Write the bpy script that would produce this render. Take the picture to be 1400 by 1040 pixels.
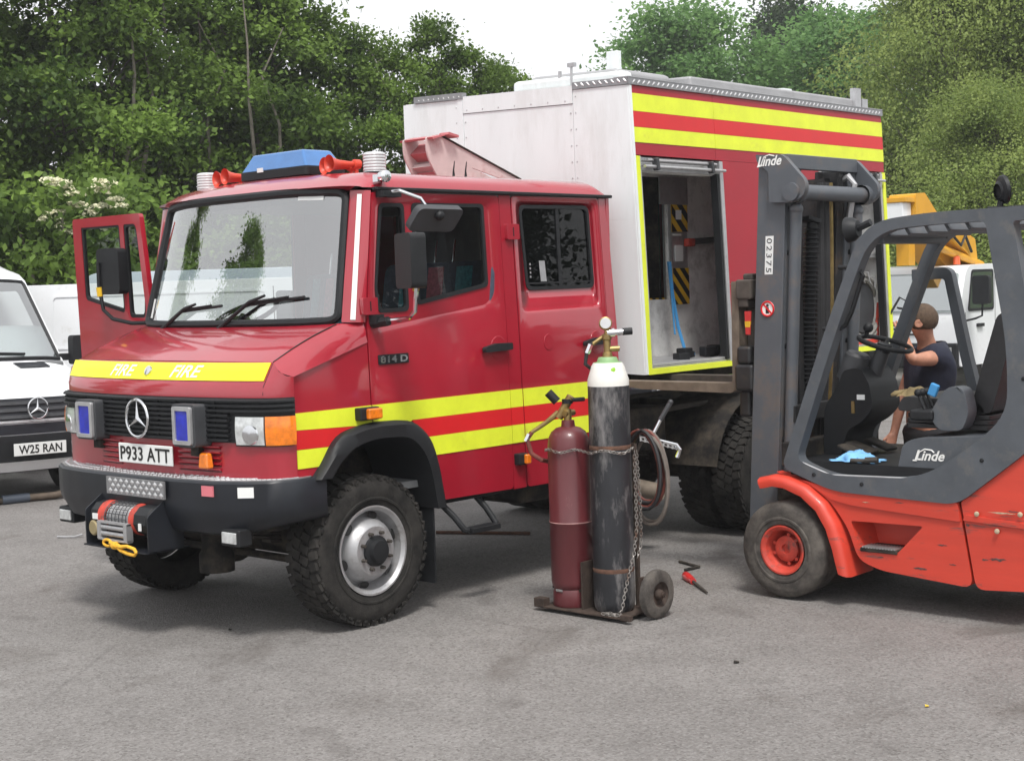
import bpy, bmesh, math, random
import numpy as np
from mathutils import Vector, Matrix
from mathutils.geometry import delaunay_2d_cdt

for o in list(bpy.data.objects): bpy.data.objects.remove(o)
S = bpy.context.scene
COL = S.collection
PI = math.pi
rnd = random.Random(7)

# ---------------------------------------------------------------- camera, sky, sun, exposure
cd = bpy.data.cameras.new('camera'); cam = bpy.data.objects.new('camera', cd); COL.objects.link(cam)
cd.sensor_width = 36; cd.lens = 36*2037.75/1400; cd.clip_start = .1; cd.clip_end = 600
cam.matrix_world = Matrix(((.67058, .06887, -.73863, -5.4633), (-.74109, .01746, -.67118, -6.0909), (-.03333, .99747, .06275, 1.854), (0, 0, 0, 1)))
S.camera = cam
W = bpy.data.worlds.new('World'); S.world = W; W.use_nodes = True
nt = W.node_tree; nt.nodes.clear()
SUN_EL, SUN_AZ = math.radians(60), math.radians(232)      # azimuth of the sun measured from +X towards +Y
sky = nt.nodes.new('ShaderNodeTexSky'); sky.sky_type = 'NISHITA'; sky.sun_disc = False
sky.sun_elevation = SUN_EL; sky.sun_rotation = PI/2-SUN_AZ; sky.dust_density = 4; sky.air_density = 1
hs = nt.nodes.new('ShaderNodeHueSaturation'); hs.inputs['Saturation'].default_value = .22
mx = nt.nodes.new('ShaderNodeMix'); mx.data_type = 'RGBA'; mx.inputs[0].default_value = .62
mx.inputs[7].default_value = (10.4, 10.5, 10.7, 1)         # even cloud layer over the clear sky
bg = nt.nodes.new('ShaderNodeBackground'); bg.inputs[1].default_value = .105
wo = nt.nodes.new('ShaderNodeOutputWorld')
nt.links.new(sky.outputs[0], hs.inputs['Color']); nt.links.new(hs.outputs[0], mx.inputs[6])
nt.links.new(mx.outputs[2], bg.inputs[0]); nt.links.new(bg.outputs[0], wo.inputs[0])
sl = bpy.data.lights.new('sun', 'SUN'); sl.energy = 2.3; sl.angle = math.radians(12); sl.color = (1, .97, .92)
so = bpy.data.objects.new('sun', sl); COL.objects.link(so)
sd = Vector((math.cos(SUN_EL)*math.cos(SUN_AZ), math.cos(SUN_EL)*math.sin(SUN_AZ), math.sin(SUN_EL)))
so.location = sd*60; so.rotation_euler = sd.to_track_quat('Z', 'Y').to_euler()
S.view_settings.view_transform = 'Standard'; S.view_settings.look = 'None'
S.view_settings.exposure = 0.45; S.view_settings.gamma = 1
S.render.engine = 'CYCLES'; S.cycles.use_denoising = True
S.cycles.max_bounces = 8; S.cycles.transparent_max_bounces = 16

# ---------------------------------------------------------------- materials
def srgb(r, g, b):
    f = lambda c: (c/255/12.92) if c/255 <= .04045 else ((c/255+.055)/1.055)**2.4
    return (f(r), f(g), f(b))
def M(name, col, rough=.5, metal=0, var=.0, vs=6, bump=0, bs=120, coat=0, spec=.5, dirt=None, dirt_s=5, dirt_t=.62, dirt_w=.12, stretch=(1, 1, 1)):
    m = bpy.data.materials.new(name); m.use_nodes = True
    N = m.node_tree.nodes; L = m.node_tree.links; b = N['Principled BSDF']
    b.inputs['Roughness'].default_value = rough; b.inputs['Metallic'].default_value = metal
    b.inputs['Coat IOR'].default_value = 1.65; b.inputs['Coat Weight'].default_value = coat; b.inputs['Coat Roughness'].default_value = .06
    b.inputs['Specular IOR Level'].default_value = spec
    c = (*col, 1); b.inputs['Base Color'].default_value = c
    if not (var or bump or dirt): return m
    tc = N.new('ShaderNodeTexCoord'); mp = N.new('ShaderNodeMapping'); mp.inputs['Scale'].default_value = stretch
    L.new(tc.outputs['Object'], mp.inputs['Vector'])
    out = None
    if var:
        n = N.new('ShaderNodeTexNoise'); n.inputs['Scale'].default_value = vs; n.inputs['Detail'].default_value = 6; n.inputs['Roughness'].default_value = .65
        L.new(mp.outputs[0], n.inputs['Vector'])
        r = N.new('ShaderNodeMapRange'); r.inputs[1].default_value = .3; r.inputs[2].default_value = .7
        L.new(n.outputs['Fac'], r.inputs[0])
        x = N.new('ShaderNodeMix'); x.data_type = 'RGBA'
        x.inputs[6].default_value = (*[k*(1-var) for k in col], 1); x.inputs[7].default_value = (*[min(1, k*(1+var)) for k in col], 1)
        L.new(r.outputs[0], x.inputs[0]); out = x.outputs[2]
        rr = N.new('ShaderNodeMapRange'); rr.inputs[3].default_value = max(0.02, rough-.12*var-.02); rr.inputs[4].default_value = min(1, rough+.25*var+.03)
        L.new(n.outputs['Fac'], rr.inputs[0]); L.new(rr.outputs[0], b.inputs['Roughness'])
    if dirt:
        n = N.new('ShaderNodeTexNoise'); n.inputs['Scale'].default_value = dirt_s; n.inputs['Detail'].default_value = 9; n.inputs['Roughness'].default_value = .72
        L.new(mp.outputs[0], n.inputs['Vector'])
        r = N.new('ShaderNodeMapRange'); r.inputs[1].default_value = dirt_t-dirt_w/2; r.inputs[2].default_value = dirt_t+dirt_w/2
        L.new(n.outputs['Fac'], r.inputs[0])
        x = N.new('ShaderNodeMix'); x.data_type = 'RGBA'; x.inputs[6].default_value = c; x.inputs[7].default_value = (*dirt, 1)
        if out: L.new(out, x.inputs[6])
        L.new(r.outputs[0], x.inputs[0]); out = x.outputs[2]
    if out: L.new(out, b.inputs['Base Color'])
    if bump:
        n = N.new('ShaderNodeTexNoise'); n.inputs['Scale'].default_value = bs; n.inputs['Detail'].default_value = 4
        L.new(tc.outputs['Object'], n.inputs['Vector'])
        bu = N.new('ShaderNodeBump'); bu.inputs['Strength'].default_value = bump; bu.inputs['Distance'].default_value = .01
        L.new(n.outputs['Fac'], bu.inputs['Height']); L.new(bu.outputs[0], b.inputs['Normal'])
    return m
def glass(name, tint, refl=1.5, boost=0.0, rough=0.0):
    m = bpy.data.materials.new(name); m.use_nodes = True
    N = m.node_tree.nodes; L = m.node_tree.links; N.remove(N['Principled BSDF'])
    t = N.new('ShaderNodeBsdfTransparent'); t.inputs[0].default_value = (*tint, 1)
    g = N.new('ShaderNodeBsdfGlossy'); g.inputs['Roughness'].default_value = rough; g.inputs[0].default_value = (1, 1, 1, 1)
    f = N.new('ShaderNodeFresnel'); f.inputs[0].default_value = refl
    a = N.new('ShaderNodeMath'); a.operation = 'ADD'; a.use_clamp = True; a.inputs[1].default_value = boost
    x = N.new('ShaderNodeMixShader')
    L.new(f.outputs[0], a.inputs[0]); L.new(a.outputs[0], x.inputs[0]); L.new(t.outputs[0], x.inputs[1]); L.new(g.outputs[0], x.inputs[2])
    L.new(x.outputs[0], N['Material Output'].inputs[0]); return m
def leafmat(name, dark, light, trans=.35):
    m = bpy.data.materials.new(name); m.use_nodes = True
    N = m.node_tree.nodes; L = m.node_tree.links; N.remove(N['Principled BSDF'])
    g = N.new('ShaderNodeNewGeometry'); tc = N.new('ShaderNodeTexCoord')
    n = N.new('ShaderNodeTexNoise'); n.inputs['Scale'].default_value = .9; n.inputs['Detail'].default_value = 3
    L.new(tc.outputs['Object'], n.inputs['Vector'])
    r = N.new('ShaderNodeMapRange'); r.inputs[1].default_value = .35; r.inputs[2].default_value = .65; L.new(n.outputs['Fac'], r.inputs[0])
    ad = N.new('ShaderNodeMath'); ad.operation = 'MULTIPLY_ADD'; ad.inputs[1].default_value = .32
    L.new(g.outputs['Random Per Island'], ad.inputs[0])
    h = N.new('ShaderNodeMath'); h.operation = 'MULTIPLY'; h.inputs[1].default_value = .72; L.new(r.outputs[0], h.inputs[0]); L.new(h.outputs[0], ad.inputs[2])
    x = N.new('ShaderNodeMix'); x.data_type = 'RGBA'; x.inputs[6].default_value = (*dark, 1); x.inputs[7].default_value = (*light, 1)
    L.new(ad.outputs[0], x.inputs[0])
    d = N.new('ShaderNodeBsdfPrincipled'); d.inputs['Roughness'].default_value = .55; d.inputs['Specular IOR Level'].default_value = .25
    t = N.new('ShaderNodeBsdfTranslucent'); mxs = N.new('ShaderNodeMixShader'); mxs.inputs[0].default_value = trans
    L.new(x.outputs[2], d.inputs['Base Color']); L.new(x.outputs[2], t.inputs[0])
    L.new(d.outputs[0], mxs.inputs[1]); L.new(t.outputs[0], mxs.inputs[2]); L.new(mxs.outputs[0], N['Material Output'].inputs[0])
    return m

RED = M('fire_red_paint', (.345, .006, .021), .34, var=.10, vs=2.5, coat=1, dirt=(.34, .04, .04), dirt_s=3, dirt_t=.72, dirt_w=.1, bump=.02, bs=9)
REDPOD = M('pod_red_paint', (.34, .009, .022), .42, var=.08, vs=3, coat=.1, spec=.35, dirt=(.25, .04, .045), dirt_s=5, dirt_t=.7)
REDST = M('red_reflective_film', (.62, .012, .016), .42, var=.05, vs=5)
YEL = M('yellow_reflective_film', (.72, .80, .035), .45, var=.08, vs=6, bump=.05, bs=500, dirt=(.55, .58, .06), dirt_s=4, dirt_t=.68, dirt_w=.2)
YELF = M('yellow_bonnet_film', (.78, .74, .02), .4, var=.05, vs=5)
WHITE = M('white_lettering', (.8, .8, .78), .5)
FADED = M('faded_lettering', (.64, .05, .055), .5, var=.3, vs=30)
VANW = M('white_van_paint', (.82, .84, .86), .3, var=.04, vs=2, coat=.5, dirt=(.6, .6, .58), dirt_s=4, dirt_t=.68, dirt_w=.2)
BLK = M('black_plastic', (.013, .014, .016), .5, spec=.32, var=.25, vs=9, bump=.05, bs=300)
BLKP = M('black_bumper_paint', (.012, .014, .019), .40, var=.25, vs=5, spec=.45, dirt=(.05, .05, .05), dirt_s=8, dirt_t=.70, dirt_w=.1)
DARKGREY = M('dark_grey_plastic', (.045, .047, .052), .5, var=.2, vs=8)
RUB = M('tyre_rubber', (.014, .0135, .013), .85, spec=.25, var=.35, vs=10, bump=.25, bs=70, dirt=(.048, .044, .04), dirt_s=5, dirt_t=.56, dirt_w=.35)
RUBO = M('worn_tyre_rubber', (.055, .048, .043), .85, var=.35, vs=12, bump=.35, bs=45, dirt=(.13, .115, .10), dirt_s=6, dirt_t=.56, dirt_w=.3)
STEEL = M('silver_wheel_paint', (.42, .42, .43), .38, .55, var=.14, vs=9, dirt=(.16, .14, .12), dirt_s=7, dirt_t=.64, dirt_w=.25)
CHROME = M('chrome', (.75, .76, .78), .12, 1)
ALU = M('aluminium', (.50, .50, .51), .42, .7, var=.12, vs=14, dirt=(.3, .29, .28), dirt_s=8, dirt_t=.66)
ALUP = M('grey_aluminium_panel', (.76, .76, .745), .5, 0, var=.1, vs=4, dirt=(.25, .24, .22), dirt_s=5, dirt_t=.62, dirt_w=.3)
TREADP = M('chequer_plate', (.62, .62, .63), .35, .6, var=.15, vs=20)
TREADD = M('chequer_plate_base', (.30, .30, .31), .42, .6, var=.15, vs=20)
PODW = M('pod_white_panel', (.76, .80, .81), .45, var=.04, vs=2, dirt=(.60, .62, .61), dirt_s=2.5, dirt_t=.63, dirt_w=.3, stretch=(1, 1.6, .4), bump=.01, bs=5)
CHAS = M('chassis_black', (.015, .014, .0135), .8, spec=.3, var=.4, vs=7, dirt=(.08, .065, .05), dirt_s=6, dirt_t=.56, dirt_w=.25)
SPRING = M('spring_steel', (.06, .052, .045), .7, .2, var=.4, vs=9)
EXH = M('exhaust_steel', (.20, .165, .13), .6, .4, var=.3, vs=12)
INT = M('cab_interior_grey', (.15, .155, .16), .7, var=.15, vs=6)
SEAT = M('seat_fabric', (.05, .06, .09), .9, var=.3, vs=30)
SEATB = M('seat_blue_stripe', (.05, .20, .24), .9, var=.4, vs=40)
SEATR = M('seat_red_stripe', (.34, .07, .10), .9, var=.4, vs=40)
LENSB = M('blue_lens', (.010, .022, .42), .10, coat=.6, var=.3, vs=14)
LENSBAR = M('blue_lightbar_lens', (.05, .17, .42), .14, coat=.5, var=.12, vs=5)
LENSO = M('orange_lens', (.80, .20, .008), .16, coat=.6, var=.25, vs=25)
LENSW = M('clear_lamp_lens', (.62, .64, .64), .08, .35, coat=.8, var=.35, vs=16)
LENSC = M('clear_beacon_lens', (.55, .56, .57), .25, .1, coat=.5, var=.1, vs=12)
HORN = M('red_horn_plastic', (.62, .06, .03), .4, var=.12, vs=9)
GLS = glass('windscreen_glass', (.64, .70, .69), 1.62, .30)
GLD = glass('side_glass', (.72, .77, .75), 1.5, .0)
GLT = glass('tinted_glass', (.25, .28, .29), 1.38, .0)
GLV = M('dark_vehicle_glass', (.03, .038, .04), .04, spec=.9, coat=1)
FLK = M('forklift_grey_paint', (.078, .087, .100), .48, var=.16, vs=5, dirt=(.13, .125, .12), dirt_s=7, dirt_t=.63, dirt_w=.2, bump=.03, bs=150)
MAST = M('mast_grey_paint', (.085, .094, .108), .45, var=.12, vs=4, dirt=(.15, .11, .085), dirt_s=4, dirt_t=.64, dirt_w=.25)
MASTD = M('greasy_mast_steel', (.024, .024, .026), .5, .2, var=.4, vs=6, dirt=(.07, .05, .035), dirt_s=6, dirt_t=.6)
FRED = M('forklift_red_paint', (.58, .050, .027), .46, var=.14, vs=2.2, coat=.12, dirt=(.20, .06, .05), dirt_s=5.5, dirt_t=.615, dirt_w=.06, stretch=(1, .28, 2.2))
FREDR = M('forklift_rim_red', (.50, .05, .03), .6, var=.3, vs=12, dirt=(.15, .06, .05), dirt_s=10, dirt_t=.58)
FORK = M('fork_steel', (.17, .135, .105), .7, .25, var=.35, vs=8, bump=.1, bs=60)
CARR = M('carriage_steel', (.07, .058, .05), .75, .2, var=.4, vs=9, bump=.1, bs=70)
SEATV = M('black_vinyl', (.02, .02, .022), .42, var=.3, vs=8, bump=.08, bs=40)
MAROON = M('maroon_cylinder_paint', (.105, .018, .022), .42, var=.18, vs=5, coat=.2, dirt=(.21, .09, .085), dirt_s=7, dirt_t=.68, dirt_w=.12, stretch=(1, 1, .45))
OXY = M('scuffed_black_paint', (.020, .021, .025), .45, var=.35, vs=9, dirt=(.20, .19, .19), dirt_s=5.5, dirt_t=.555, dirt_w=.14, stretch=(1, 1, .28), bump=.06, bs=50)
OXYW = M('white_cylinder_paint', (.74, .73, .69), .5, var=.06, vs=8, dirt=(.45, .42, .38), dirt_s=14, dirt_t=.70, dirt_w=.1)
GREENC = M('pale_green_collar', (.24, .40, .19), .5, var=.1, vs=15)
BRASS = M('brass', (.36, .26, .11), .4, .85, var=.25, vs=20)
RUST = M('rusty_steel', (.115, .058, .038), .85, var=.4, vs=18, bump=.15, bs=90)
RUSTD = M('dark_rusty_steel', (.055, .038, .030), .8, .2, var=.5, vs=14)
CHAIN = M('chain_steel', (.34, .32, .30), .45, .8, var=.3, vs=40, dirt=(.2, .1, .06), dirt_s=12, dirt_t=.6)
HOSER = M('red_hose', (.15, .038, .028), .6, var=.3, vs=10)
HOSEK = M('black_hose', (.022, .022, .024), .55, var=.3, vs=10)
HOSEG = M('grey_brown_hose', (.13, .11, .095), .65, var=.3, vs=8)
CLOTH = M('blue_cloth', (.20, .46, .78), .9, var=.2, vs=14, bump=.2, bs=60)
TAN = M('tan_leather', (.42, .32, .16), .8, var=.3, vs=12)
SKIN = M('skin', (.46, .22, .145), .5, var=.22, vs=18, bump=.05, bs=120)
HAIR = M('short_brown_hair', (.085, .054, .034), .8, var=.4, vs=60, bump=.5, bs=160)
NAVY = M('navy_shirt', (.014, .017, .035), .85, var=.3, vs=9, bump=.9, bs=11)
TROU = M('dark_trousers', (.012, .012, .015), .85, var=.3, vs=12)
AMBER = M('crane_yellow_paint', (.66, .33, .02), .45, var=.12, vs=2, dirt=(.3, .16, .05), dirt_s=3, dirt_t=.66)
BARK = M('bark', (.15, .135, .11), .9, var=.4, vs=8, bump=.4, bs=30)
BLOS = M('cream_blossom', (.68, .66, .46), .8, var=.12, vs=20)
HOOK = M('yellow_rope', (.75, .40, .03), .7, var=.25, vs=40, bump=.2, bs=150)
PINK = M('faded_red_label', (.62, .17, .20), .55, var=.1)
PLATEW = M('number_plate_white', (.76, .77, .76), .35)
PLATEK = M('number_plate_black', (.01, .01, .01), .5)
GREYROOF = M('grey_roof_fitting', (.34, .34, .35), .55, .2, var=.1, vs=6)
HAZY = M('hazard_yellow', (.70, .42, .02), .55, var=.15, vs=20)
BSTRAP = M('blue_strap', (.05, .26, .55), .7)
TIMB = M('grey_timber', (.27, .21, .15), .8, var=.3, vs=9, bump=.3, bs=60, stretch=(8, 1, 8))
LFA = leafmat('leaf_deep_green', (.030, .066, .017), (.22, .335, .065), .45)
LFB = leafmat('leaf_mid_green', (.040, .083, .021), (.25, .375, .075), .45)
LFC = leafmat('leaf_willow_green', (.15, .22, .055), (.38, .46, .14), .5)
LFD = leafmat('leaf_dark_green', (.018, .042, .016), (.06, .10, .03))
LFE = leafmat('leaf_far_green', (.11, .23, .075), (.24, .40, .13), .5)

# ---------------------------------------------------------------- mesh helpers
def off(p):
    v = Vector((0, 0, 0))
    while p is not None: v += p.location; p = p.parent
    return v
class MB:
    def __init__(s): s.v = []; s.f = []
    def add(s, vs, fs):
        b = len(s.v); s.v += [tuple(p) for p in vs]; s.f += [tuple(i+b for i in f) for f in fs]; return s
    def box(s, lo, hi):
        x0, y0, z0 = lo; x1, y1, z1 = hi
        return s.add([(x0, y0, z0), (x1, y0, z0), (x1, y1, z0), (x0, y1, z0), (x0, y0, z1), (x1, y0, z1), (x1, y1, z1), (x0, y1, z1)],
              [(0, 3, 2, 1), (4, 5, 6, 7), (0, 1, 5, 4), (1, 2, 6, 5), (2, 3, 7, 6), (3, 0, 4, 7)])
    def obox(s, c, size, xd=(1, 0, 0), yd=(0, 1, 0), taper=1.0):
        x = Vector(xd).normalized(); y = Vector(yd).normalized(); z = x.cross(y).normalized(); y = z.cross(x); c = Vector(c)
        a, b, d = [k/2 for k in size]; P = []
        for k, t in ((-1, 1.0), (1, taper)):
            for i, j in ((-1, -1), (1, -1), (1, 1), (-1, 1)): P.append(c+x*a*i*t+y*b*j*t+z*d*k)
        return s.add(P, [(0, 3, 2, 1), (4, 5, 6, 7), (0, 1, 5, 4), (1, 2, 6, 5), (2, 3, 7, 6), (3, 0, 4, 7)])
    def lathe(s, prof, c, ax, n=32, cap=False):
        c = Vector(c); ax = Vector(ax).normalized(); u = ax.orthogonal().normalized(); w = ax.cross(u); m = len(prof); P = []
        for h, r in prof:
            for k in range(n):
                a = 2*PI*k/n; P.append(c+ax*h+(u*math.cos(a)+w*math.sin(a))*r)
        F = [(i*n+k, i*n+(k+1) % n, (i+1)*n+(k+1) % n, (i+1)*n+k) for i in range(m-1) for k in range(n)]
        if cap: F += [tuple(range(n))[::-1], tuple((m-1)*n+k for k in range(n))]
        return s.add(P, F)
    def cyl(s, a, b, r0, r1=None, n=16):
        a = Vector(a); b = Vector(b); d = b-a
        return s.lathe([(0, r0), (d.length, r0 if r1 is None else r1)], a, d, n, True)
    def ball(s, c, r, n=14, sc=(1, 1, 1)):
        P = [(-math.cos(PI*i/8)*r, max(1e-4, math.sin(PI*i/8)*r)) for i in range(9)]
        b = len(s.v); s.lathe(P, (0, 0, 0), (0, 0, 1), n, True)
        for i in range(b, len(s.v)): x = s.v[i]; s.v[i] = (c[0]+x[0]*sc[0], c[1]+x[1]*sc[1], c[2]+x[2]*sc[2])
        return s
    def tube(s, pts, r, n=8, closed=False, flat=None):
        pts = [Vector(p) for p in pts]; m = len(pts); rr = r if isinstance(r, (list, tuple)) else [r]*m; P = []
        t0 = None; u = None
        for i in range(m):
            if closed: t = pts[(i+1) % m]-pts[i-1]
            else: t = pts[min(i+1, m-1)]-pts[max(i-1, 0)]
            t = t.normalized() if t.length > 1e-9 else Vector((0, 0, 1))
            if u is None: u = t.orthogonal().normalized()
            else:
                u = (u-t*u.dot(t)); u = u.normalized() if u.length > 1e-6 else t.orthogonal().normalized()
            w = t.cross(u)
            for k in range(n):
                a = 2*PI*k/n; P.append(pts[i]+(u*math.cos(a)+w*math.sin(a))*rr[i])
        R = m if closed else m-1
        F = [(i*n+k, i*n+(k+1) % n, ((i+1) % m)*n+(k+1) % n, ((i+1) % m)*n+k) for i in range(R) for k in range(n)]
        if not closed: F += [tuple(range(n))[::-1], tuple((m-1)*n+k for k in range(n))]
        return s.add(P, F)
    def grid(s, fn, us, vs, closed=False):
        n = len(us); P = [fn(u, v) for v in vs for u in us]
        return s.add(P, [(j*n+i, j*n+i+1, (j+1)*n+i+1, (j+1)*n+i) for j in range(len(vs)-1) for i in range(n-1)])
    def slab(s, fn, us, vs, t):
        n = len(us); m = len(vs)
        s.grid(lambda u, v: fn(u, v, 0), us, vs); b = len(s.v); s.grid(lambda u, v: fn(u, v, t), us, vs)
        a = b-n*m
        for i in range(n-1):
            s.f += [(a+i, b+i, b+i+1, a+i+1), (a+(m-1)*n+i, a+(m-1)*n+i+1, b+(m-1)*n+i+1, b+(m-1)*n+i)]
        for j in range(m-1):
            s.f += [(a+j*n, a+(j+1)*n, b+(j+1)*n, b+j*n), (a+j*n+n-1, b+j*n+n-1, b+(j+1)*n+n-1, a+(j+1)*n+n-1)]
        return s
    def panel(s, outer, holes, f, d0, d1):
        tv, tf = fill2d(outer, holes)
        n = len(tv)
        s.add([f(u, v, d0) for u, v in tv]+[f(u, v, d1) for u, v in tv], [t for t in tf]+[(a+n, c+n, b+n) for a, b, c in tf])
        for lp in [outer]+list(holes):
            k = len(lp)
            s.add([f(u, v, d0) for u, v in lp]+[f(u, v, d1) for u, v in lp], [(i, (i+1) % k, (i+1) % k+k, i+k) for i in range(k)])
        return s
    def prism(s, poly, ax, a, b, holes=()):
        f = {'x': lambda u, v, d: (d, u, v), 'y': lambda u, v, d: (u, d, v), 'z': lambda u, v, d: (u, v, d)}[ax]
        return s.panel(poly, holes, f, a, b)
    def sheet(s, poly, f, d=0):
        tv, tf = fill2d(poly, []); return s.add([f(u, v, d) for u, v in tv], tf)
    def strip(s, A, B, fa, fb):
        k = len(A); return s.add([fa(p) for p in A]+[fb(p) for p in B], [(i, (i+1) % k, (i+1) % k+k, i+k) for i in range(k)])
    def mirror(s, yc):
        s.v = [(x, 2*yc-y, z) for x, y, z in s.v]; return s
    def build(s, name, mat, parent=None, bevel=0, sharp=38, seg=2, label=None, flat=False, kind=None):
        me = bpy.data.meshes.new(name); o = off(parent)
        me.from_pydata([(x-o.x, y-o.y, z-o.z) for x, y, z in s.v], [], s.f)
        bm = bmesh.new(); bm.from_mesh(me); bmesh.ops.remove_doubles(bm, verts=bm.verts, dist=1e-5)
        bmesh.ops.recalc_face_normals(bm, faces=bm.faces); bm.to_mesh(me); bm.free()
        me.materials.append(mat)
        if not flat:
            me.polygons.foreach_set('use_smooth', [True]*len(me.polygons))
            if not bevel: me.set_sharp_from_angle(angle=math.radians(sharp))
        ob = bpy.data.objects.new(name, me); COL.objects.link(ob)
        if parent is not None: ob.parent = parent
        if bevel:
            md = ob.modifiers.new('bevel', 'BEVEL'); md.width = bevel; md.segments = seg; md.limit_method = 'ANGLE'; md.angle_limit = math.radians(40); md.harden_normals = True
        if label: ob['label'] = label
        if kind: ob['kind'] = kind
        return ob
def inpoly(p, poly):
    x, y = p; c = False; n = len(poly)
    for i in range(n):
        x1, y1 = poly[i]; x2, y2 = poly[i-1]
        if (y1 > y) != (y2 > y) and x < (x2-x1)*(y-y1)/(y2-y1)+x1: c = not c
    return c
def fill2d(outer, holes):
    V = []; E = []
    for lp in [outer]+list(holes):
        b = len(V); k = len(lp); V += [Vector(p) for p in lp]; E += [(b+i, b+(i+1) % k) for i in range(k)]
    vs, es, fs, *_ = delaunay_2d_cdt(V, E, [], 0, 1e-7)
    T = []
    for f in fs:
        c = sum((vs[i] for i in f), Vector((0, 0)))/len(f)
        if inpoly(c, outer) and not any(inpoly(c, h) for h in holes): T.append(tuple(f))
    return [tuple(v) for v in vs], T
def rpoly(pts, r=.03, n=4):
    k = len(pts); out = []; rs = r if isinstance(r, (list, tuple)) else [r]*k
    for i in range(k):
        p = Vector(pts[i]); a = Vector(pts[i-1])-p; b = Vector(pts[(i+1) % k])-p
        q = min(rs[i], a.length*.48, b.length*.48)
        if q < 1e-5: out.append(tuple(p)); continue
        A = p+a.normalized()*q; B = p+b.normalized()*q
        for j in range(n+1):
            t = j/n; out.append(tuple(A*(1-t)**2+p*2*t*(1-t)+B*t*t))
    return out
def inset(pts, d):
    k = len(pts); ar = sum(pts[i-1][0]*pts[i][1]-pts[i][0]*pts[i-1][1] for i in range(k)); sg = 1 if ar > 0 else -1; out = []
    for i in range(k):
        p = Vector(pts[i]); a = (p-Vector(pts[i-1])).normalized(); b = (Vector(pts[(i+1) % k])-p).normalized()
        na = Vector((-a.y, a.x))*sg; nb = Vector((-b.y, b.x))*sg; m = na+nb
        out.append(tuple(p+m*(d/max(.3, 1+na.dot(nb)))))
    return out
def lin(a, b, n): return [a+(b-a)*i/(n-1) for i in range(n)]
def lerp(a, b, t): return a+(b-a)*t
def thing(name, label, cat, loc=(0, 0, 0), group=None):
    o = bpy.data.objects.new(name, None); COL.objects.link(o); o.location = loc; o.empty_display_size = .2
    return tag(o, label, cat, group)
def tag(o, label, cat, group=None):
    o['label'] = label; o['category'] = cat
    if group: o['group'] = group
    return o
def pivot(name, parent, loc=(0, 0, 0)):
    o = bpy.data.objects.new(name, None); COL.objects.link(o); o.parent = parent; o.location = Vector(loc)-off(parent); o.empty_display_size = .1; return o
def copy_tree(o, parent=None):
    c = o.copy(); COL.objects.link(c); c.parent = parent
    for ch in o.children: copy_tree(ch, c)
    return c
_fonts = {}
def text(body, W_, H_, c, xd, yd, mat, parent, name='lettering', shear=0, depth=.003, spacing=1.0, bold=0):
    cu = bpy.data.curves.new('t', 'FONT'); cu.body = body; cu.shear = shear; cu.space_character = spacing; cu.offset = bold; cu.resolution_u = 3
    to = bpy.data.objects.new('t', cu); COL.objects.link(to)
    dg = bpy.context.evaluated_depsgraph_get(); me = bpy.data.meshes.new_from_object(to.evaluated_get(dg))
    bpy.data.objects.remove(to); bpy.data.curves.remove(cu)
    xs = [v.co.x for v in me.vertices]; ys = [v.co.y for v in me.vertices]
    x0, x1, y0, y1 = min(xs), max(xs), min(ys), max(ys)
    X = Vector(xd).normalized(); Y = Vector(yd).normalized(); Z = X.cross(Y); c = Vector(c); b = MB()
    P = [c+X*((v.co.x-x0)/(x1-x0)-.5)*W_+Y*((v.co.y-y0)/(y1-y0)-.5)*H_ for v in me.vertices]
    F = [tuple(p.vertices) for p in me.polygons]; n = len(P)
    b.add([p+Z*depth for p in P]+P, F)
    cnt = {}
    for f in F:
        for i in range(len(f)):
            e = (f[i], f[(i+1) % len(f)]); cnt[tuple(sorted(e))] = cnt.get(tuple(sorted(e)), 0)+1
    b.f += [(a, d, d+n, a+n) for (a, d), k in cnt.items() if k == 1]
    bpy.data.meshes.remove(me)
    return b.build(name, mat, parent, flat=True)
def star_badge(parent, c, r, xd, yd, mat, name='star_badge'):
    X = Vector(xd).normalized(); Y = Vector(yd).normalized(); Z = X.cross(Y).normalized(); c = Vector(c); b = MB()
    b.tube([c+(X*math.cos(2*PI*k/40)+Y*math.sin(2*PI*k/40))*r for k in range(40)], r*.085, 8, True)
    for k in range(3):
        a = PI/2+k*2*PI/3; d = X*math.cos(a)+Y*math.sin(a); w = Z.cross(d); q = r*.14
        b.add([c+d*r, c+w*q+d*r*.08, c-w*q+d*r*.08, c+Z*r*.10, c-d*.02*r], [(0, 1, 3), (0, 3, 2), (1, 4, 3), (4, 2, 3)])
    return b.build(name, mat, parent, sharp=20)
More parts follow.
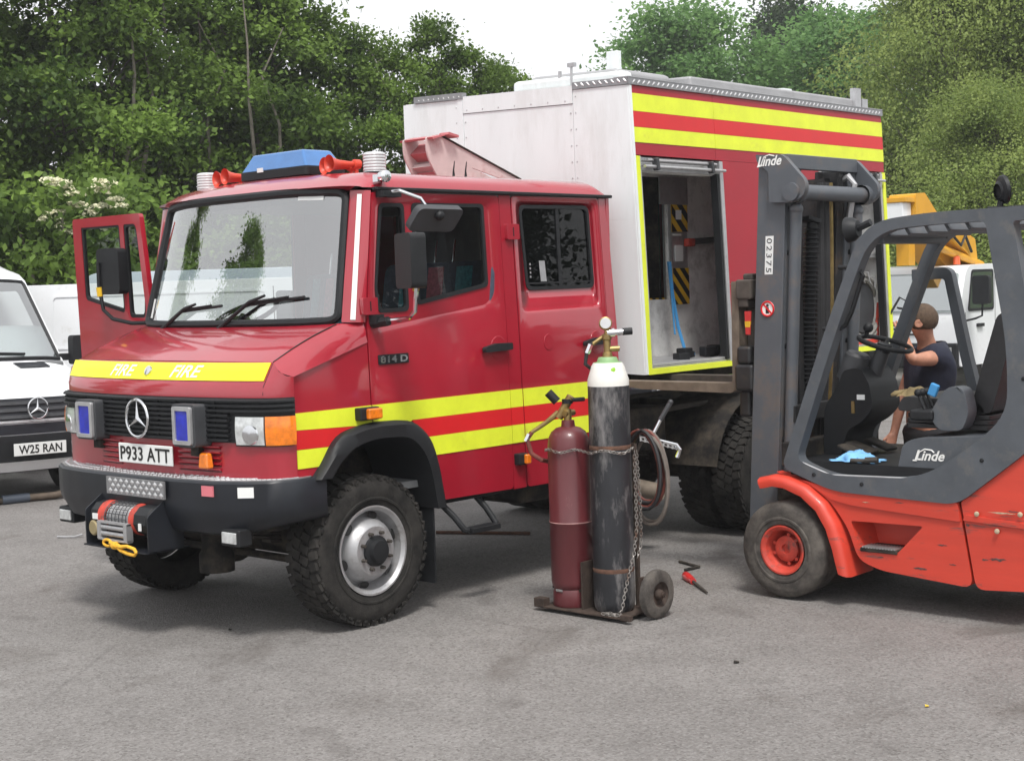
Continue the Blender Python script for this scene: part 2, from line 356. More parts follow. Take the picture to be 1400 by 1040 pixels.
def wheel(parent, c, R, w, rr, sgn, rim, tyre, tread=True, dish=-.02, nuts=8, hub=None, n=44):
    """wheel on an axle along Y; sgn = -1 when its outer face looks to -Y"""
    p = pivot('wheel', parent, c); c = Vector(c); ax = Vector((0, sgn, 0)); h = w/2; b = MB()
    b.lathe([(h*.72, rr), (h*.93, rr+.012), (h, rr+.05), (h*1.02, (rr+R)/2+.01), (h*.97, R-.045), (h*.86, R-.02), (h*.72, R-.011), (-h*.72, R-.011), (-h*.86, R-.02), (-h*.97, R-.045), (-h*1.02, (rr+R)/2+.01), (-h, rr+.05), (-h*.93, rr+.012), (-h*.72, rr)], c, ax, 64)
    b.lathe([(h*1.0, rr+.035), (h*1.035, rr+.04), (h*1.035, rr+.05), (h*1.0, rr+.055)], c, ax, 48)
    if tread:
        rows = ((-.71, .25, .0, .35), (-.25, .30, .5, -.35), (.25, .30, 0., -.35), (.71, .25, .5, .35))
        for k in range(n):
            for yy, ww, ph, sk in rows:
                a = 2*PI*(k+ph)/n; rd = Vector((math.cos(a), 0, math.sin(a))); tg = Vector((-math.sin(a), 0, math.cos(a)))
                dr = 0 if abs(yy) < .5 else -.006
                b.obox(c+rd*(R-.008+dr)+ax*h*yy, (2*PI*R/n*.70, w*ww*.84, .018), tg*1+ax*sk*.8, ax)
        for k in range(n):                                 # shoulder lugs
            for e in (-1, 1):
                a = 2*PI*(k+.25)/n; rd = Vector((math.cos(a), 0, math.sin(a))); tg = Vector((-math.sin(a), 0, math.cos(a)))
                b.obox(c+rd*(R-.030)+ax*h*.93*e, (2*PI*R/n*.42, .010, .014), tg, ax)
    b.build('tyre', tyre, p)
    b = MB(); d = dish
    b.lathe([(h*.60, rr-.025), (h*.80, rr-.012), (h*.90, rr+.004), (h*.97, rr+.006), (h*.97, rr-.004), (h*.84, rr-.022), (h*.30, rr-.04), (h*.30+d*.4, rr-.055), (h*.55+d, rr*.70), (h*.80+d, rr*.60), (h*.86+d, rr*.55), (h*.86+d, .02)], c, ax, 56)
    b.build('rim', rim, p, sharp=30)
    for k in range(6 if nuts else 0):                       # hand holes
        a = 2*PI*(k+.3)/6; rd = Vector((math.cos(a), 0, math.sin(a))); tg = Vector((-math.sin(a), 0, math.cos(a)))
        q = MB(); m = c+rd*(rr*.80)+ax*(h*.43+d*.75+.006); nn = (ax*.9+rd*.45).normalized(); t2 = nn.cross(tg)
        q.lathe([(0, .024), (.003, .022)], (0, 0, 0), (0, 0, 1), 14, True)
        q.v = [tuple(m+tg*x*1.45+t2*y*1.0+nn*z) for x, y, z in q.v]; q.build('hand_hole', PLATEK, p)
    for k in range(nuts):
        a = 2*PI*(k+.5)/nuts; rd = Vector((math.cos(a), 0, math.sin(a)))
        q = MB(); q.cyl(c+rd*rr*.43+ax*(h*.84+d), c+rd*rr*.43+ax*(h*.84+d+.03), .012, .010, 6); q.build('nut', SPRING, p)
    if hub is not None:
        q = MB(); q.lathe([(h*.8+d, rr*.36), (h*.8+d+.022, rr*.35), (h*.8+d+.03, rr*.27), (h*.8+d+.055, rr*.24), (h*.8+d+.06, .0)], c, ax, 24); q.build('hub', hub, p)
    return p

# ---------------------------------------------------------------- ground
def asphalt():
    m = bpy.data.materials.new('asphalt'); m.use_nodes = True; N = m.node_tree.nodes; L = m.node_tree.links; b = N['Principled BSDF']
    tc = N.new('ShaderNodeTexCoord')
    def noise(sc, det=4, rough=.6):
        n = N.new('ShaderNodeTexNoise'); n.inputs['Scale'].default_value = sc; n.inputs['Detail'].default_value = det; n.inputs['Roughness'].default_value = rough
        L.new(tc.outputs['Object'], n.inputs['Vector']); return n.outputs['Fac']
    def rng(x, a, c, lo=0, hi=1):
        r = N.new('ShaderNodeMapRange'); r.inputs[1].default_value = a; r.inputs[2].default_value = c; r.inputs[3].default_value = lo; r.inputs[4].default_value = hi; L.new(x, r.inputs[0]); return r.outputs[0]
    def mix(f, A, B, mode='MIX'):
        x = N.new('ShaderNodeMix'); x.data_type = 'RGBA'; x.blend_type = mode
        for k, s in ((0, f), (6, A), (7, B)):
            if isinstance(s, (int, float)): x.inputs[k].default_value = s
            elif isinstance(s, tuple): x.inputs[k].default_value = (*s, 1)
            else: L.new(s, x.inputs[k])
        return x.outputs[2]
    v = N.new('ShaderNodeTexVoronoi'); v.inputs['Scale'].default_value = 95; L.new(tc.outputs['Object'], v.inputs['Vector'])
    sp = N.new('ShaderNodeSeparateColor'); L.new(v.outputs['Color'], sp.inputs[0])
    c = mix(rng(noise(.45, 5), .3, .7), (.172, .162, .157), (.245, .233, .226))
    c = mix(rng(noise(2.6, 6), .42, .68, 0, .55), c, (.135, .126, .121))
    c = mix(rng(sp.outputs[0], .35, 1, 0, .42), c, (.33, .32, .31))
    c = mix(rng(sp.outputs[1], .70, 1, 0, .75), c, (.085, .078, .074))
    c = mix(rng(noise(38, 3), .38, .62, 0, .35), c, (.12, .11, .103))
    st = N.new('ShaderNodeTexNoise'); st.inputs['Scale'].default_value = .85; st.inputs['Detail'].default_value = 7; st.inputs['Distortion'].default_value = 1.2; L.new(tc.outputs['Object'], st.inputs['Vector'])
    c = mix(rng(st.outputs['Fac'], .57, .70, 0, .6), c, (.085, .072, .064))
    ck = N.new('ShaderNodeTexVoronoi'); ck.feature = 'DISTANCE_TO_EDGE'; ck.inputs['Scale'].default_value = .42
    wv = N.new('ShaderNodeMix'); wv.data_type = 'RGBA'; wv.inputs[0].default_value = .10; nn = N.new('ShaderNodeTexNoise'); nn.inputs['Scale'].default_value = 2.2; nn.inputs['Detail'].default_value = 5; L.new(tc.outputs['Object'], nn.inputs['Vector']); L.new(tc.outputs['Object'], wv.inputs[6]); L.new(nn.outputs['Color'], wv.inputs[7]); L.new(wv.outputs[2], ck.inputs['Vector'])
    mk = N.new('ShaderNodeMath'); mk.operation = 'MULTIPLY'; L.new(rng(ck.outputs['Distance'], .0015, .006, .22, 0), mk.inputs[0]); L.new(rng(noise(.6, 3), .52, .60), mk.inputs[1])
    c = mix(mk.outputs[0], c, (.05, .046, .043))
    s2 = N.new('ShaderNodeTexNoise'); s2.inputs['Scale'].default_value = 1.7; s2.inputs['Detail'].default_value = 5; s2.inputs['Distortion'].default_value = .6; L.new(tc.outputs['Object'], s2.inputs['Vector'])
    c = mix(rng(s2.outputs['Fac'], .63, .72, 0, .35), c, (.062, .054, .050))
    L.new(c, b.inputs['Base Color'])
    L.new(rng(noise(3), .3, .7, .72, .95), b.inputs['Roughness']); b.inputs['Specular IOR Level'].default_value = .3
    bu = N.new('ShaderNodeBump'); bu.inputs['Strength'].default_value = .55; bu.inputs['Distance'].default_value = .006
    a = N.new('ShaderNodeMath'); a.operation = 'ADD'; L.new(v.outputs['Distance'], a.inputs[0]); L.new(noise(30, 5), a.inputs[1]); L.new(a.outputs[0], bu.inputs['Height'])
    L.new(bu.outputs[0], b.inputs['Normal']); return m
g = MB()
def gz(x, y):
    d = math.hypot(x-1, y-1); return .03*max(0, min(1, (d-9)/8))*math.sin(x*.5)*math.cos(y*.45)
xs_ = [-110, -80, -50]+[k*1.0-30 for k in range(0, 81)]+[70, 90, 110]
g.grid(lambda x, y: (x, y, gz(x, y)), xs_, xs_)
g.build('ground', asphalt(), kind='structure', sharp=180)
# wooded bank behind the trees
def bank(x, y, t): return (x, y, t)
GRASS = M('bank_grass', (.05, .085, .025), .9, var=.5, vs=2, bump=.6, bs=12)
g = MB(); BP = [(-14, 30), (-4, 30), (4, 26), (12, 21), (20, 18), (27, 12), (34, 6), (38, -4), (42, -16)]
def bfn(u, v):
    i = min(int(u), len(BP)-2); t = u-i; a, c = BP[i], BP[i+1]; x = lerp(a[0], c[0], t); y = lerp(a[1], c[1], t)
    d = Vector((.74, .67)); h = [0, .5, 1.4, 2.1, 2.3, 2.3][v]; o = [-3, -1.5, 0, 1.5, 6, 30][v]
    return (x+d.x*o, y+d.y*o, h+(.25*math.sin(u*7+v)+.2*math.sin(u*17))*(h > .1)-.05)
g.grid(bfn, lin(0, len(BP)-1.001, 60), list(range(6))); g.build('hill', GRASS, kind='structure')

# ---------------------------------------------------------------- fire engine
YC = 1.04
FE = thing('fire_engine', 'red crew-cab fire engine with yellow stripes and blue roof light', 'fire engine', (1.5, YC, 0))
def tl(z): return .03*max(0, z-.65)
fN = lambda u, v, d: (u, tl(v)+d, v)
fF = lambda u, v, d: (u, 2*YC-tl(v)-d, v)
PLAN = [(0, -.69), (.3, -.682), (.6, -.655), (.77, -.63), (.88, -.605), (.95, -.58), (1.0, -.545), (1.03, -.505), (1.04, -.46)]
ARC = [0]
for i in range(1, len(PLAN)): ARC.append(ARC[-1]+math.hypot(PLAN[i][0]-PLAN[i-1][0], PLAN[i][1]-PLAN[i-1][1]))
AMAX = ARC[-1]
def plan(a):
    s = 1 if a >= 0 else -1; a = min(abs(a), AMAX-1e-9); i = max(k for k in range(len(ARC)) if ARC[k] <= a); i = min(i, len(PLAN)-2)
    t = (a-ARC[i])/(ARC[i+1]-ARC[i]); return s*lerp(PLAN[i][0], PLAN[i+1][0], t), lerp(PLAN[i][1], PLAN[i+1][1], t)
def a_of(dy):
    s = 1 if dy >= 0 else -1; d = abs(dy); i = max(k for k in range(len(PLAN)-1) if PLAN[k][0] <= d); t = (d-PLAN[i][0])/(PLAN[i+1][0]-PLAN[i][0]); return s*lerp(ARC[i], ARC[i+1], min(t, 1))
def SF(a, z, pr=0):
    dy, x = plan(a); e = .012; d1, x1 = plan(a-e); d2, x2 = plan(a+e); n = Vector((-(d2-d1), (x2-x1))); n.normalize()
    k = max(0, min(1, (1.04-abs(dy))/.10)); dx = .08*max(0, (z-1.365)/.135)*k
    return (x+dx+n.x*pr, YC+dy+n.y*pr, z)
def fstrip(b, a0, a1, z0, z1, pr, t=.012, n=18):
    return b.slab(lambda u, v, d: SF(u, v, pr-d), lin(a0, a1, n), [z0, z1] if z1 <= 1.365 or z0 >= 1.365 else [z0, 1.365, z1], t)
# --- front shell
ga = sorted(set([-AMAX+1e-6, AMAX-1e-6]+[round(s*a_of(d), 5) for d in (0, .15, .3, .45, .6, .77, .85, .9, .935, .96, .98, 1.0, 1.015, 1.03) for s in (-1, 1)]))
def shell(a, z):
    dy, x = plan(a)
    if z > 1.45: z = 1.50+.008*(1-(dy/.93)**2) if abs(dy) < .94 else lerp(1.50, 1.42, (abs(dy)-.94)/.10)
    return SF(a, z)
b = MB(); b.grid(shell, ga, [.885, .95, 1.075, 1.2, 1.315, 1.365, 1.41, 1.5]); b.build('front_panel', RED, FE, sharp=50)
b = MB()                                                    # windscreen surface
def WS(s, t, d=0):
    k = 1-s**4
    return (-.011+.17*t-.11*k-d*.9, YC+s*(.92-.077*t), 1.69+.73*t-.01*k*(1-t)+.02*k*t+d*.25)
GB = .93
def bon(s, v):
    dy = s*GB; a = a_of(dy); p = SF(a, 1.5, 0); z0 = 1.50+.008*(1-s*s); q = WS(s, 0, .02); x1, z1 = q[0]-.01, q[2]-.012
    t = v; return (lerp(p[0], x1, t), lerp(YC+dy, lerp(YC+dy, q[1], 1), t), lerp(z0, z1, t)+.022*math.sin(PI*t)*(.6+.4*(1-abs(s))))
b.grid(bon, lin(-1, 1, 29), lin(0, 1, 9))
b.build('bonnet', RED, FE, sharp=60)
for sg in (-1, 1):                                         # wing tops with crease, and wing sides
    def Y(y): return y if sg < 0 else 2*YC-y
    A = bon(sg, 0); B = bon(sg, 1); rows = []
    for t in lin(0, 1, 8):
        p = Vector(bon(sg, t)); c = Vector((lerp(-.46, .09, t), Y(.002+.02*t), lerp(1.42, 1.575, t))); m = Vector((lerp(-.515, .09, t), Y(lerp(.05, .034, t)), lerp(1.478, 1.64, t)))
        if t > .99: p = Vector((.085, Y(.05), 1.688))
        base = [p, p*.5+m*.5+Vector((0, 0, .004)), m, m*.45+c*.55+Vector((-.004, 0, .003)), c]
        if t == 0:
            rim = [Vector(shell(sg*a_of(e), 1.5)) for e in (.935, .96, .985, 1.012, 1.0395)]; dl = [r_-b_ for r_, b_ in zip(rim, base)]
        rows.append([b_+d_*(1-t)**2 for b_, d_ in zip(base, dl)])
    q = MB(); q.grid(lambda i, j: tuple(rows[j][i]), list(range(5)), list(range(8))); q.add([rows[-1][0], B, rows[-2][0]], [(0, 1, 2)])
    q.build('wing_top', RED, FE, sharp=50)
    out = [(-.46, .885), (-.355, .885), (-.25, .96), (-.15, 1.06), (.0, 1.105), (.09, 1.11), (.09, 1.575), (-.46, 1.42)]
    q = MB(); q.panel(out, [], fN, 0, .02)
    if sg > 0: q.mirror(YC)
    q.build('wing_side', RED, FE)
q = MB(); q.tube([bon(-1.005, v)[:2]+(bon(-1.005, v)[2]+.001,) for v in lin(0, .97, 10)], .0035, 6); q.tube([SF(a_of(-.935), z, .0) for z in lin(1.33, 1.5, 5)], .002, 6); q.build('bonnet_gap', PLATEK, FE)
# --- yellow bonnet band with the two words
b = MB(); b.slab(lambda u, v, d: SF(u, v, .006-d), lin(a_of(-.925), a_of(.96), 26), [1.405, 1.45, 1.497], .005); b.build('yellow_band', YELF, FE, sharp=60)
def front_text(w, y0, W_, H_, zc):
    o = text(w, W_, H_, (-.62, y0, zc), (0, -1, 0), (.45, 0, 1), WHITE, FE, 'lettering', shear=.28, depth=.002, bold=.012)
    orr = off(FE)
    for v in o.data.vertices:                               # follow the curve of the bonnet
        y = v.co.y+orr.y; z = v.co.z+orr.z; p = SF(a_of(y-YC), z, .009); v.co.x = p[0]-orr.x
    return o
front_text('FIRE', 1.30, .25, .068, 1.452); front_text('FIRE', .70, .255, .070, 1.452)
q = MB(); q.lathe([(0, .030), (.008, .028), (.012, .02), (.012, .001)], SF(0, 1.452, .008), (-1, 0, .5), 24); q.build('bonnet_badge', CHROME, FE)
# --- grille
b = MB(); fstrip(b, -AMAX*.995, AMAX*.995, 1.078, 1.316, .012, .02, 40); gr = b.build('grille', BLK, FE)
LA = a_of(-.73)
for k in range(9):
    z = 1.092+k*.0262
    a0, a1 = (a_of(-.73), a_of(.73))
    if z > 1.23: a0, a1 = -AMAX*.985, AMAX*.985
    b = MB(); b.slab(lambda u, v, d: SF(u, v, (.036 if v < z+.004 else .026)-d), lin(a0, a1, 30), [z-.006, z+.003, z+.010], .02); b.build('slat', BLK, gr)
for dy in (-.62, -.47, -.31, -.15, .15, .31, .47, .62):
    b = MB(); fstrip(b, a_of(dy-.008), a_of(dy+.008), 1.085, 1.31, .022, .015, 2); b.build('rib', BLK, gr)
star_badge(FE, SF(a_of(-.005), 1.192, .05), .104, (0, -1, 0), (0, 0, 1), CHROME)
for sg in (-1, 1):
    hl = MB(); fstrip(hl, sg*a_of(.765), sg*(AMAX-.02), 1.062, 1.224, .016, .03, 16); hl = hl.build('headlight', BLK, FE)
    b = MB(); b.slab(lambda u, v, d: SF(u, v, .024+.006*math.sin(PI*(v-1.07)/.15)-d), lin(sg*a_of(.775), sg*a_of(.945), 10), lin(1.070, 1.218, 5), .01); b.build('lens', LENSW, hl)
    b = MB(); b.lathe([(0, .055), (.012, .05), (.016, .03), (.017, .001)], SF(sg*a_of(.87), 1.125, .021), (-1, sg*.2, 0), 20); b.build('bulb', CHROME, hl)
    b = MB(); b.slab(lambda u, v, d: SF(u, v, .026+.006*math.sin(PI*(v-1.07)/.15)-d), lin(sg*a_of(.952), sg*(AMAX-.012), 12), lin(1.068, 1.220, 5), .012); b.build('indicator', LENSO, hl)
# --- lower front vents, number plate, little amber lamp
for k in range(5):
    z = .93+k*.030
    for y0, y1 in ((.40, .73), (1.28, 1.50)):
        b = MB(); b.slab(lambda u, v, d: SF(u, v, (.0 if v < z else .014)-d), lin(a_of(y0-YC), a_of(y1-YC), 8), [z-.012, z, z+.006], .01); b.build('vent_slat', RED, FE)
    for y0, y1 in ((.40, .73), (1.28, 1.50)):
        b = MB(); fstrip(b, a_of(y0-YC), a_of(y1-YC), z-.014, z-.004, .003, .005, 8); b.build('vent_gap', PLATEK, FE)
pl = MB(); pl.box((-.722, .745, .935), (-.712, 1.262, 1.045)); pl = pl.build('number_plate', PLATEW, FE, bevel=.004)
text('P933 ATT', .475, .079, (-.7225, 1.003, .990), (0, -1, 0), (0, 0, 1), PLATEK, pl, depth=.002, bold=.015, spacing=1.05)
b = MB(); b.obox((-.70, .47, .98), (.05, .085, .085), (1, 0, 0), (0, 1, 0), .8); al = b.build('amber_lamp', LENSO, FE, bevel=.012)
# --- blue strobe lamps on stalks
for y in (.565, 1.515):
    b = MB(); b.panel(rpoly([(y-.10, 1.055), (y+.10, 1.055), (y+.10, 1.285), (y-.10, 1.285)], .02), [], lambda u, v, d: (d, u, v), -.655, -.765)
    lamp = b.build('strobe_lamp', DARKGREY, FE, bevel=.012)
    o = rpoly([(y-.082, 1.068), (y+.082, 1.068), (y+.082, 1.272), (y-.082, 1.272)], .015); i = rpoly([(y-.056, 1.090), (y+.056, 1.090), (y+.056, 1.250), (y-.056, 1.250)], .008)
    b = MB(); b.panel(o, [i], lambda u, v, d: (d, u, v), -.764, -.782); b.build('bezel', ALU, lamp, bevel=.004)
    b = MB(); b.panel(i, [], lambda u, v, d: (d, u, v), -.762, -.774); b.build('lens', LENSB, lamp, bevel=.006)
    b = MB(); b.box((-.70, y-.035, 1.0), (-.66, y+.035, 1.06)); b.build('bracket', CHAS, lamp)
# --- doors, pillars, rear quarter
def glassed(name, outer, rec, wins, f, parent=FE, rad=.03, rr=.06, wr=.035, ins=.04):
    O = rpoly(outer, rad, 3); R1 = rpoly(rec, rr, 5); R2 = rpoly(inset(rec, ins), rr*.8, 5); H = [rpoly(w, wr, 5) for w in wins]
    b = MB()
    tv, tf = fill2d(O, [R1]); b.add([f(u, v, 0) for u, v in tv], tf)
    b.strip(R1, R2, lambda p: f(p[0], p[1], 0), lambda p: f(p[0], p[1], .014))
    b.panel(R2, H, f, .014, .034); b.strip(O, O, lambda p: f(p[0], p[1], 0), lambda p: f(p[0], p[1], .034))
    tv, tf = fill2d(O, [R2]); b.add([f(u, v, .034) for u, v in tv], tf)
    d = b.build(name, RED, parent, sharp=28)
    for w in wins:
        o = rpoly(w, wr, 5); i = rpoly(inset(w, .022), wr*.8, 5)
        q = MB(); q.panel(o, [i], f, .006, .03); q.build('window_seal', BLK, d)
        q = MB(); q.sheet(rpoly(inset(w, .018), wr*.8, 5), f, .020); q.build('window_pane', GLD if len(wins) > 1 else GLT, d)
    return d
D1 = [(.10, 1.69), (.10, 1.08), (.36, 1.075), (.45, 1.0), (.50, .90), (.565, .635), (1.225, .625), (1.238, 1.5), (1.228, 2.405), (.192, 2.405)]
R_1 = [(.125, 1.60), (1.11, 1.715), (1.185, 1.80), (1.178, 2.385), (.215, 2.38)]
WQ = [(.25, 2.345), (.44, 2.347), (.435, 1.735), (.20, 1.732), (.175, 1.87)]; WM = [(.50, 2.35), (1.10, 2.355), (1.105, 1.86), (.50, 1.765)]
dN = glassed('front_door', D1, R_1, [WQ, WM], fN)
D2 = [(1.352, .62), (2.215, .615), (2.225, 1.5), (2.19, 2.41), (1.342, 2.408), (1.358, 1.5)]
R_2 = [(1.385, 1.68), (2.185, 1.69), (2.160, 2.398), (1.372, 2.397)]
WR = [(1.415, 2.355), (2.095, 2.36), (2.115, 1.83), (1.45, 1.827)]
dR = glassed('rear_door', D2, R_2, [WR], fN, wr=.05)
for sg, f in ((-1, fN), (1, fF)):
    b = MB(); b.panel([(1.233, .62), (1.346, .62), (1.351, 1.5), (1.336, 2.41), (1.235, 2.41), (1.245, 1.5)], [], f, .004, .03); b.build('door_pillar', RED, FE)
    b = MB(); b.panel(rpoly([(2.222, .615), (2.31, .615), (2.325, 1.5), (2.275, 2.41), (2.197, 2.41), (2.232, 1.5)], .01), [], f, .002, .03); b.build('rear_quarter', RED, FE)
    b = MB(); b.panel([(1.228, .63), (1.234, .63), (1.246, 1.5), (1.236, 2.405), (1.230, 2.405), (1.239, 1.5)], [], f, .008, .02); b.panel([(1.347, .62), (1.353, .62), (1.359, 1.5), (1.343, 2.405), (1.337, 2.405), (1.352, 1.5)], [], f, .008, .02); b.build('door_gap', PLATEK, FE)
b = MB(); b.panel(D2, [], fF, .004, .03); b.build('rear_door', RED, FE)
b = MB(); b.panel([(1.77, 2.352), (1.80, 2.352), (1.80, 1.835), (1.77, 1.835)], [], fN, .012, .022); b.panel([(1.47, 1.865), (2.09, 1.868), (2.09, 1.878), (1.47, 1.875)], [], fN, .012, .02); b.build('sliding_divider', BLK, dR)
b = MB(); b.panel([(1.60, 1.88), (1.655, 1.88), (1.645, 2.01), (1.59, 2.01)], [], fN, .017, .018); b.build('pane_sticker', ALU, dR)
for k in range(4): b = MB(); b.panel([(1.50, 1.905+k*.026), (1.512, 1.905+k*.026), (1.511, 1.917+k*.026), (1.499, 1.917+k*.026)], [], fN, .017, .018); b.build('pane_mark', ALU, dR)
# A pillars
for sg in (-1, 1):
    def Y(y): return y if sg < 0 else 2*YC-y
    def ap(u, t):
        a = Vector(WS(sg*1.0, t)); a += Vector((-.008, sg*.012, 0)); c = Vector((lerp(.087, .186, t), Y(tl(lerp(1.69, 2.41, t))), lerp(1.685, 2.412, t))); m = a*.42+c*.58+Vector((-.024, sg*.022, 0))
        return tuple(a*(1-u)**2+m*2*u*(1-u)+c*u*u)
    b = MB(); b.grid(ap, lin(0, 1, 6), lin(0, 1, 8)); b.build('windscreen_pillar', RED, FE)
    b = MB(); b.grid(lambda u, t: tuple(Vector(ap(u, t))+Vector((-.004, sg*.004, 0))), lin(.34, .56, 4), lin(.02, .97, 8))
    if sg < 0: b.build('painted_highlight', WHITE, FE)  # highlight along the near red pillar, put in as a white strip
# windscreen glass, seal, stickers
b = MB(); b.grid(lambda s, t: WS(s, t), lin(-.985, .985, 25), lin(.015, .985, 9)); ws = b.build('windscreen', GLS, FE, sharp=180)
pth = rpoly([(-.985, .012), (.985, .012), (.985, .985), (-.985, .985)], [.07]*4, 6); fine = []
for i in range(len(pth)):
    p, q = pth[i], pth[(i+1) % len(pth)]; n = max(1, int(math.hypot(p[0]-q[0], p[1]-q[1])/.08))
    fine += [(lerp(p[0], q[0], k/n), lerp(p[1], q[1], k/n)) for k in range(n)]
b = MB(); b.tube([WS(s, t, .004) for s, t in fine], .025, 8, True); b.build('screen_seal', BLK, ws)
b = MB(); b.slab(lambda s, t, d: WS(s, t, .004+d), [.90, .945], [.06, .22], .001); b.build('tax_disc', PLATEW, ws)
b = MB(); b.slab(lambda s, t, d: WS(s, t, .004+d), [-.83, -.62], [.925, .965], .001); b.build('pass_sticker', PLATEW, ws)
for s0, s1, t1 in ((.58, .02, .16), (-.06, -.75, .21)):    # wipers
    b = MB(); b.tube([WS(s0+.06, -.03, .03), WS(lerp(s0, s1, .35), t1*.78, .045), WS(lerp(s0, s1, .55), t1, .04)], [.014, .011, .008], 8)
    wp = b.build('wiper', BLK, FE)
    b = MB(); b.tube([WS(lerp(s0, s1, k), t1*(.62+.30*k), .022) for k in lin(.22, 1.02, 8)], .009, 6); b.tube([WS(lerp(s0, s1, k), t1*(.66+.33*k), .034) for k in lin(.32, .85, 6)], .006, 6); b.build('wiper_blade', BLK, wp)
# --- roof
b = MB()
def roof(u, v):
    # u across -1..1 (through the gutters), v along 0..1
    s = math.copysign(abs(u)**1.0, u); xf = WS(max(-1, min(1, s)), 1)[0]-.015
    hw = YC-.045; w = s*hw; e = abs(s); prof = .105*(1-max(0, (e-.80)/.20)**2.2)**.5 if e > .8 else .105
    prof += .035*(1-e*e); k = 1
    if v < .12: k = .15+.85*math.sin(v/.12*PI/2)
    if v > .95: k = math.cos((v-.95)/.05*PI/2)*.9+.1
    tap = 1-.03*(1-min(1, v/.1)); return (lerp(xf+.0, 2.275, v), YC+w*tap, 2.43+prof*k*.86)
b.grid(roof, [-1, -.985, -.96, -.93, -.89, -.84, -.8, -.6, -.3, 0, .3, .6, .8, .84, .89, .93, .96, .985, 1], [0, .01, .025, .045, .07, .095, .12, .2, .5, .8, .95, .965, .98, .99, 1]); b.build('roof', RED, FE, sharp=60)
b = MB(); b.grid(lambda s, t: tuple(Vector(WS(s, 1))*(1-t)+Vector(roof(s*.965, 0))*t+Vector((-.006, 0, 0))), lin(-1, 1, 22), [0, .5, 1]); b.build('roof_lip', RED, FE)
for sg in (-1, 1):
    y = .043 if sg < 0 else 2*YC-.043
    b = MB(); b.box((.20, y-.018, 2.412), (2.31, y+.018, 2.432)); b.build('rain_gutter', BLK, FE, bevel=.006)
b = MB(); b.box((2.27, .05, .62), (2.30, 2*YC-.05, 2.43)); b.build('rear_wall', RED, FE)
# --- interior
b = MB(); b.box((.06, .10, 1.25), (.50, 1.98, 1.60)); b.box((.0, .14, 1.55), (.28, 1.94, 1.66)); b.build('dashboard', INT, FE, bevel=.03)
b = MB(); b.box((.0, .08, .72), (2.26, 2.0, .76)); b.box((2.22, .08, .76), (2.26, 2.0, 2.40)); b.box((.4, .06, 2.40), (2.24, 2.02, 2.425)); b.build('cab_lining', INT, FE)
sw = pivot('steering_wheel', FE, (.42, 1.55, 1.70)); b = MB(); ax = Vector((-.45, 0, 1)).normalized(); u = Vector((0, 1, 0)); w = ax.cross(u)
b.tube([Vector((.44, 1.55, 1.73))+(u*math.cos(k)+w*math.sin(k))*.215 for k in lin(0, 2*PI, 33)[:-1]], .015, 8, True); b.build('rim', BLK, sw)
b = MB(); b.cyl((.44, 1.55, 1.72), (.25, 1.55, 1.50), .035); 
for k in (0.5, 2.6, 4.7): b.tube([(.44, 1.55, 1.72), Vector((.44, 1.55, 1.73))+(u*math.cos(k)+w*math.sin(k))*.21], .014, 6)
b.build('spokes', BLK, sw)
def seat(x, y, w, z=1.15, rake=.12, tops=True):
    st = pivot('seat', FE, (x, y, z))
    b = MB(); b.panel(rpoly([(y-w/2, 0), (y+w/2, 0), (y+w/2, .48), (y-w/2, .48)], .05), [], lambda u, v, d: (x+v, u, z+d), 0, .14); b.build('cushion', SEAT, st, bevel=.03)
    f = lambda u, v, d: (x+.44+d+v*rake/.7, u, z+.1+v)
    b = MB(); b.panel(rpoly([(y-w/2, 0), (y+w/2, 0), (y+w/2, .66), (y-w/2, .66)], .08), [], f, 0, .13); b.build('backrest', SEAT, st, bevel=.03)
    for i, m in enumerate((SEATB, SEATR, SEATB)):
        c = y+(i-1)*w*.26; q = MB(); q.panel([(c-w*.07, .04), (c+w*.07, .04), (c+w*.07, .63), (c-w*.07, .63)], [], lambda u, v, d: f(u, v, d), -.006, .136); q.build('seat_stripe', m, st)
    if tops:
        for s in (-.08, .08): q = MB(); q.tube([f(y+s, .6, .06), f(y+s, .80, .06)], .008, 6); q.build('headrest_post', CHROME, st)
seat(.62, 1.55, .52, 1.22); seat(.60, .52, .95, 1.26); seat(1.62, 1.04, 1.6, 1.12, .08, False)
b = MB(); b.box((1.20, .14, 1.3), (1.235, .2, 2.4)); b.build('belt_pillar', INT, FE)
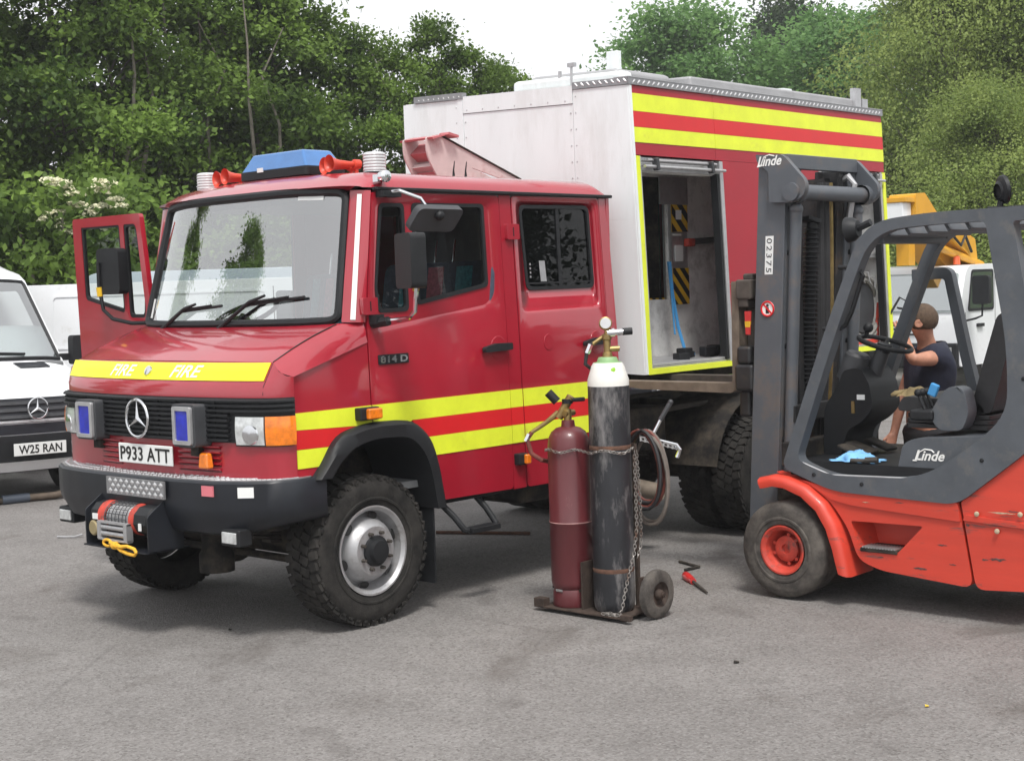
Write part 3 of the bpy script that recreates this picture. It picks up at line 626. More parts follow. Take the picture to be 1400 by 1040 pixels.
# --- stripes
def sideband(name, mat, pts, d=-.004): q = MB(); q.panel(pts, [], fN, d, d+.005); return q.build(name, mat, FE)
y1t, y1b, y2t, y2b = 1.226, 1.118, 1.010, .900
for (xa, xb, lo) in ((-.452, .092, True), (.10, 1.231, False), (1.238, 1.348, None), (1.356, 2.218, None), (2.226, 2.305, None)):
    if lo is True:
        sideband('yellow_stripe', YEL, [(xa, 1.137), (.0, 1.122), (.0, 1.10), (.092, 1.10), (.092, y1t), (xa, y1t)]); sideband('red_stripe', REDST, [(xa, 1.034), (-.19, 1.03), (-.09, 1.09), (.0, 1.12), (xa, 1.135)]); sideband('yellow_stripe', YEL, [(xa, .932), (-.27, .93), (-.19, 1.028), (xa, 1.032)])
    elif lo is False:
        sideband('yellow_stripe', YEL, [(xa, 1.10), (.36, 1.10), (.40, y1b), (xb, y1b), (xb, y1t), (xa, y1t)]); sideband('red_stripe', REDST, [(.47, y2t+.001), (xb, y2t+.001), (xb, y1b-.001), (.40, y1b-.001)]); sideband('yellow_stripe', YEL, [(.53, y2b), (xb, y2b), (xb, y2t), (.47, y2t)])
    else:
        for n_, m_, z0, z1 in (('yellow_stripe', YEL, y1b, y1t), ('red_stripe', REDST, y2t+.001, y1b-.001), ('yellow_stripe', YEL, y2b, y2t)): sideband(n_, m_, [(xa, z0), (xb, z0), (xb, z1), (xa, z1)], -.002 if xa < 1.3 else -.004)
# --- door furniture
for x, z in ((1.125, 1.485), (2.07, 1.475)):
    f = lambda u, v, d: fN(u, v, d)
    b = MB(); b.panel([(x+.03+.07*math.cos(k), z+.075*math.sin(k)) for k in lin(0, 2*PI, 25)[:-1]], [], fN, -.003, .012); b.build('handle_recess', RED, FE, bevel=.008)
    b = MB(); b.panel(rpoly([(x-.125, z-.018), (x+.115, z-.012), (x+.115, z+.030), (x-.02, z+.032), (x-.125, z+.012)], .012), [], fN, -.045, -.012); b.box((x-.11, -.02, z-.01), (x-.08, .02, z+.01)); b.box((x+.06, -.02, z-.01), (x+.10, .02, z+.02)); b.build('door_handle', BLK, FE, bevel=.008)
b = MB(); b.panel([(1.62+.045*math.cos(k), 1.50+.05*math.sin(k)) for k in lin(0, 2*PI, 25)[:-1]], [], fN, -.004, .004); b.build('filler_cap', RED, FE, bevel=.003)
for x, z in ((.115, 1.775), (1.325, 2.19)):
    b = MB(); b.panel(rpoly([(x-.055, z-.05), (x+.055, z-.05), (x+.055, z+.045), (x-.055, z+.045)], .01), [], fN, -.022, .006); h = b.build('hinge', RED, FE, bevel=.006)
    b = MB(); b.panel([(x-.004, z-.03), (x+.004, z-.03), (x+.004, z+.025), (x-.004, z+.025)], [], fN, -.0235, -.02); b.build('hinge_slot', BLK, h)
bd = MB(); bd.panel(rpoly([(.165, 1.445), (.395, 1.445), (.395, 1.50), (.165, 1.50)], .006), [], fN, -.008, .002); bd = bd.build('model_badge', BLK, FE)
text('814 D', .21, .040, (.28, tl(1.47)-.0085, 1.473), (1, 0, 0), (0, .03, 1), CHROME, bd, depth=.003, bold=.03)
for x, z, w in ((.055, 1.185, .115), (1.305, .80, .055)):
    b = MB(); b.box((x-w/2-.03, -.035, z-.035), (x+w/2, .02, z+.035)); lb = b.build('side_marker', BLK, FE, bevel=.008)
    b = MB(); b.box((x-w/2+.01, -.062, z-.030), (x+w/2-.002, -.03, z+.030)); b.build('lens', LENSO, lb, bevel=.01)
if True:
    b = MB(); b.panel([(1.286, .72), (1.306, .72), (1.306, .875), (1.286, .875)], [], fN, -.006, .01)
# --- wheel arch flares
for sg in (-1, 1):
    oa = rpoly([(-.372, .868), (-.30, .94), (-.19, 1.09), (.05, 1.138), (.36, 1.125), (.50, 1.01), (.555, .86), (.605, .60)], [0, .05, .1, .12, .15, .15, .1, 0], 4)
    ia = rpoly([(-.27, .868), (-.21, .94), (-.11, 1.015), (.06, 1.05), (.32, 1.035), (.425, .94), (.475, .82), (.515, .60)], [0, .05, .1, .12, .15, .15, .1, 0], 4)
    n = len(oa); P = []
    for k in range(n):
        o, i = oa[k], ia[k]; P += [(o[0], .01, o[1]), (o[0], -.035, o[1]), (lerp(o[0], i[0], .25), -.058, lerp(o[1], i[1], .25)), (i[0], -.058, i[1]), (i[0], .06, i[1]), (i[0], .45, i[1])]
    b = MB(); b.add(P, [(k*6+j, k*6+j+1, (k+1)*6+j+1, (k+1)*6+j) for k in range(n-1) for j in range(5)]); b.add([P[0], P[1], P[2], P[3], P[4]], [(0, 1, 2, 3, 4)])
    if sg > 0: b.mirror(YC)
    b.build('wheel_arch', BLK, FE, sharp=45)
# --- bumper
BPL = [(1.07, -.29), (1.075, -.48), (1.03, -.60), (.90, -.705), (.72, -.785), (.45, -.82), (0, -.832)]
bp = [(YC-d, x) for d, x in BPL]+[(YC+d, x) for d, x in BPL[-2::-1]]
def bump(u, v):
    i = min(int(u), len(bp)-2); t = u-i; y = lerp(bp[i][0], bp[i+1][0], t); x = lerp(bp[i][1], bp[i+1][1], t); dy = abs(y-YC); e = max(0, (dy-.80)/.27)
    prof = [(.06, .880), (.012, .886), (0, .874), (0, .74), (.01, .69), (.05, lerp(.605, .66, e)), (.10, lerp(.585, .65, e)), (.30, lerp(.60, .66, e))][v]
    c = Vector((.1, YC)); d = (Vector((.25, YC+(y-YC)*.55))-Vector((x, y))).normalized(); return (x+d.x*prof[0], y+d.y*prof[0], prof[1])
b = MB(); us = [i+k/3 for i in range(len(bp)-1) for k in range(3)]+[len(bp)-1]; b.grid(bump, us, list(range(8))); bumper = b.build('bumper', BLKP, FE, sharp=40)
b = MB()
def btop(u, w):
    p = Vector(bump(u, 1)); d = (Vector((.25, YC+(p.y-YC)*.55, 0))-Vector((p.x, p.y, 0))).normalized(); return tuple(p+d*(w*.16+.005)+Vector((0, 0, .004)))
b.slab(lambda u, w, d: (btop(u, w)[0], btop(u, w)[1], btop(u, w)[2]-d), us[2:-2], [0, 1], .006); bt = b.build('bumper_tread', TREADD, FE)
b = MB()
for i in range(120):
    for w in (.18, .5, .82):
        u = 1.2+(len(bp)-3.4)*(i+(.5 if w == .5 else 0))/120; p = Vector(btop(u, w)); q = (Vector(btop(u+.03, w))-p).normalized(); a = 1 if (i % 2) else -1
        b.obox(p+Vector((0, 0, .002)), (.022, .007, .004), q+Vector((a*.8, 0, 0)), Vector((0, 0, 1)).cross(q+Vector((a*.8, 0, 0))), .6)
b.build('tread_lozenges', ALU, bt, flat=True)['kind'] = 'stuff'
# front chequer plate above the winch
b = MB(); b.box((-.848, .655, .775), (-.836, 1.205, .872)); cp = b.build('chequer_plate', TREADD, FE)
for r in range(3):
    for k in range(10):
        y = .68+k*.054+(.027 if r % 2 else 0); z = .795+r*.028
        if y < 1.19: b = MB(); b.add([(-.849, y-.021, z), (-.849, y, z+.016), (-.849, y+.021, z), (-.849, y, z-.016), (-.853, y, z)], [(0, 1, 4), (1, 2, 4), (2, 3, 4), (3, 0, 4)]); b.build('lozenge', TREADP, cp, flat=True)
for y, x, z, w, h, m in ((.345, -.829, .835, .085, .055, PINK), (.135, -.772, .830, .085, .055, PLATEW), (2.085, -.57, .815, .05, .06, PLATEW)):
    # small labels stuck on the bumper, set along its face
    i = min(range(len(bp)-1), key=lambda k: abs((bp[k][0]+bp[k+1][0])/2-y)); a = Vector((bp[i][1], bp[i][0], 0)); c = Vector((bp[i+1][1], bp[i+1][0], 0)); t = (c-a).normalized()
    yy = max(min(y, max(a.y, c.y)), min(a.y, c.y)); p = a+(c-a)*((yy-a.y)/(c.y-a.y)); nrm = Vector((-abs(t.y), t.x*(1 if t.y > 0 else -1), 0))
    b = MB(); b.obox((p.x, p.y, z), (w, .008, h), t, nrm); b.build('bumper_label', m, FE)
for y in (.245, 1.835):                                    # fog lamps
    b = MB(); b.obox((-.690, y, .588), (.09, .160, .095), (1, 0, 0), (0, 1, 0), 1.0); fg = b.build('fog_lamp', BLK, FE, bevel=.012)
    b = MB(); b.obox((-.738, y, .588), (.012, .118, .060)); b.build('lens', LENSW, fg, bevel=.004)
    b = MB(); b.box((-.68, y-.02, .635), (-.64, y+.02, .72)); b.build('bracket', CHAS, fg)
# --- winch
WN = pivot('winch', FE, (-.9, YC, .55))
b = MB(); b.box((-1.0, .66, .452), (-.66, 1.42, .462))
for y in (.66, 1.41): b.panel(rpoly([(-.98, .455), (-.70, .455), (-.70, .80), (-.84, .80), (-.98, .70)], .02), [], lambda u, v, d: (u, d, v), y, y+.01)
b.build('mounting_tray', BLKP, WN)
wx, wz = -.865, .655
def drumcyl(name, mat, y0, y1, r0, n=24): q = MB(); q.lathe([(0, r0*.85), (.012, r0), (y1-y0-.012, r0), (y1-y0, r0*.85), (y1-y0, .001)], (wx, y0, wz), (0, 1, 0), n); q.add([(wx, y0, wz)], []); return q.build(name, mat, WN, sharp=30)
drumcyl('motor_housing', BLK, .70, .86, .105, 10); drumcyl('end_collar', FREDR, .86, .915, .108); drumcyl('end_collar', FREDR, 1.20, 1.29, .108); drumcyl('gearbox', BLK, 1.29, 1.39, .100, 10)
b = MB()
for k in range(22): b.lathe([(0, .084), (.005, .091), (.010, .084)], (wx, .918+k*.0127, wz), (0, 1, 0), 24)
b.cyl((wx, .915, wz), (wx, 1.2, wz), .083); b.build('cable_drum', STEEL, WN)
q = MB()
for k in range(9):
    a = -.3+k*.33; q.tube([(wx-math.cos(a)*.107, .925, wz+math.sin(a)*.107), (wx-math.cos(a)*.107, 1.19, wz+math.sin(a)*.107)], .0035, 5)
for k in range(7):
    y = .93+k*.043; q.tube([(wx-math.cos(a)*.109, y, wz+math.sin(a)*.109) for a in lin(-.3, 2.4, 10)], .0035, 5)
q.build('drum_guard', DARKGREY, WN)
fl = pivot('fairlead', WN, (-.985, YC, .575)); q = MB()
for y in (.895, 1.215): q.box((-1.005, y-.02, .515), (-.955, y+.02, .635))
q.box((-1.0, .875, .625), (-.96, 1.235, .64)); q.box((-1.0, .875, .508), (-.96, 1.235, .522)); q.build('frame', ALU, fl)
for z in (.553, .597): q = MB(); q.cyl((-.985, .915, z), (-.985, 1.195, z), .017); q.build('roller', STEEL, fl)
q = MB(); q.lathe([(0, .055), (.03, .055), (.038, .045), (.038, .001)], (-.94, 1.335, .575), (-1, 0, 0), 28); q.build('tow_disc', M('gold_disc', (.38, .31, .17), .45, .5, var=.1), WN)
for lo, hi in (((-.978, 1.27, .64), (-.97, 1.33, .68)), ((-.978, .745, .60), (-.972, .775, .65))): q = MB(); q.box(lo, hi); q.build('winch_label', PLATEW, WN)
hk = pivot('winch_hook', WN, (-1.0, .98, .50)); q = MB()
q.tube([(-1.0, 1.12+.05*math.cos(k), .492+.022*math.sin(k)) for k in lin(0, 2*PI, 20)[:-1]], .010, 8, True)
q.tube([(-1.005, 1.08, .498), (-1.01, 1.02, .492), (-1.01, .95, .480), (-1.01, .87, .492), (-1.0, .80, .478), (-1.0, .775, .455), (-1.0, .80, .435), (-1.0, .87, .438), (-1.005, .95, .455), (-1.01, 1.0, .485)], [.012, .018, .014, .012, .012, .012, .012, .013, .014, .014], 8)
q.lathe([(0, .022), (.02, .028), (.05, .022)], (-1.008, .99, .488), (0, 1, -.2), 12, True); q.build('rope_eye', HOOK, hk)
WN.scale = (.82, .80, .80); WN.location.z += .018; WN.location.y -= .045; WN.location.x += .03
# --- mirrors
def mirror_head(c, w, h, t, tilt, name='door_mirror', xd=(0, -1, 0), yd=(0, 0, 1)):
    q = MB(); X = Vector(xd).normalized(); Yv = Vector(yd).normalized(); Z = X.cross(Yv); o = rpoly([(-w/2, -h/2), (w/2, -h/2), (w/2, h/2), (-w/2, h/2)], .035, 5); c = Vector(c)
    q.panel(o, [], lambda u, v, d: tuple(c+X*u+Yv*v+Z*d), 0, t); ob = q.build(name, BLK, FE, bevel=.02, seg=3); return ob
q = mirror_head((.05, -.325, 2.01), .215, .295, -.09, 0, xd=(-.35, -.94, 0))
b = MB(); b.tube([(.14, .02, 1.685), (.16, -.10, 1.69), (.16, -.24, 1.70), (.14, -.31, 1.74), (.11, -.36, 1.86), (.095, -.37, 2.02)], .013, 8); b.build('arm', CHROME, q)
b = MB(); b.obox((.145, .0, 1.70), (.06, .06, .05)); b.tube([(.14, .03, 1.675), (.15, -.09, 1.688)], .026, 8); b.build('arm_base', BLK, q)
b = MB(); b.tube([(.119, -.345, 1.85), (.109, -.358, 1.93)], .018, 8); b.build('arm_clip', M('yellow_clip', (.75, .48, .02), .4), q)
q = mirror_head((.44, -.20, 2.235), .30, .15, -.05, 0, 'kerb_mirror', xd=(1, -.2, -.02), yd=(.12, -.55, .75)); q.data.materials[0] = DARKGREY
b = MB(); b.tube([(.28, .03, 2.40), (.30, -.06, 2.405), (.38, -.14, 2.36), (.43, -.17, 2.27)], .010, 8); b.build('arm', CHROME, q)
b = MB(); b.box((.22, -.01, 2.375), (.36, .05, 2.41)); b.build('arm_base', BLK, q)
b = MB(); b.ball((.44, -.225, 2.26), .03); b.build('knuckle', BLK, q)
# --- open driver's door on the far side (opened square to the cab)
HX, HY = .105, 2.06
def fO(u, v, d): return (HX+.02-tl(v)*.9+.03-d*1.0-.0, HY+(u-.10)*.76, v)
dO = glassed('front_door', [(.10, 1.69), (.10, 1.0), (.40, 1.0), (.56, .70), (1.225, .70), (1.238, 1.5), (1.228, 2.405), (.192, 2.405)], R_1, [WQ, WM], lambda u, v, d: fO(u, v, d), FE)
q = mirror_head((.0, 2.405, 2.04), .215, .30, -.09, 0, xd=(.12, -.99, 0))
b = MB(); b.tube([(.08, 2.12, 1.70), (.04, 2.22, 1.70), (.02, 2.40, 1.73), (0, 2.475, 1.79), (-.02, 2.485, 1.95), (-.02, 2.48, 2.10)], .013, 8); b.build('arm', BLK, q)
b = MB(); b.tube([(-.012, 2.487, 1.88), (-.018, 2.487, 1.94)], .02, 8); b.build('arm_clip', M('amber_clip', (.75, .48, .02), .4), q)
# --- roof equipment
RZ = 2.535
lb = pivot('light_bar', FE, (.42, YC, RZ))
b = MB(); b.panel(rpoly([(.73, .30), (1.37, .30), (1.37, .62), (.73, .62)], .04), [], lambda u, v, d: (v, u, d), RZ+.02, RZ+.072); b.box((.36, .8, RZ-.02), (.56, .9, RZ+.04)); b.box((.36, 1.2, RZ-.02), (.56, 1.3, RZ+.04)); b.build('base', BLK, lb, bevel=.012)
b = MB(); P = []
for z, i in ((RZ+.075, 0), (RZ+.12, .03), (RZ+.178, .065)):
    P.append([(.31+i*.6, .74+i*1.1, z), (.61-i*.6, .74+i*1.1, z), (.61-i*.6, 1.36-i*1.1, z), (.31+i*.6, 1.36-i*1.1, z)])
b.add(P[0]+P[1]+P[2], [(k, (k+1) % 4, (k+1) % 4+4, k+4) for k in range(4)]+[(k+4, (k+1) % 4+4, (k+1) % 4+8, k+8) for k in range(4)]+[(8, 9, 10, 11)]); b.build('lens', LENSBAR, lb, bevel=.015)
b = MB(); b.box((.292, 1.13, RZ+.062), (.30, 1.18, RZ+.088)); b.build('label', PLATEW, lb)
for y in (.245, 1.83):
    bc = pivot('beacon', FE, (.40, y, RZ-.03)); z = RZ-.035
    b = MB(); b.lathe([(0, .085), (.03, .08), (.035, .07), (.035, 0.001)], (.40, y, z), (0, 0, 1), 28); b.build('base', BLK, bc)
    b = MB(); b.lathe([(0, .068)]+[(.004+k*.0085, .064+(.003 if k % 2 else 0)) for k in range(12)]+[(.108, .060), (.112, .05), (.112, .001)], (.40, y, z+.035), (0, 0, 1), 28); b.build('lens', LENSC, bc, sharp=20)
for y, z, x in ((.60, .062, .34), (.51, .068, .30), (1.50, .065, .30), (1.64, .060, .34)):
    hn = MB(); a = Vector((-1, .12, .0)); hn.lathe([(0, .015), (.05, .018), (.12, .024), (.155, .037), (.172, .049), (.176, .051), (.170, .044), (.14, .030), (.06, .014), (.055, .001)], (x+.18, y, RZ+z), a, 24)
    hn.lathe([(0, .001), (0, .028), (.04, .028), (.045, .018)], (x+.22, y-.005, RZ+z), a, 16); hn.cyl((x+.2, y, RZ-.02), (x+.2, y, RZ+z), .012); hn.build('air_horn', HORN, FE)
b = MB(); b.lathe([(0, .001), (0, .03), (.05, .034), (.06, .02), (.06, .001)], (.25, .03, 2.487), (-.2, -1, 0), 18); b.box((.22, .03, 2.46), (.29, .07, 2.50)); b.build('roof_marker', CHROME, FE)
# stowed boom bracket on the rear of the roof
bo = pivot('roof_boom', FE, (1.8, 1.0, 2.54))
PINKW = M('weathered_pink_white', (.55, .44, .43), .6, var=.12, vs=5, dirt=(.45, .25, .25), dirt_s=4, dirt_t=.62); BRED = M('faded_red_paint', (.45, .13, .14), .6, var=.15, vs=6)
prof = rpoly([(1.475, 2.93), (1.475, 2.78), (1.62, 2.52), (2.385, 2.52), (2.385, 2.625), (1.60, 2.965)], [.02, .1, .02, 0, .02, .05])
for y in (.90, 1.115): b = MB(); b.prism(prof, 'y', y, y+.012, [[(1.98, 2.56), (2.26, 2.56), (2.26, 2.60), (1.90, 2.70)]]); b.build('side_plate', PINKW, bo)
b = MB(); b.prism([(1.49, 2.91), (1.60, 2.945), (1.59, 2.955), (1.48, 2.925)], 'y', .85, 1.16); b.build('top_plate', BRED, bo)
b = MB(); b.prism([(1.62, 2.955), (1.72, 2.935), (1.72, 2.955), (1.63, 2.975)], 'y', .84, .93); b.build('stop_block', BRED, bo)
b = MB(); b.prism([(1.53, 2.81), (1.60, 2.75), (1.70, 2.85), (1.62, 2.90)], 'y', .91, 1.115); b.prism([(1.59, 2.66), (1.615, 2.53), (1.63, 2.53), (1.61, 2.66)], 'y', .91, 1.115); b.build('cross_plate', BRED, bo)
b = MB(); b.prism([(1.545, 2.70), (1.60, 2.665), (1.62, 2.70), (1.57, 2.73)], 'y', .91, 1.115); b.build('cross_tube', PINKW, bo)
b = MB(); b.tube([(1.60, .895, 2.955), (2.385, .895, 2.622)], .008, 6); b.build('edge_strip', CHAS, bo)
for x in (1.36, 1.47): b = MB(); b.tube([(x, .55, 2.55), (x, .55, 2.60), (x+.012, .55, 2.66)], [.012, .006, .003], 6); b.build('washer_jet', BLK, FE)
bo.scale.z = .80; bo.location.z -= .004
# --- chassis and running gear
b = MB()
for y in (.62, 1.46): b.box((-.60, y-.035, .72), (6.1, y+.035, .93))
for x in (-.4, .55, 1.4, 2.4, 3.1, 4.4, 5.2, 6.0): b.box((x-.04, .655, .76), (x+.04, 1.425, .90))
b.build('chassis_rails', CHAS, FE, bevel=.008)
b = MB(); b.cyl((.06, .28, .40), (.06, 1.80, .40), .065); b.ball((.06, 1.3, .40), .17, sc=(1, 1.2, 1)); b.cyl((-.14, .3, .36), (-.14, 1.8, .36), .022); b.box((-.12, .52, .42), (.24, .70, .55)); b.box((-.12, 1.38, .42), (.24, 1.56, .55)); b.build('front_axle', CHAS, FE)
b = MB(); b.cyl((3.81, .0, .43), (3.81, 2.08, .43), .075); b.ball((3.81, 1.04, .43), .20); b.cyl((3.6, 1.04, .45), (.3, 1.1, .55), .045); b.build('rear_axle', CHAS, FE)
for y in (.62, 1.46):
    for k in range(4):
        L_ = .62-k*.12
        for cx, cz in ((.06, .50), (3.81, .54)):
            b = MB(); b.slab(lambda u, v, d: (cx+u, v, cz+k*-.022+.10*(u/.62)**2+d), lin(-L_, L_, 11), [y-.04, y+.04], .016); b.build('leaf_spring', SPRING, FE)
b = MB(); b.box((-.35, .70, .55), (.9, 1.4, 1.2)); b.box((.9, .8, .55), (1.7, 1.28, .85)); b.build('engine', CHAS, FE, bevel=.03)
for y in (.25, 1.76): b = MB(); b.box((-.55, y, .58), (.0, y+.07, .64)); b.build('subframe_arm', CHAS, FE)
b = MB(); b.lathe([(0, .001), (0, .10), (.10, .10), (.12, .085), (.28, .08), (.28, .001)], (-.43, .78, .31), (0, 0, 1), 20); b.build('damper', CHAS, FE)
b = MB(); b.cyl((2.9, .25, .80), (2.9, .56, .80), .14); b.box((2.45, .22, .68), (3.1, .55, .98)); b.build('air_tank', CHAS, FE, bevel=.02)
b = MB(); b.box((1.45, .16, .48), (2.25, .58, .86)); b.box((.62, .30, .62), (1.45, 1.8, .70)); b.build('fuel_tank', CHAS, FE, bevel=.05)
b = MB(); b.tube([(2.0, .75, .62), (2.45, .62, .52), (2.62, .30, .47), (2.68, -.02, .42)], .062, 14); b.lathe([(0, .062), (0, .053), (.05, .05), (.05, .001)], (2.685, -.03, .419), (-.05, 1, .13), 14); b.build('exhaust_pipe', EXH, FE)
b = MB(); b.tube([(2.3, .45, 1.02), (3.3, .35, 1.06), (4.6, .3, 1.08)], .016, 6); b.tube([(2.3, .3, .92), (4.4, .15, .98)], .02, 6); b.build('pipework', SPRING, FE)
for (y, s) in ((.01, -1), (2.07, 1)):
    wheel(FE, (.06, .135 if s < 0 else 2*YC-.135, .4225), .4225, .27, .245, s, STEEL, RUB, True, .028, 8, BLK, 42)
for yy in (-.075, .215, 1.865, 2.155):
    wheel(FE, (3.81, yy, .43), .43, .255, .245, -1 if yy < 1 else 1, STEEL, RUB, yy < 1, -.06, 0 if 0 < yy < 2 else 8, None, 42)
b = MB(); b.slab(lambda u, v, d: (3.81+.56*math.cos(u), v, .45+.56*math.sin(u)-d*.0), lin(.25, PI-.15, 14), [-.1, .50], .0); b.grid(lambda u, v: (3.81+.565*math.cos(u), v, .45+.565*math.sin(u)), lin(.25, PI-.15, 14), [-.1, .5]); b.build('rear_mudguard', CHAS, FE)
for y0, y1 in ((.0, .28), (1.80, 2.08)): b = MB(); b.box((.525, y0, .16), (.537, y1, .62)); b.build('mud_flap', BLK, FE)
b = MB(); b.tube([(.66, .10, .62), (.70, .0, .52), (.73, -.05, .445), (.76, -.06, .435), (.97, -.06, .435), (1.0, -.05, .45), (.99, .02, .54), (.97, .10, .62)], .020, 8); b.box((.75, -.105, .424), (.985, -.02, .454)); b.build('step', BLK, FE, bevel=.004)
b = MB(); b.box((.60, .05, .60), (2.3, .12, .635)); b.build('sill', BLK, FE)

# ---------------------------------------------------------------- equipment pod lifted off the chassis
PD = thing('equipment_pod', 'tall white and red equipment body with open roller-shutter bays, raised behind the cab', 'truck body', (4.15, 1.0, 1.235))
def ys(z):
    return lerp(-.10, -.06, (z-1.235)/1.035) if z < 2.27 else lerp(-.06, -.02, min(1, (z-2.27)/.91))
def pp(x, y, z): return (x, y, z+.036*(y+.1))
def sN(u, v, d): return pp(u, ys(v)+d, v)
def side(name, mat, x0, x1, z0, z1, d0, d1, parent=PD, bevel=0):
    zs = [z0]+([2.27] if z0 < 2.27 < z1 else [])+[z1]
    b = MB(); b.slab(lambda u, v, d: sN(u, v, d0+d), [x0, x1], zs, d1-d0); return b.build(name, mat, parent, bevel=bevel, sharp=20)
XR = 5.87
def pbox(name, mat, lo, hi, parent=PD, bevel=0):
    b = MB(); b.box(lo, hi); b.v = [pp(*p) for p in b.v]; return b.build(name, mat, parent, bevel=bevel)
pbox('pod_floor', CHAS, (2.46, -.08, 1.237), (XR, 2.12, 1.275)); pbox('pod_roof', ALUP, (2.46, .0, 3.15), (XR, 2.10, 3.17))
pbox('rear_wall', PODW, (XR-.03, -.02, 1.28), (XR, 2.12, 3.15)); pbox('far_wall', REDPOD, (2.48, 2.09, 1.28), (XR-.03, 2.12, 3.15))
side('corner_post', PODW, 2.4525, 2.4785, 1.24, 3.155, -.007, .05); 
side('door_trim', YEL, 2.479, 2.518, 1.275, 2.69, -.010, .03); side('door_trim', YEL, 2.479, 3.46, 1.238, 1.274, -.012, .03); side('door_trim', YEL, 4.86, XR, 1.238, 1.274, -.012, .03); side('door_trim', YEL, 5.825, XR, 1.275, 2.69, -.010, .03)
side('door_jamb', ALU, 2.519, 2.538, 1.275, 2.69, -.002, .05); side('door_jamb', ALU, 3.452, 3.492, 1.275, 2.69, -.006, .05); side('door_jamb', ALU, 4.815, 4.852, 1.275, 2.69, -.006, .05); side('door_jamb', ALU, 5.79, 5.824, 1.275, 2.69, -.004, .05)
side('jamb_seal', BLK, 3.425, 3.451, 1.29, 2.60, .002, .06); side('jamb_seal', BLK, 5.765, 5.789, 1.29, 2.60, .002, .06)
side('red_panel', REDPOD, 3.494, 4.813, 1.275, 1.817, 0, .03); side('red_panel', REDPOD, 3.494, 4.813, 1.821, 2.695, 0, .03); side('panel_sill', REDPOD, 3.461, 4.859, 1.238, 1.273, 0, .03)
for x0, x1 in ((2.480, 3.418), (3.421, XR)):
    for n_, m_, z0, z1, d in (('red_panel', REDPOD, 2.697, 3.157, 0), ('yellow_stripe', YEL, 2.780, 2.880, -.004), ('red_stripe', REDST, 2.882, 2.984, -.004), ('yellow_stripe', YEL, 2.986, 3.103, -.004)):
        side(n_, m_, x0, x1, z0, z1, d, .02 if d == 0 else -.001)
# roof rail of chequer angle on side and front
side('roof_rail', TREADD, 2.445, XR+.01, 3.158, 3.205, -.012, .10)
b = MB()
for k in range(62):
    x = 2.50+k*.0545; y = ys(3.18)-.0125
    b.add([pp(x-.02, y, 3.168), pp(x+.006, y, 3.195), pp(x+.02, y, 3.19), pp(x-.004, y, 3.165), pp(x, y-.005, 3.18)], [(0, 1, 4), (1, 2, 4), (2, 3, 4), (3, 0, 4)])
b.build('rail_lozenges', TREADP, PD, flat=True, kind='stuff')
pbox('roof_rail_edge', ALU, (2.44, -.035, 3.2055), (XR+.01, .09, 3.211))
def front(name, mat, y0, y1, z0, z1, x0=2.45, t=.025, y0t=None):
    b = MB(); a0 = y0 if y0t is None else y0t
    P = [pp(x0, y0, z0), pp(x0, y1, z0), pp(x0, y1, z1), pp(x0, a0, z1)]; b.add(P+[(x+t, y, z) for x, y, z in P], [(0, 1, 2, 3), (7, 6, 5, 4), (0, 4, 5, 1), (1, 5, 6, 2), (2, 6, 7, 3), (3, 7, 4, 0)]); return b.build(name, mat, PD)
front('front_panel', PODW, -.095, .452, 1.238, 2.27, y0t=-.055); front('front_panel', PODW, -.055, .452, 2.2705, 3.155, y0t=-.015)
front('front_panel', PODW, .456, 1.488, 1.238, 3.06, 2.452); front('front_strip', PODW, .456, 1.488, 3.064, 3.185, 2.446)
front('front_post', PODW, 1.492, 1.54, 1.238, 3.19, 2.444); front('front_panel', PODW, 1.545, 2.0, 1.238, 3.165, 2.45); front('front_panel', PODW, 2.0, 2.12, 1.238, 3.165, 2.455)
front('front_rail', TREADD, -.02, .452, 3.158, 3.205, 2.442, .05); front('front_rail', TREADD, 1.49, 1.99, 3.168, 3.215, 2.438, .05)
b = MB()
for k in range(9):
    for y0 in (.0, 1.52):
        y = y0+k*.052; b.add([pp(2.4405, y-.018, 3.175), pp(2.4405, y+.006, 3.20), pp(2.4405, y+.018, 3.195), pp(2.4405, y-.006, 3.172), pp(2.436, y, 3.187)], [(0, 1, 4), (1, 2, 4), (2, 3, 4), (3, 0, 4)])
b.build('rail_lozenges', TREADP, PD, flat=True, kind='stuff')
b = MB()
for z in np.arange(1.35, 3.15, .11):
    for y in (.43, .476, 1.47, 1.56): b.lathe([(0, .006), (.003, .004), (.0035, .0005)], pp(2.450, y, z), (-1, 0, 0), 8)
for y in np.arange(.52, 1.46, .155): b.lathe([(0, .006), (.003, .004), (.0035, .0005)], pp(2.446, y, 3.085), (-1, 0, 0), 8)
b.build('rivets', ALU, PD, kind='stuff')
pbox('subframe_beam', CHAS, (2.55, .10, 1.15), (XR-.05, .16, 1.236)); pbox('subframe_beam', CHAS, (2.55, 1.60, 1.13), (XR-.05, 1.70, 1.236)); pbox('subframe_beam', CHAS, (2.9, .8, 1.12), (5.6, .9, 1.236))
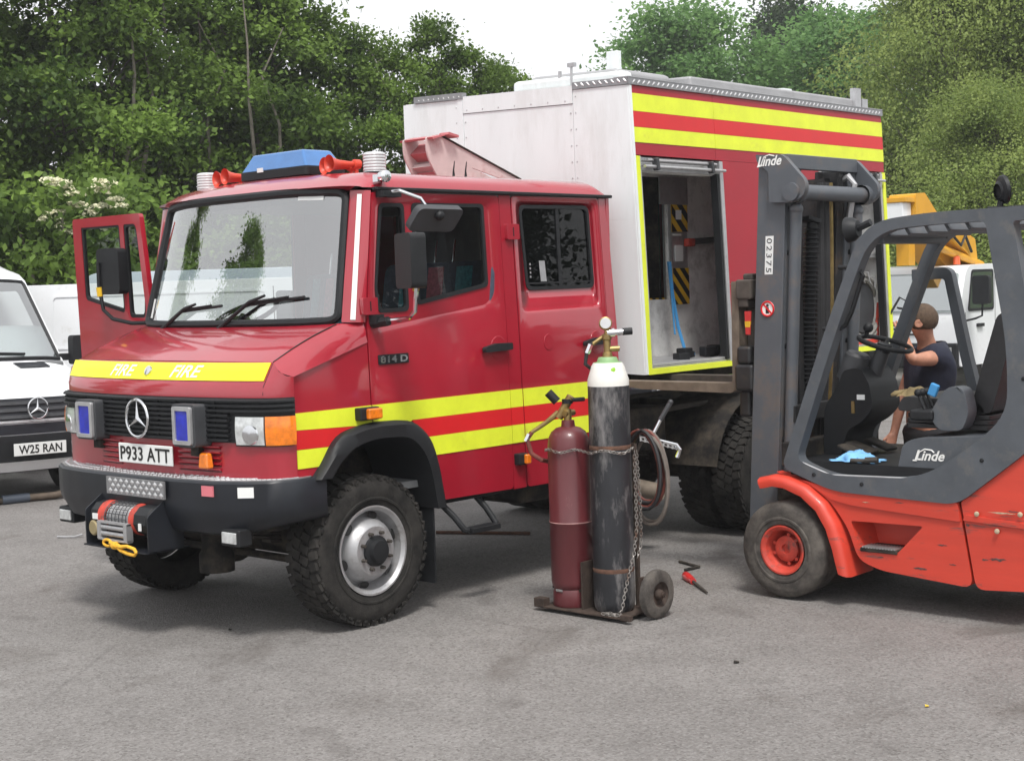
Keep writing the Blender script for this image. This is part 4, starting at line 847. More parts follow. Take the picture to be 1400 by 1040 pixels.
# shutters rolled up, with pull bars
for x0, x1 in ((2.54, 3.425), (4.855, 5.765)):
    y = ys(2.64)
    b = MB(); b.box((x0, y+.03, 2.585), (x1, y+.12, 2.69)); b.v = [pp(*p) for p in b.v]; sh = b.build('roller_shutter', ALUP, PD, bevel=.01)
    for k in range(3): b = MB(); b.box((x0+.005, y+.015, 2.592+k*.033), (x1-.005, y+.035, 2.620+k*.033)); b.v = [pp(*p) for p in b.v]; b.build('slat', ALU, sh, bevel=.006)
    b = MB(); b.tube([pp(x0, y-.03, 2.622), pp(x1+.06, y-.03, 2.622)], .012, 8); b.tube([pp(x0+.05, y-.015, 2.665), pp(x1-.03, y-.015, 2.665)], .010, 8); b.build('pull_bar', ALU, sh)
    for x in (x0+.13, x1-.11): b = MB(); b.obox(pp(x, y-.028, 2.64), (.03, .045, .085), (1, 0, .25)); b.build('bar_bracket', DARKGREY, sh, bevel=.006)
# bay one
BX0, BX1 = 2.50, 4.62
b = MB(); b.panel([(BX0, 1.28), (BX1, 1.28), (BX1, 2.68), (BX0, 2.68)], [[(2.62, 1.70), (3.555, 1.70), (3.555, 2.60), (2.62, 2.60)]], lambda u, v, d: pp(u, .50+d, v), 0, .02); bw = b.build('bay_back', ALUP, PD)
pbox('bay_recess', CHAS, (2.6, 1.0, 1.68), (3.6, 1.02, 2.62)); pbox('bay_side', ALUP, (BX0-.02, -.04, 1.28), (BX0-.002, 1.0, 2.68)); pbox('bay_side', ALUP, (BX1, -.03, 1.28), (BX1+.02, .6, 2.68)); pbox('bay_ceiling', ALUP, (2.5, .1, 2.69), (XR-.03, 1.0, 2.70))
pbox('bay_floor', ALU, (2.52, -.085, 1.276), (BX1, .56, 1.284))
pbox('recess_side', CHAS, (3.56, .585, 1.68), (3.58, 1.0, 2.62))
pbox('sill_runner', ALU, (2.54, -.075, 1.286), (3.45, -.03, 1.305), bevel=.004)
ps = pbox('post', ALU, (3.565, .47, 1.66), (3.765, .55, 2.60))
pbox('post_head', ALU, (3.42, .455, 2.40), (3.765, .468, 2.60))
def hz(x0, x1, z0, z1, y, n):
    b = MB(); b.box((x0, y-.006, z0), (x1, y-.001, z1)); b.v = [pp(*p) for p in b.v]; h = b.build('hazard_panel', HAZY, PD)
    w = x1-x0; s = (z1-z0+w)/n
    for k in range(n+1):                                     # black bars clipped to the panel
        P = []
        c0 = z0-w+k*s*1.0; q = [(x0, c0+w), (x0, c0+w+s*.5), (x1, c0+s*.5), (x1, c0)]
        def clip(P, zc, keep):
            o = []
            for i in range(len(P)):
                a, c = P[i-1], P[i]; ia, ic = keep(a[1]), keep(c[1])
                if ia != ic: t = (zc-a[1])/(c[1]-a[1]); o.append((a[0]+(c[0]-a[0])*t, zc))
                if ic: o.append(c)
            return o
        q = clip(clip(q, z0, lambda z: z >= z0), z1, lambda z: z <= z1)
        if len(q) >= 3: b = MB(); b.add([pp(x, y-.008, z) for x, z in q]+[pp(x, y-.0055, z) for x, z in q], [tuple(range(len(q)))]+[(i, (i+1) % len(q), (i+1) % len(q)+len(q), i+len(q)) for i in range(len(q))]); b.build('hazard_bar', PLATEK, h)
    return h
hz(3.565, 3.765, 2.20, 2.40, .468, 3); hz(3.565, 3.765, 1.66, 1.93, .468, 4); hz(3.30, 3.562, 1.655, 1.71, .55, 4)
pbox('white_label', PLATEW, (3.60, .462, 1.98), (3.70, .468, 2.10)); pbox('white_label', PLATEW, (3.61, .455, 2.29), (3.68, .458, 2.36)); pbox('white_label', PLATEW, (3.575, .462, 2.17), (3.68, .468, 2.185))
b = MB(); b.tube([pp(3.74, .44, 2.125), pp(4.45, .44, 2.155)], .024, 10); b.build('support_bar', DARKGREY, PD)
b = MB(); b.obox(pp(3.74, .43, 2.12), (.09, .05, .06)); b.build('red_clamp', FREDR, PD, bevel=.01)
b = MB(); b.box(pp(4.02, .53, 1.87), pp(4.30, .555, 1.94)); b.box((4.12, .50, 1.88), (4.28, .53, 1.89)); b.build('shelf_bracket', ALU, PD)
b = MB(); b.tube([pp(3.44, .40, 1.98), pp(3.45, .39, 1.75), pp(3.47, .36, 1.5), pp(3.46, .30, 1.34), pp(3.52, .26, 1.30)], .013, 6); b.build('blue_strap', BSTRAP, PD)
b = MB(); b.tube([pp(3.445, .42, 1.98), pp(3.43, .38, 1.7), pp(3.40, .34, 1.45)], .007, 6); b.build('blue_strap', BSTRAP, PD)
b = MB(); b.box((3.62, .53, 1.38), (3.72, .556, 1.56)); b.build('socket_box', ALU, PD, bevel=.008)
b = MB(); b.obox(pp(4.33, .52, 1.62), (.12, .03, .04), (1, 0, -.5)); b.build('orange_clip', M('orange_plastic', (.5, .14, .03), .5), PD, bevel=.008)
b = MB(); b.tube([pp(4.30, .52, 1.62), pp(4.2, .52, 1.55), pp(4.16, .52, 1.38), pp(4.24, .51, 1.29)], .005, 5); b.tube([pp(4.34, .51, 1.66), pp(4.30, .5, 1.72)], .014, 6); b.build('cable', BLK, PD)
for k in range(7): b = MB(); b.obox((3.25+k*.11, .18+.05*(k % 3), 1.315+.02*(k % 2)), (.10, .08, .05+.02*(k % 2)), (1, .3*(k % 3-1), 0)); b.build('clip_rail', BLK, PD, bevel=.008)
# bay two with hose reel
pbox('bay_back', ALUP, (4.66, .74, 1.28), (XR-.03, .76, 2.68)); pbox('bay_side', ALUP, (XR-.05, -.05, 1.28), (XR-.032, .74, 2.68)); pbox('bay_floor', ALU, (4.66, -.085, 1.276), (XR-.05, .74, 1.284)); pbox('shelf', ALU, (5.0, .0, 1.99), (XR-.06, .70, 2.02))
pbox('shelf', ALU, (4.7, .0, 2.36), (5.45, .5, 2.39))
hr = pivot('hose_reel', PD, (5.60, .15, 1.55)); rc = Vector((5.62, .14, 1.58))
b = MB(); b.prism(rpoly([(5.33, 1.29), (5.90, 1.29), (5.90, 1.60), (5.84, 1.78), (5.70, 1.90), (5.60, 1.80), (5.40, 1.62), (5.33, 1.55)], .06), 'y', .36, .38); b.box((5.33, .0, 1.285), (5.84, .38, 1.32)); b.prism([(5.35, 1.32), (5.42, 1.32), (5.40, 1.62), (5.35, 1.62)], 'y', .0, .02); b.prism([(5.78, 1.32), (5.86, 1.32), (5.86, 1.62), (5.82, 1.62)], 'y', .0, .02); b.build('stand', FREDR, hr)
HGY = M('grey_hose', (.22, .215, .20), .6, var=.3, vs=14)
for k in range(6):
    for r in (.27, .235): b = MB(); b.tube([rc+Vector((math.cos(a)*r, -.11+k*.040+.012*math.sin(a*2+k), math.sin(a)*r)) for a in lin(0, 2*PI, 37)[:-1]], .019, 7, True); b.build('hose_coil', HGY, hr)
b = MB(); b.lathe([(0, .285), (.012, .295), (.02, .285), (.02, .2), (0, .2), (0, .285)], rc+Vector((0, .14, 0)), (0, 1, 0), 40); b.build('flange', FREDR, hr)
b = MB(); b.lathe([(-.10, .001), (-.10, .20), (.12, .20)], rc, (0, 1, 0), 28); b.build('drum', DARKGREY, hr)
for k in range(5):
    a = .9+k*.42; b = MB(); b.tube([rc+Vector((math.cos(a)*.21, -.145, math.sin(a)*.21)), rc+Vector((math.cos(a+.12)*.295, -.135, math.sin(a+.12)*.295)), rc+Vector((math.cos(a+.15)*.30, .10, math.sin(a+.15)*.30))], .006, 6); b.build('guide_wire', ALU, hr)
b = MB(); b.tube([pp(5.84, -.09, 1.52), pp(5.88, -.16, 1.66), pp(5.95, -.2, 1.62), pp(5.93, -.15, 1.45), pp(5.86, -.1, 1.30)], .010, 6); b.build('cable', HOSEK, PD)
# roof fittings
pbox('roof_locker', GREYROOF, (2.62, .20, 3.17), (3.25, 1.0, 3.30), bevel=.04); pbox('roof_coaming', PODW, (2.50, .06, 3.17), (2.62, 1.05, 3.262), bevel=.03)
pbox('roof_upright', PODW, (2.66, .22, 3.29), (2.70, .32, 3.42), bevel=.004); pbox('roof_trunking', GREYROOF, (3.28, .06, 3.17), (5.70, .30, 3.285), bevel=.02); pbox('roof_trunking_cap', PODW, (4.6, .12, 3.275), (4.72, .2, 3.305)); pbox('roof_upright', ALU, (5.55, .03, 3.205), (5.64, .08, 3.37)); pbox('roof_upright', ALU, (5.66, .03, 3.205), (5.75, .06, 3.29))
b = MB(); b.tube([pp(2.50, .50, 3.18), pp(2.50, .50, 3.33)], .010, 6); b.box(pp(2.49, .47, 3.32), pp(2.52, .53, 3.345)); b.tube([pp(2.52, .62, 3.18), pp(2.52, .62, 3.30)], .014, 6); b.build('roof_aerial', ALU, PD)

# ---------------------------------------------------------------- forklift
FL = thing('forklift', 'red and dark grey forklift truck holding up the equipment body on its forks', 'forklift', (2.47, -2.4, 0))
fx = lambda u, v, d: (d, u, v)
def fw(c, R, w, rr):
    p = wheel(FL, c, R, w, rr, -1, FREDR, RUBO, False, -.09, 0, None)
    p.rotation_euler = (0, 0, -PI/2 if c[0] < 2.5 else PI/2)
    m = Vector(c)
    for k in range(9):
        a = 2*PI*k/9; d = Vector((math.cos(a), 0, math.sin(a))); q = MB(); q.cyl(m+d*.062+Vector((0, -.045, 0)), m+d*.062+Vector((0, -.022, 0)), .012, .011, 6)
        q.cyl(m+d*.085+Vector((0, -.062, 0)), m+d*.085+Vector((0, -.045, 0)), .011, .010, 6) if k % 3 else None; q.build('nut', FREDR, p)
    q = MB(); q.lathe([(.02, .078), (.062, .075), (.07, .06), (.07, .028), (.05, .026), (.05, .001)], m, (0, -1, 0), 24); q.build('hub', FREDR, p)
    return p
fw((1.965, -1.497, .290), .290, .23, .138); fw((2.985, -1.497, .290), .290, .23, .138); fw((2.10, -3.18, .24), .24, .18, .115); fw((2.85, -3.18, .24), .24, .18, .115)
# body side, step, counterweight
STP = [(-1.915, .487), (-2.355, .492), (-2.200, .330), (-1.968, .338)]
BODY = rpoly([(-1.44, .735), (-1.50, .715), (-1.81, .66), (-2.556, .638), (-2.634, .185), (-2.10, .225), (-1.96, .27), (-1.90, .44), (-1.80, .58), (-1.66, .675)], [0, .03, .05, .01, .06, .05, .06, .05, .1, .1])
b = MB(); b.panel(BODY, [rpoly(STP, .02)], fx, 1.905, 1.97); b.build('body_side', FRED, FL, bevel=.012)
b = MB(); b.panel(rpoly([(-1.62, .70), (-1.81, .66), (-2.556, .638), (-2.572, .535), (-1.93, .575), (-1.80, .60)], .012), [], fx, 1.893, 1.93); b.build('body_rail', FRED, FL, bevel=.012)
b = MB(); q1 = rpoly(STP, .02); q2 = rpoly([(-1.95, .475), (-2.30, .478), (-2.17, .335), (-1.99, .34)], .02); b.strip(q1, q2, lambda p: (1.93, p[0], p[1]), lambda p: (2.09, p[0], p[1])); tv, tf = fill2d(q2, []); b.add([(2.09, u, v) for u, v in tv], tf); b.build('step_well', FRED, FL)
b = MB(); b.box((1.896, -2.20, .322), (2.08, -1.975, .346)); stp = b.build('step_tread', CHAS, FL, bevel=.005)
for k in range(12): b = MB(); b.box((1.892, -2.19+k*.0175, .345), (2.0, -2.183+k*.0175, .353)); b.build('tread_rib', ALU, stp)
b = MB(); b.prism(BODY, 'x', 2.98, 3.04); b.build('body_side', FRED, FL, bevel=.012)
b = MB(); b.box((2.10, -2.62, .22), (2.97, -1.75, .62)); b.build('chassis', CHAS, FL); b = MB(); b.box((2.10, -1.75, .15), (2.86, -1.30, .60)); b.cyl((1.99, -1.497, .29), (2.96, -1.497, .29), .09); b.build('drive_axle', CHAS, FL)
CW = rpoly([(-2.572, .640), (-2.92, .925), (-3.34, 1.27), (-3.66, 1.25), (-3.76, .95), (-3.74, .40), (-3.55, .24), (-3.30, .23), (-3.24, .46), (-3.0, .46), (-2.95, .20), (-2.650, .180)], [.01, .06, .08, .1, .1, .1, .08, .03, .1, .1, .05, .05])
b = MB(); b.prism(CW, 'x', 1.905, 3.04); b.build('counterweight', FRED, FL, bevel=.03, seg=3)
b = MB(); b.panel(rpoly([(-2.585, .545), (-3.05, .52), (-3.05, .545), (-2.60, .575)], .005), [], fx, 1.893, 1.91); b.build('counterweight_rib', FRED, FL, bevel=.006)
SCUF = M('paint_scuff', (.10, .055, .05), .8, var=.5, vs=60); PRIM = M('bare_primer', (.45, .36, .25), .8, var=.4, vs=50)
def scuff(y, z, w, h, m, seed):
    r_ = random.Random(seed); P = [(y+w*.5*math.cos(a)*r_.uniform(.35, 1.05), z+h*.5*math.sin(a)*r_.uniform(.25, 1.1)) for a in lin(0, 2*PI, 19)[:-1]]; x_ = 1.8915 if .545 < z < .65 and y < -1.9 else 1.9035
    b = MB(); b.panel(P, [], fx, x_, x_+.003); b.build('paint_scuff', m, FL)
for k, (y, z, w, h, m) in enumerate(((-2.80, .60, .16, .010, PRIM), (-2.86, .612, .08, .012, SCUF), (-2.77, .352, .10, .022, SCUF), (-2.70, .345, .05, .012, SCUF), (-2.73, .535, .09, .004, PRIM), (-2.61, .52, .03, .022, SCUF), (-2.22, .612, .06, .007, SCUF), (-2.46, .40, .07, .012, SCUF), (-2.10, .30, .06, .010, SCUF), (-2.33, .26, .12, .018, SCUF), (-2.52, .30, .05, .010, SCUF), (-2.02, .60, .05, .006, PRIM))): scuff(y, z, w, h, m, k)
for y, z in ((-2.665, .585), (-2.775, .503), (-2.90, .60)): b = MB(); b.lathe([(0, .001), (0, .014), (.006, .013), (.009, .007), (.009, .001)], (1.893, y, z), (-1, 0, 0), 12); b.build('body_bolt', PRIM, FL)
for y, z in ((-2.70, .87), (-2.0, .70), (-1.70, .735), (-2.93, 1.30)): b = MB(); b.lathe([(0, .001), (0, .012), (.005, .011), (.008, .001)], (1.886, y, z), (-1, 0, 0), 12); b.build('frame_bolt', BLK, FL)
for sg in (0, 1):
    pts = [(-1.345, .70), (-1.44, .722), (-1.53, .716), (-1.66, .672), (-1.775, .585), (-1.85, .47), (-1.895, .34), (-1.93, .175)]
    path = []
    for i in range(len(pts)-1):
        for k in range(3): path.append((lerp(pts[i][0], pts[i+1][0], k/3), lerp(pts[i][1], pts[i+1][1], k/3)))
    path.append(pts[-1]); cen = Vector((-1.50, .28)); P = []
    for (y, z) in path:
        n = (Vector((y, z))-cen).normalized(); o = lambda k: (y+n.x*k, z+n.y*k)
        P += [(2.13, *o(0)), (1.875, *o(.0)), (1.845, *o(-.012)), (1.835, *o(-.035)), (1.84, *o(-.065)), (1.875, *o(-.060)), (2.13, *o(-.030))]
    n = len(path); b = MB(); b.add(P, [(k*7+j, k*7+(j+1) % 7, (k+1)*7+(j+1) % 7, (k+1)*7+j) for k in range(n-1) for j in range(7)]+[tuple(range(7)), tuple((n-1)*7+j for j in range(7))])
    if sg: b.v = [(4.945-x, y, z) for x, y, z in b.v]
    b.build('front_fender', FRED, FL, sharp=50)
# overhead guard frames: sill, front pillar, roof bar and rear pillar in one ring
OUT = rpoly([(-1.50, .795), (-1.765, 1.50), (-2.035, 2.135), (-2.40, 2.172), (-3.04, 2.175), (-3.04, 2.108), (-2.882, 2.102), (-3.0, 1.40), (-3.03, 1.02), (-2.925, .912), (-2.559, .626), (-1.816, .648), (-1.515, .755)], [.04, .4, .22, .3, .02, .01, .02, .4, .1, .1, .08, .1, .03], 6)
INN = rpoly([(-1.585, .815), (-1.838, 1.50), (-2.085, 2.085), (-2.45, 2.108), (-2.735, 2.108), (-2.842, 1.477), (-2.842, 1.12), (-2.665, .955), (-2.352, .748), (-1.795, .735)], [.06, .4, .20, .3, .03, .3, .12, .15, .2, .12], 6)
for x0, x1 in ((1.885, 1.965), (2.72, 2.795)): b = MB(); b.prism(OUT, 'x', x0, x1, [INN]); b.build('guard_frame', FLK, FL, bevel=.014, seg=3)
b = MB(); b.tube([(1.895, -1.60, .805), (1.895, -1.80, .738), (1.895, -2.34, .750)], .006, 6); b.build('sill_edge', ALU, FL)
b = MB(); b.box((1.96, -1.52, .76), (2.98, -1.44, .90)); b.box((1.96, -1.60, .70), (2.98, -1.5, .78)); b.build('front_crossmember', CHAS, FL, bevel=.01)
for k in range(7):
    y = -2.13-k*.115; b = MB(); b.obox((2.3425, y, 2.10+.004*k), (.75, .018, .095), (1, 0, 0), (0, .85, -.5)); b.build('roof_bar', FLK, FL, bevel=.004)
b = MB(); b.box((1.96, -3.03, 2.10), (2.72, -2.93, 2.165)); b.box((1.96, -2.12, 2.02), (2.72, -2.05, 2.08)); b.build('roof_crossbar', FLK, FL, bevel=.01)
b = MB(); b.prism(rpoly([(-1.80, 1.81), (-1.80, 1.875), (-2.015, 1.885), (-2.055, 1.86), (-2.165, 1.35), (-2.30, .80), (-2.235, .80), (-2.105, 1.35), (-2.01, 1.815)], [.005, .005, .03, .03, .05, .01, .01, .05, .02]), 'x', 2.90, 2.96); b.build('side_guard', FLK, FL)
b = MB(); b.tube([(1.925, -1.86, 1.90), (1.925, -1.985, 1.895), (1.925, -2.01, 1.85), (1.925, -1.94, 1.66), (1.925, -1.895, 1.575), (1.925, -1.85, 1.555), (1.925, -1.755, 1.56)], .013, 8); b.build('grab_handle', BLK, FL)
b = MB(); b.box((1.97, -2.66, .76), (2.97, -1.52, .80)); b.build('cab_floor', BLK, FL)
b = MB(); b.box((1.966, -2.85, .60), (1.974, -1.60, .80)); b.build('floor_skirt', BLK, FL)
# mast
MT = pivot('mast', FL, (2.5, -1.2, .3))
yf = lambda z: -1.101-.0566*z; yb = lambda z: -1.297-.0535*z
def mpost(b, x0, x1, ya, yb_, z0, z1): b.add([(x, f(z)+o, z) for z in (z0, z1) for f, o in ((yf, ya), (yf, yb_)) for x in (x0, x1)], [(0, 1, 3, 2), (4, 6, 7, 5), (0, 4, 5, 1), (2, 3, 7, 6), (0, 2, 6, 4), (1, 5, 7, 3)])
for s in (0, 1):
    def mir(b):
        if s: b.v = [(5.0-x, y, z) for x, y, z in b.v]
        return b
    b = MB(); mpost(b, 2.095, 2.12, 0, -.19, .13, 2.57); mpost(b, 2.1205, 2.19, -.001, -.03, .13, 2.57); mpost(b, 2.1205, 2.19, -.16, -.189, .13, 2.57); mir(b).build('mast_channel', MAST, MT, bevel=.005)
    b = MB(); mpost(b, 2.20, 2.225, -.01, -.18, .2, 2.50); mpost(b, 2.2255, 2.285, -.011, -.035, .2, 2.50); mpost(b, 2.2255, 2.285, -.155, -.179, .2, 2.50); mir(b).build('inner_channel', MASTD, MT, bevel=.005)
    b = MB(); b.tube([(2.145, yb(.3)-.045, .3), (2.145, yb(1.5)-.045, 1.5)], .036, 14); b.tube([(2.145, yb(1.5)-.045, 1.5), (2.145, yb(2.24)-.045, 2.24)], .036, 14); b.ball((2.145, yb(2.24)-.045, 2.25), .042); mir(b).build('lift_cylinder', MAST, MT)
    for z in (.9, 1.45, 2.0):
        b = MB(); b.obox((2.145, yb(z)-.02, z), (.03, .05, .03)); mir(b).build('mast_bolt', BLK, MT, bevel=.006)
    g_ = [(-1.249, 2.578), (-1.435, 2.565), (-1.585, 2.40), (-1.575, 2.325), (-1.50, 2.283), (-1.335, 2.295), (-1.335, 2.47), (-1.262, 2.53)]
    b = MB(); b.prism(rpoly(g_, [.01, .03, .05, .05, .04, .01, .01, .01]), 'x', 2.055, 2.0945); mir(b).build('gusset_plate', MAST, MT, bevel=.005)
    b = MB(); b.lathe([(0, .055), (.018, .052), (.02, .001)], (2.055, -1.49, 2.345), (-1, 0, 0), 24); mir(b).build('pin_boss', MAST, MT)
b = MB(); b.cyl((2.095, -1.49, 2.345), (2.905, -1.49, 2.345), .047, n=24); b.lathe([(0, .062), (.05, .062)], (2.094, -1.49, 2.345), (1, 0, 0), 24); b.lathe([(0, .062), (.05, .062)], (2.906, -1.49, 2.345), (-1, 0, 0), 24); b.build('tie_tube', MAST, MT)
b = MB(); b.box((2.095, -1.445, 2.485), (2.905, -1.41, 2.57)); b.build('top_crossbeam', MAST, MT, bevel=.006)
b = MB(); b.box((2.125, -1.44, 1.0), (2.875, -1.40, 1.10)); b.build('mast_crossbeam', MASTD, MT, bevel=.006)
b = MB(); b.box((2.125, -1.36, .32), (2.875, -1.30, .5)); b.build('mast_crossbeam', MASTD, MT, bevel=.006)
text('Linde', .165, .058, (2.0545, -1.345, 2.535), (0, -1, 0), (0, 0, 1), WHITE, MT, shear=.35, depth=.002, bold=.02)
b = MB(); b.tube([(2.0535, -1.262+.0, 2.505), (2.0535, -1.285, 2.508), (2.0535, -1.31, 2.56), (2.0535, -1.345, 2.57), (2.0535, -1.38, 2.56)], .004, 5); b.build('lettering_swash', WHITE, MT)
lab = MB(); lab.add([(2.0935, yf(z)-o, z) for z, o in ((1.875, .063), (1.875, .118), (2.10, .118), (2.10, .063))]+[(2.0945, yf(z)-o, z) for z, o in ((1.875, .063), (1.875, .118), (2.10, .118), (2.10, .063))], [(0, 1, 2, 3), (0, 4, 5, 1), (1, 5, 6, 2), (2, 6, 7, 3), (3, 7, 4, 0)]); lab = lab.build('number_label', PLATEW, MT)
text('02375', .20, .036, (2.0932, yf(1.99)-.09, 1.987), (0, .0566, -1), (0, -1, -.0566), DARKGREY, lab, depth=.001, spacing=1.25)
b = MB(); b.lathe([(0, .047), (.002, .047), (.002, .001)], (2.0945, yf(1.67)-.09, 1.672), (-1, 0, 0), 28); sg_ = b.build('warning_disc', WHITE, MT)
b = MB(); b.tube([(2.092, yf(1.67)-.09+.042*math.cos(a), 1.672+.042*math.sin(a)) for a in lin(0, 2*PI, 25)[:-1]], .006, 6, True); b.obox((2.092, yf(1.67)-.09, 1.672), (.003, .085, .010), (1, 0, 0), (0, .7, .7)); b.build('red_ring', REDST, sg_)
b = MB(); b.lathe([(0, .009), (.001, .001)], (2.092, yf(1.7)-.088, 1.692), (-1, 0, 0), 12); b.box((2.0915, yf(1.66)-.10, 1.645), (2.092, yf(1.66)-.078, 1.682)); b.build('figure', PLATEK, sg_)
b = MB()
for k in range(36): z = 1.16+k*.028; b.lathe([(-.010, .030), (0, .052), (.010, .030)], (2.40, yb(z)+.0, z), (0, -.055, 1), 14)
b.cyl((2.40, yb(1.14), 1.14), (2.40, yb(2.18), 2.18), .034); b.build('bellows_hose', BLK, MT)
b = MB(); b.obox((2.38, yb(2.2), 2.19), (.10, .09, .03), (1, -.3, -.3)); b.build('hose_cap', BLK, MT, bevel=.008)
for x, r, m in ((2.50, .028, HOSEK), (2.57, .028, HOSEK), (2.64, .014, BRASS)):
    b = MB(); b.tube([(x, yb(.6), .6), (x, yb(1.4)-.02, 1.4), (x, yb(2.0), 2.0), (x, yb(2.42)+.02, 2.42)], r, 8); b.build('mast_hose', m, MT)
b = MB(); b.tube([(2.78, -1.45, 2.2), (2.78, -1.49, 2.41), (2.78, -1.45, 2.46), (2.78, -1.40, 2.44)], .02, 8); b.build('top_hose', ALU, MT)
b = MB(); b.box((2.30, yb(1.3), .35), (2.36, yf(1.3), 2.45)); b.box((2.64, yb(1.3), .35), (2.70, yf(1.3), 2.45)); b.build('chain_anchor', MASTD, MT)
# carriage and forks
CG = pivot('fork_carriage', FL, (2.5, -1.1, 1.5))
b = MB(); b.box((2.12, -1.13, 1.68), (2.88, -1.055, 1.78)); b.box((2.12, -1.13, 1.28), (2.88, -1.055, 1.40))
for x in (2.22, 2.72): b.box((x, -1.20, 1.26), (x+.05, -1.055, 1.80))
b.build('carriage_bars', CARR, CG, bevel=.012)
b = MB(); b.box((2.11, -1.16, 1.73), (2.25, -1.05, 1.85)); b.box((2.16, -1.14, 1.845), (2.23, -1.07, 1.885)); b.build('fork_latch', CARR, CG, bevel=.012)
b = MB(); b.box((2.09, -1.17, 1.18), (2.25, -1.04, 1.34)); b.box((2.1, -1.15, 1.34), (2.2, -1.05, 1.45)); b.box((2.12, -1.13, 1.02), (2.22, -1.05, 1.18)); b.build('lower_latch', MASTD, CG, bevel=.02)
for x in (2.14, 2.74):
    b = MB(); b.prism(rpoly([(-1.05, 1.84), (-1.00, 1.84), (-.995, 1.228), (-.94, 1.222), (.12, 1.222), (.12, 1.212), (-.3, 1.172), (-.985, 1.162), (-1.05, 1.20)], [.01, .01, .02, .02, 0, 0, 0, .02, .03]), 'x', x, x+.12); b.build('fork', FORK if x < 2.5 else CARR, CG, bevel=.006)
b = MB(); b.prism([(-1.12, 1.66), (-1.165, 1.66), (-1.155, 1.52), (-1.125, 1.52)], 'x', 2.098, 2.106); b.build('red_tape', M('red_tape', (.5, .03, .03), .5), CG)
b = MB(); b.prism([(-1.121, 1.60), (-1.161, 1.60), (-1.158, 1.565), (-1.123, 1.565)], 'x', 2.0965, 2.105); b.build('yellow_tape', HAZY, CG)
# console, wheel, seat
b = MB(); b.prism(rpoly([(-1.52, .80), (-1.53, 1.08), (-1.62, 1.20), (-1.66, 1.30), (-1.77, 1.32), (-1.83, 1.22), (-1.85, 1.08), (-1.78, 1.0), (-1.68, .95), (-1.64, .80)], [.02, .05, .03, .03, .04, .03, .04, .05, .05, .02]), 'x', 2.30, 2.64); b.build('dash_console', BLK, FL, bevel=.018, seg=2)
b = MB(); b.lathe([(0, .09), (.15, .075), (.165, .06), (.165, .001)], (2.40, -1.66, 1.24), (0, -.3, .95), 24); b.build('console_pod', DARKGREY, FL)
b = MB(); b.box((2.296, -1.80, 1.13), (2.3015, -1.75, 1.16)); b.build('console_sticker', PLATEW, FL); b = MB(); b.box((2.292, -1.735, 1.05), (2.3015, -1.715, 1.12)); b.build('ignition_key', BRASS, FL)
stw = pivot('steering_wheel', FL, (2.475, -1.842, 1.447)); sc_ = Vector((2.475, -1.842, 1.447)); ax = Vector((0, -.287, .958)); u = Vector((1, 0, 0)); w = ax.cross(u)
b = MB(); b.tube([sc_+(u*math.cos(k)+w*math.sin(k))*.155 for k in lin(0, 2*PI, 33)[:-1]], .014, 8, True)
for k in (.4, 2.5, 4.6): b.tube([sc_-ax*.03, sc_+(u*math.cos(k)+w*math.sin(k))*.15], .013, 6)
b.lathe([(-.05, .04), (.0, .045), (.008, .001)], sc_, ax, 16); b.build('rim', BLK, stw)
b = MB(); b.tube([(2.475, -1.70, 1.12), sc_-ax*.02], [.06, .04], 14); b.build('column', DARKGREY, stw); b = MB(); b.ball(sc_+w*.13+ax*.06, .03); b.cyl(sc_+w*.13, sc_+w*.13+ax*.05, .012); b.build('knob', BLK, stw)
for x, y in ((2.20, -1.78), (2.36, -1.74), (2.55, -1.76)): b = MB(); b.obox((x, y, .845), (.12, .17, .02), (1, 0, 0), (0, 1, .35)); b.build('pedal', CHAS, FL, bevel=.008)
b = MB(); b.prism(rpoly([(-2.165, .76), (-2.205, .925), (-2.27, .957), (-2.72, .99), (-2.85, .99), (-2.85, .76)], [.02, .05, .05, .03, .02, .02]), 'x', 1.975, 2.965); hood = b.build('hood', FLK, FL, bevel=.025, seg=3)
text('Linde', .175, .056, (1.974, -2.363, .868), (0, -1, 0), (0, 0, 1), WHITE, hood, shear=.35, depth=.002, bold=.02)
b = MB(); b.tube([(1.973, -2.265, .838), (1.973, -2.285, .836), (1.973, -2.305, .885), (1.973, -2.335, .902), (1.973, -2.375, .898), (1.973, -2.39, .885)], .004, 5); b.build('lettering_swash', WHITE, hood)
se = pivot('operator_seat', FL, (2.45, -2.4, 1.0))
for k in range(3): b = MB(); b.panel(rpoly([(2.16+.01*k, -2.62), (2.74-.01*k, -2.62), (2.74-.01*k, -2.12), (2.16+.01*k, -2.12)], .04), [], lambda u, v, d: (u, v, d), .995+k*.028, 1.020+k*.028); b.build('bellows', SEATV, se, bevel=.008)
b = MB(); b.panel(rpoly([(-2.06, 1.085), (-2.10, 1.17), (-2.55, 1.15), (-2.60, 1.08)], .04), [], fx, 2.18, 2.74); b.build('cushion', SEATV, se, bevel=.035, seg=3)
b = MB(); b.panel(rpoly([(-2.50, 1.10), (-2.56, 1.30), (-2.66, 1.62), (-2.73, 1.64), (-2.76, 1.58), (-2.68, 1.28), (-2.62, 1.08)], .04), [], fx, 2.18, 2.74); b.build('backrest', SEATV, se, bevel=.04, seg=3)
b = MB(); b.panel(rpoly([(-2.38, 1.0), (-2.33, 1.08), (-2.40, 1.20), (-2.46, 1.245), (-2.53, 1.23), (-2.56, 1.10), (-2.52, 1.0)], .04), [], fx, 2.04, 2.15); arm_ = b.build('armrest', FLK, se, bevel=.02)
for k in range(3): b = MB(); b.cyl((2.06+k*.05, -2.30, 1.10), (2.06+k*.05, -2.26, 1.19), .009); b.ball((2.06+k*.05, -2.258, 1.20), .022); b.build('lever', BLK, se)
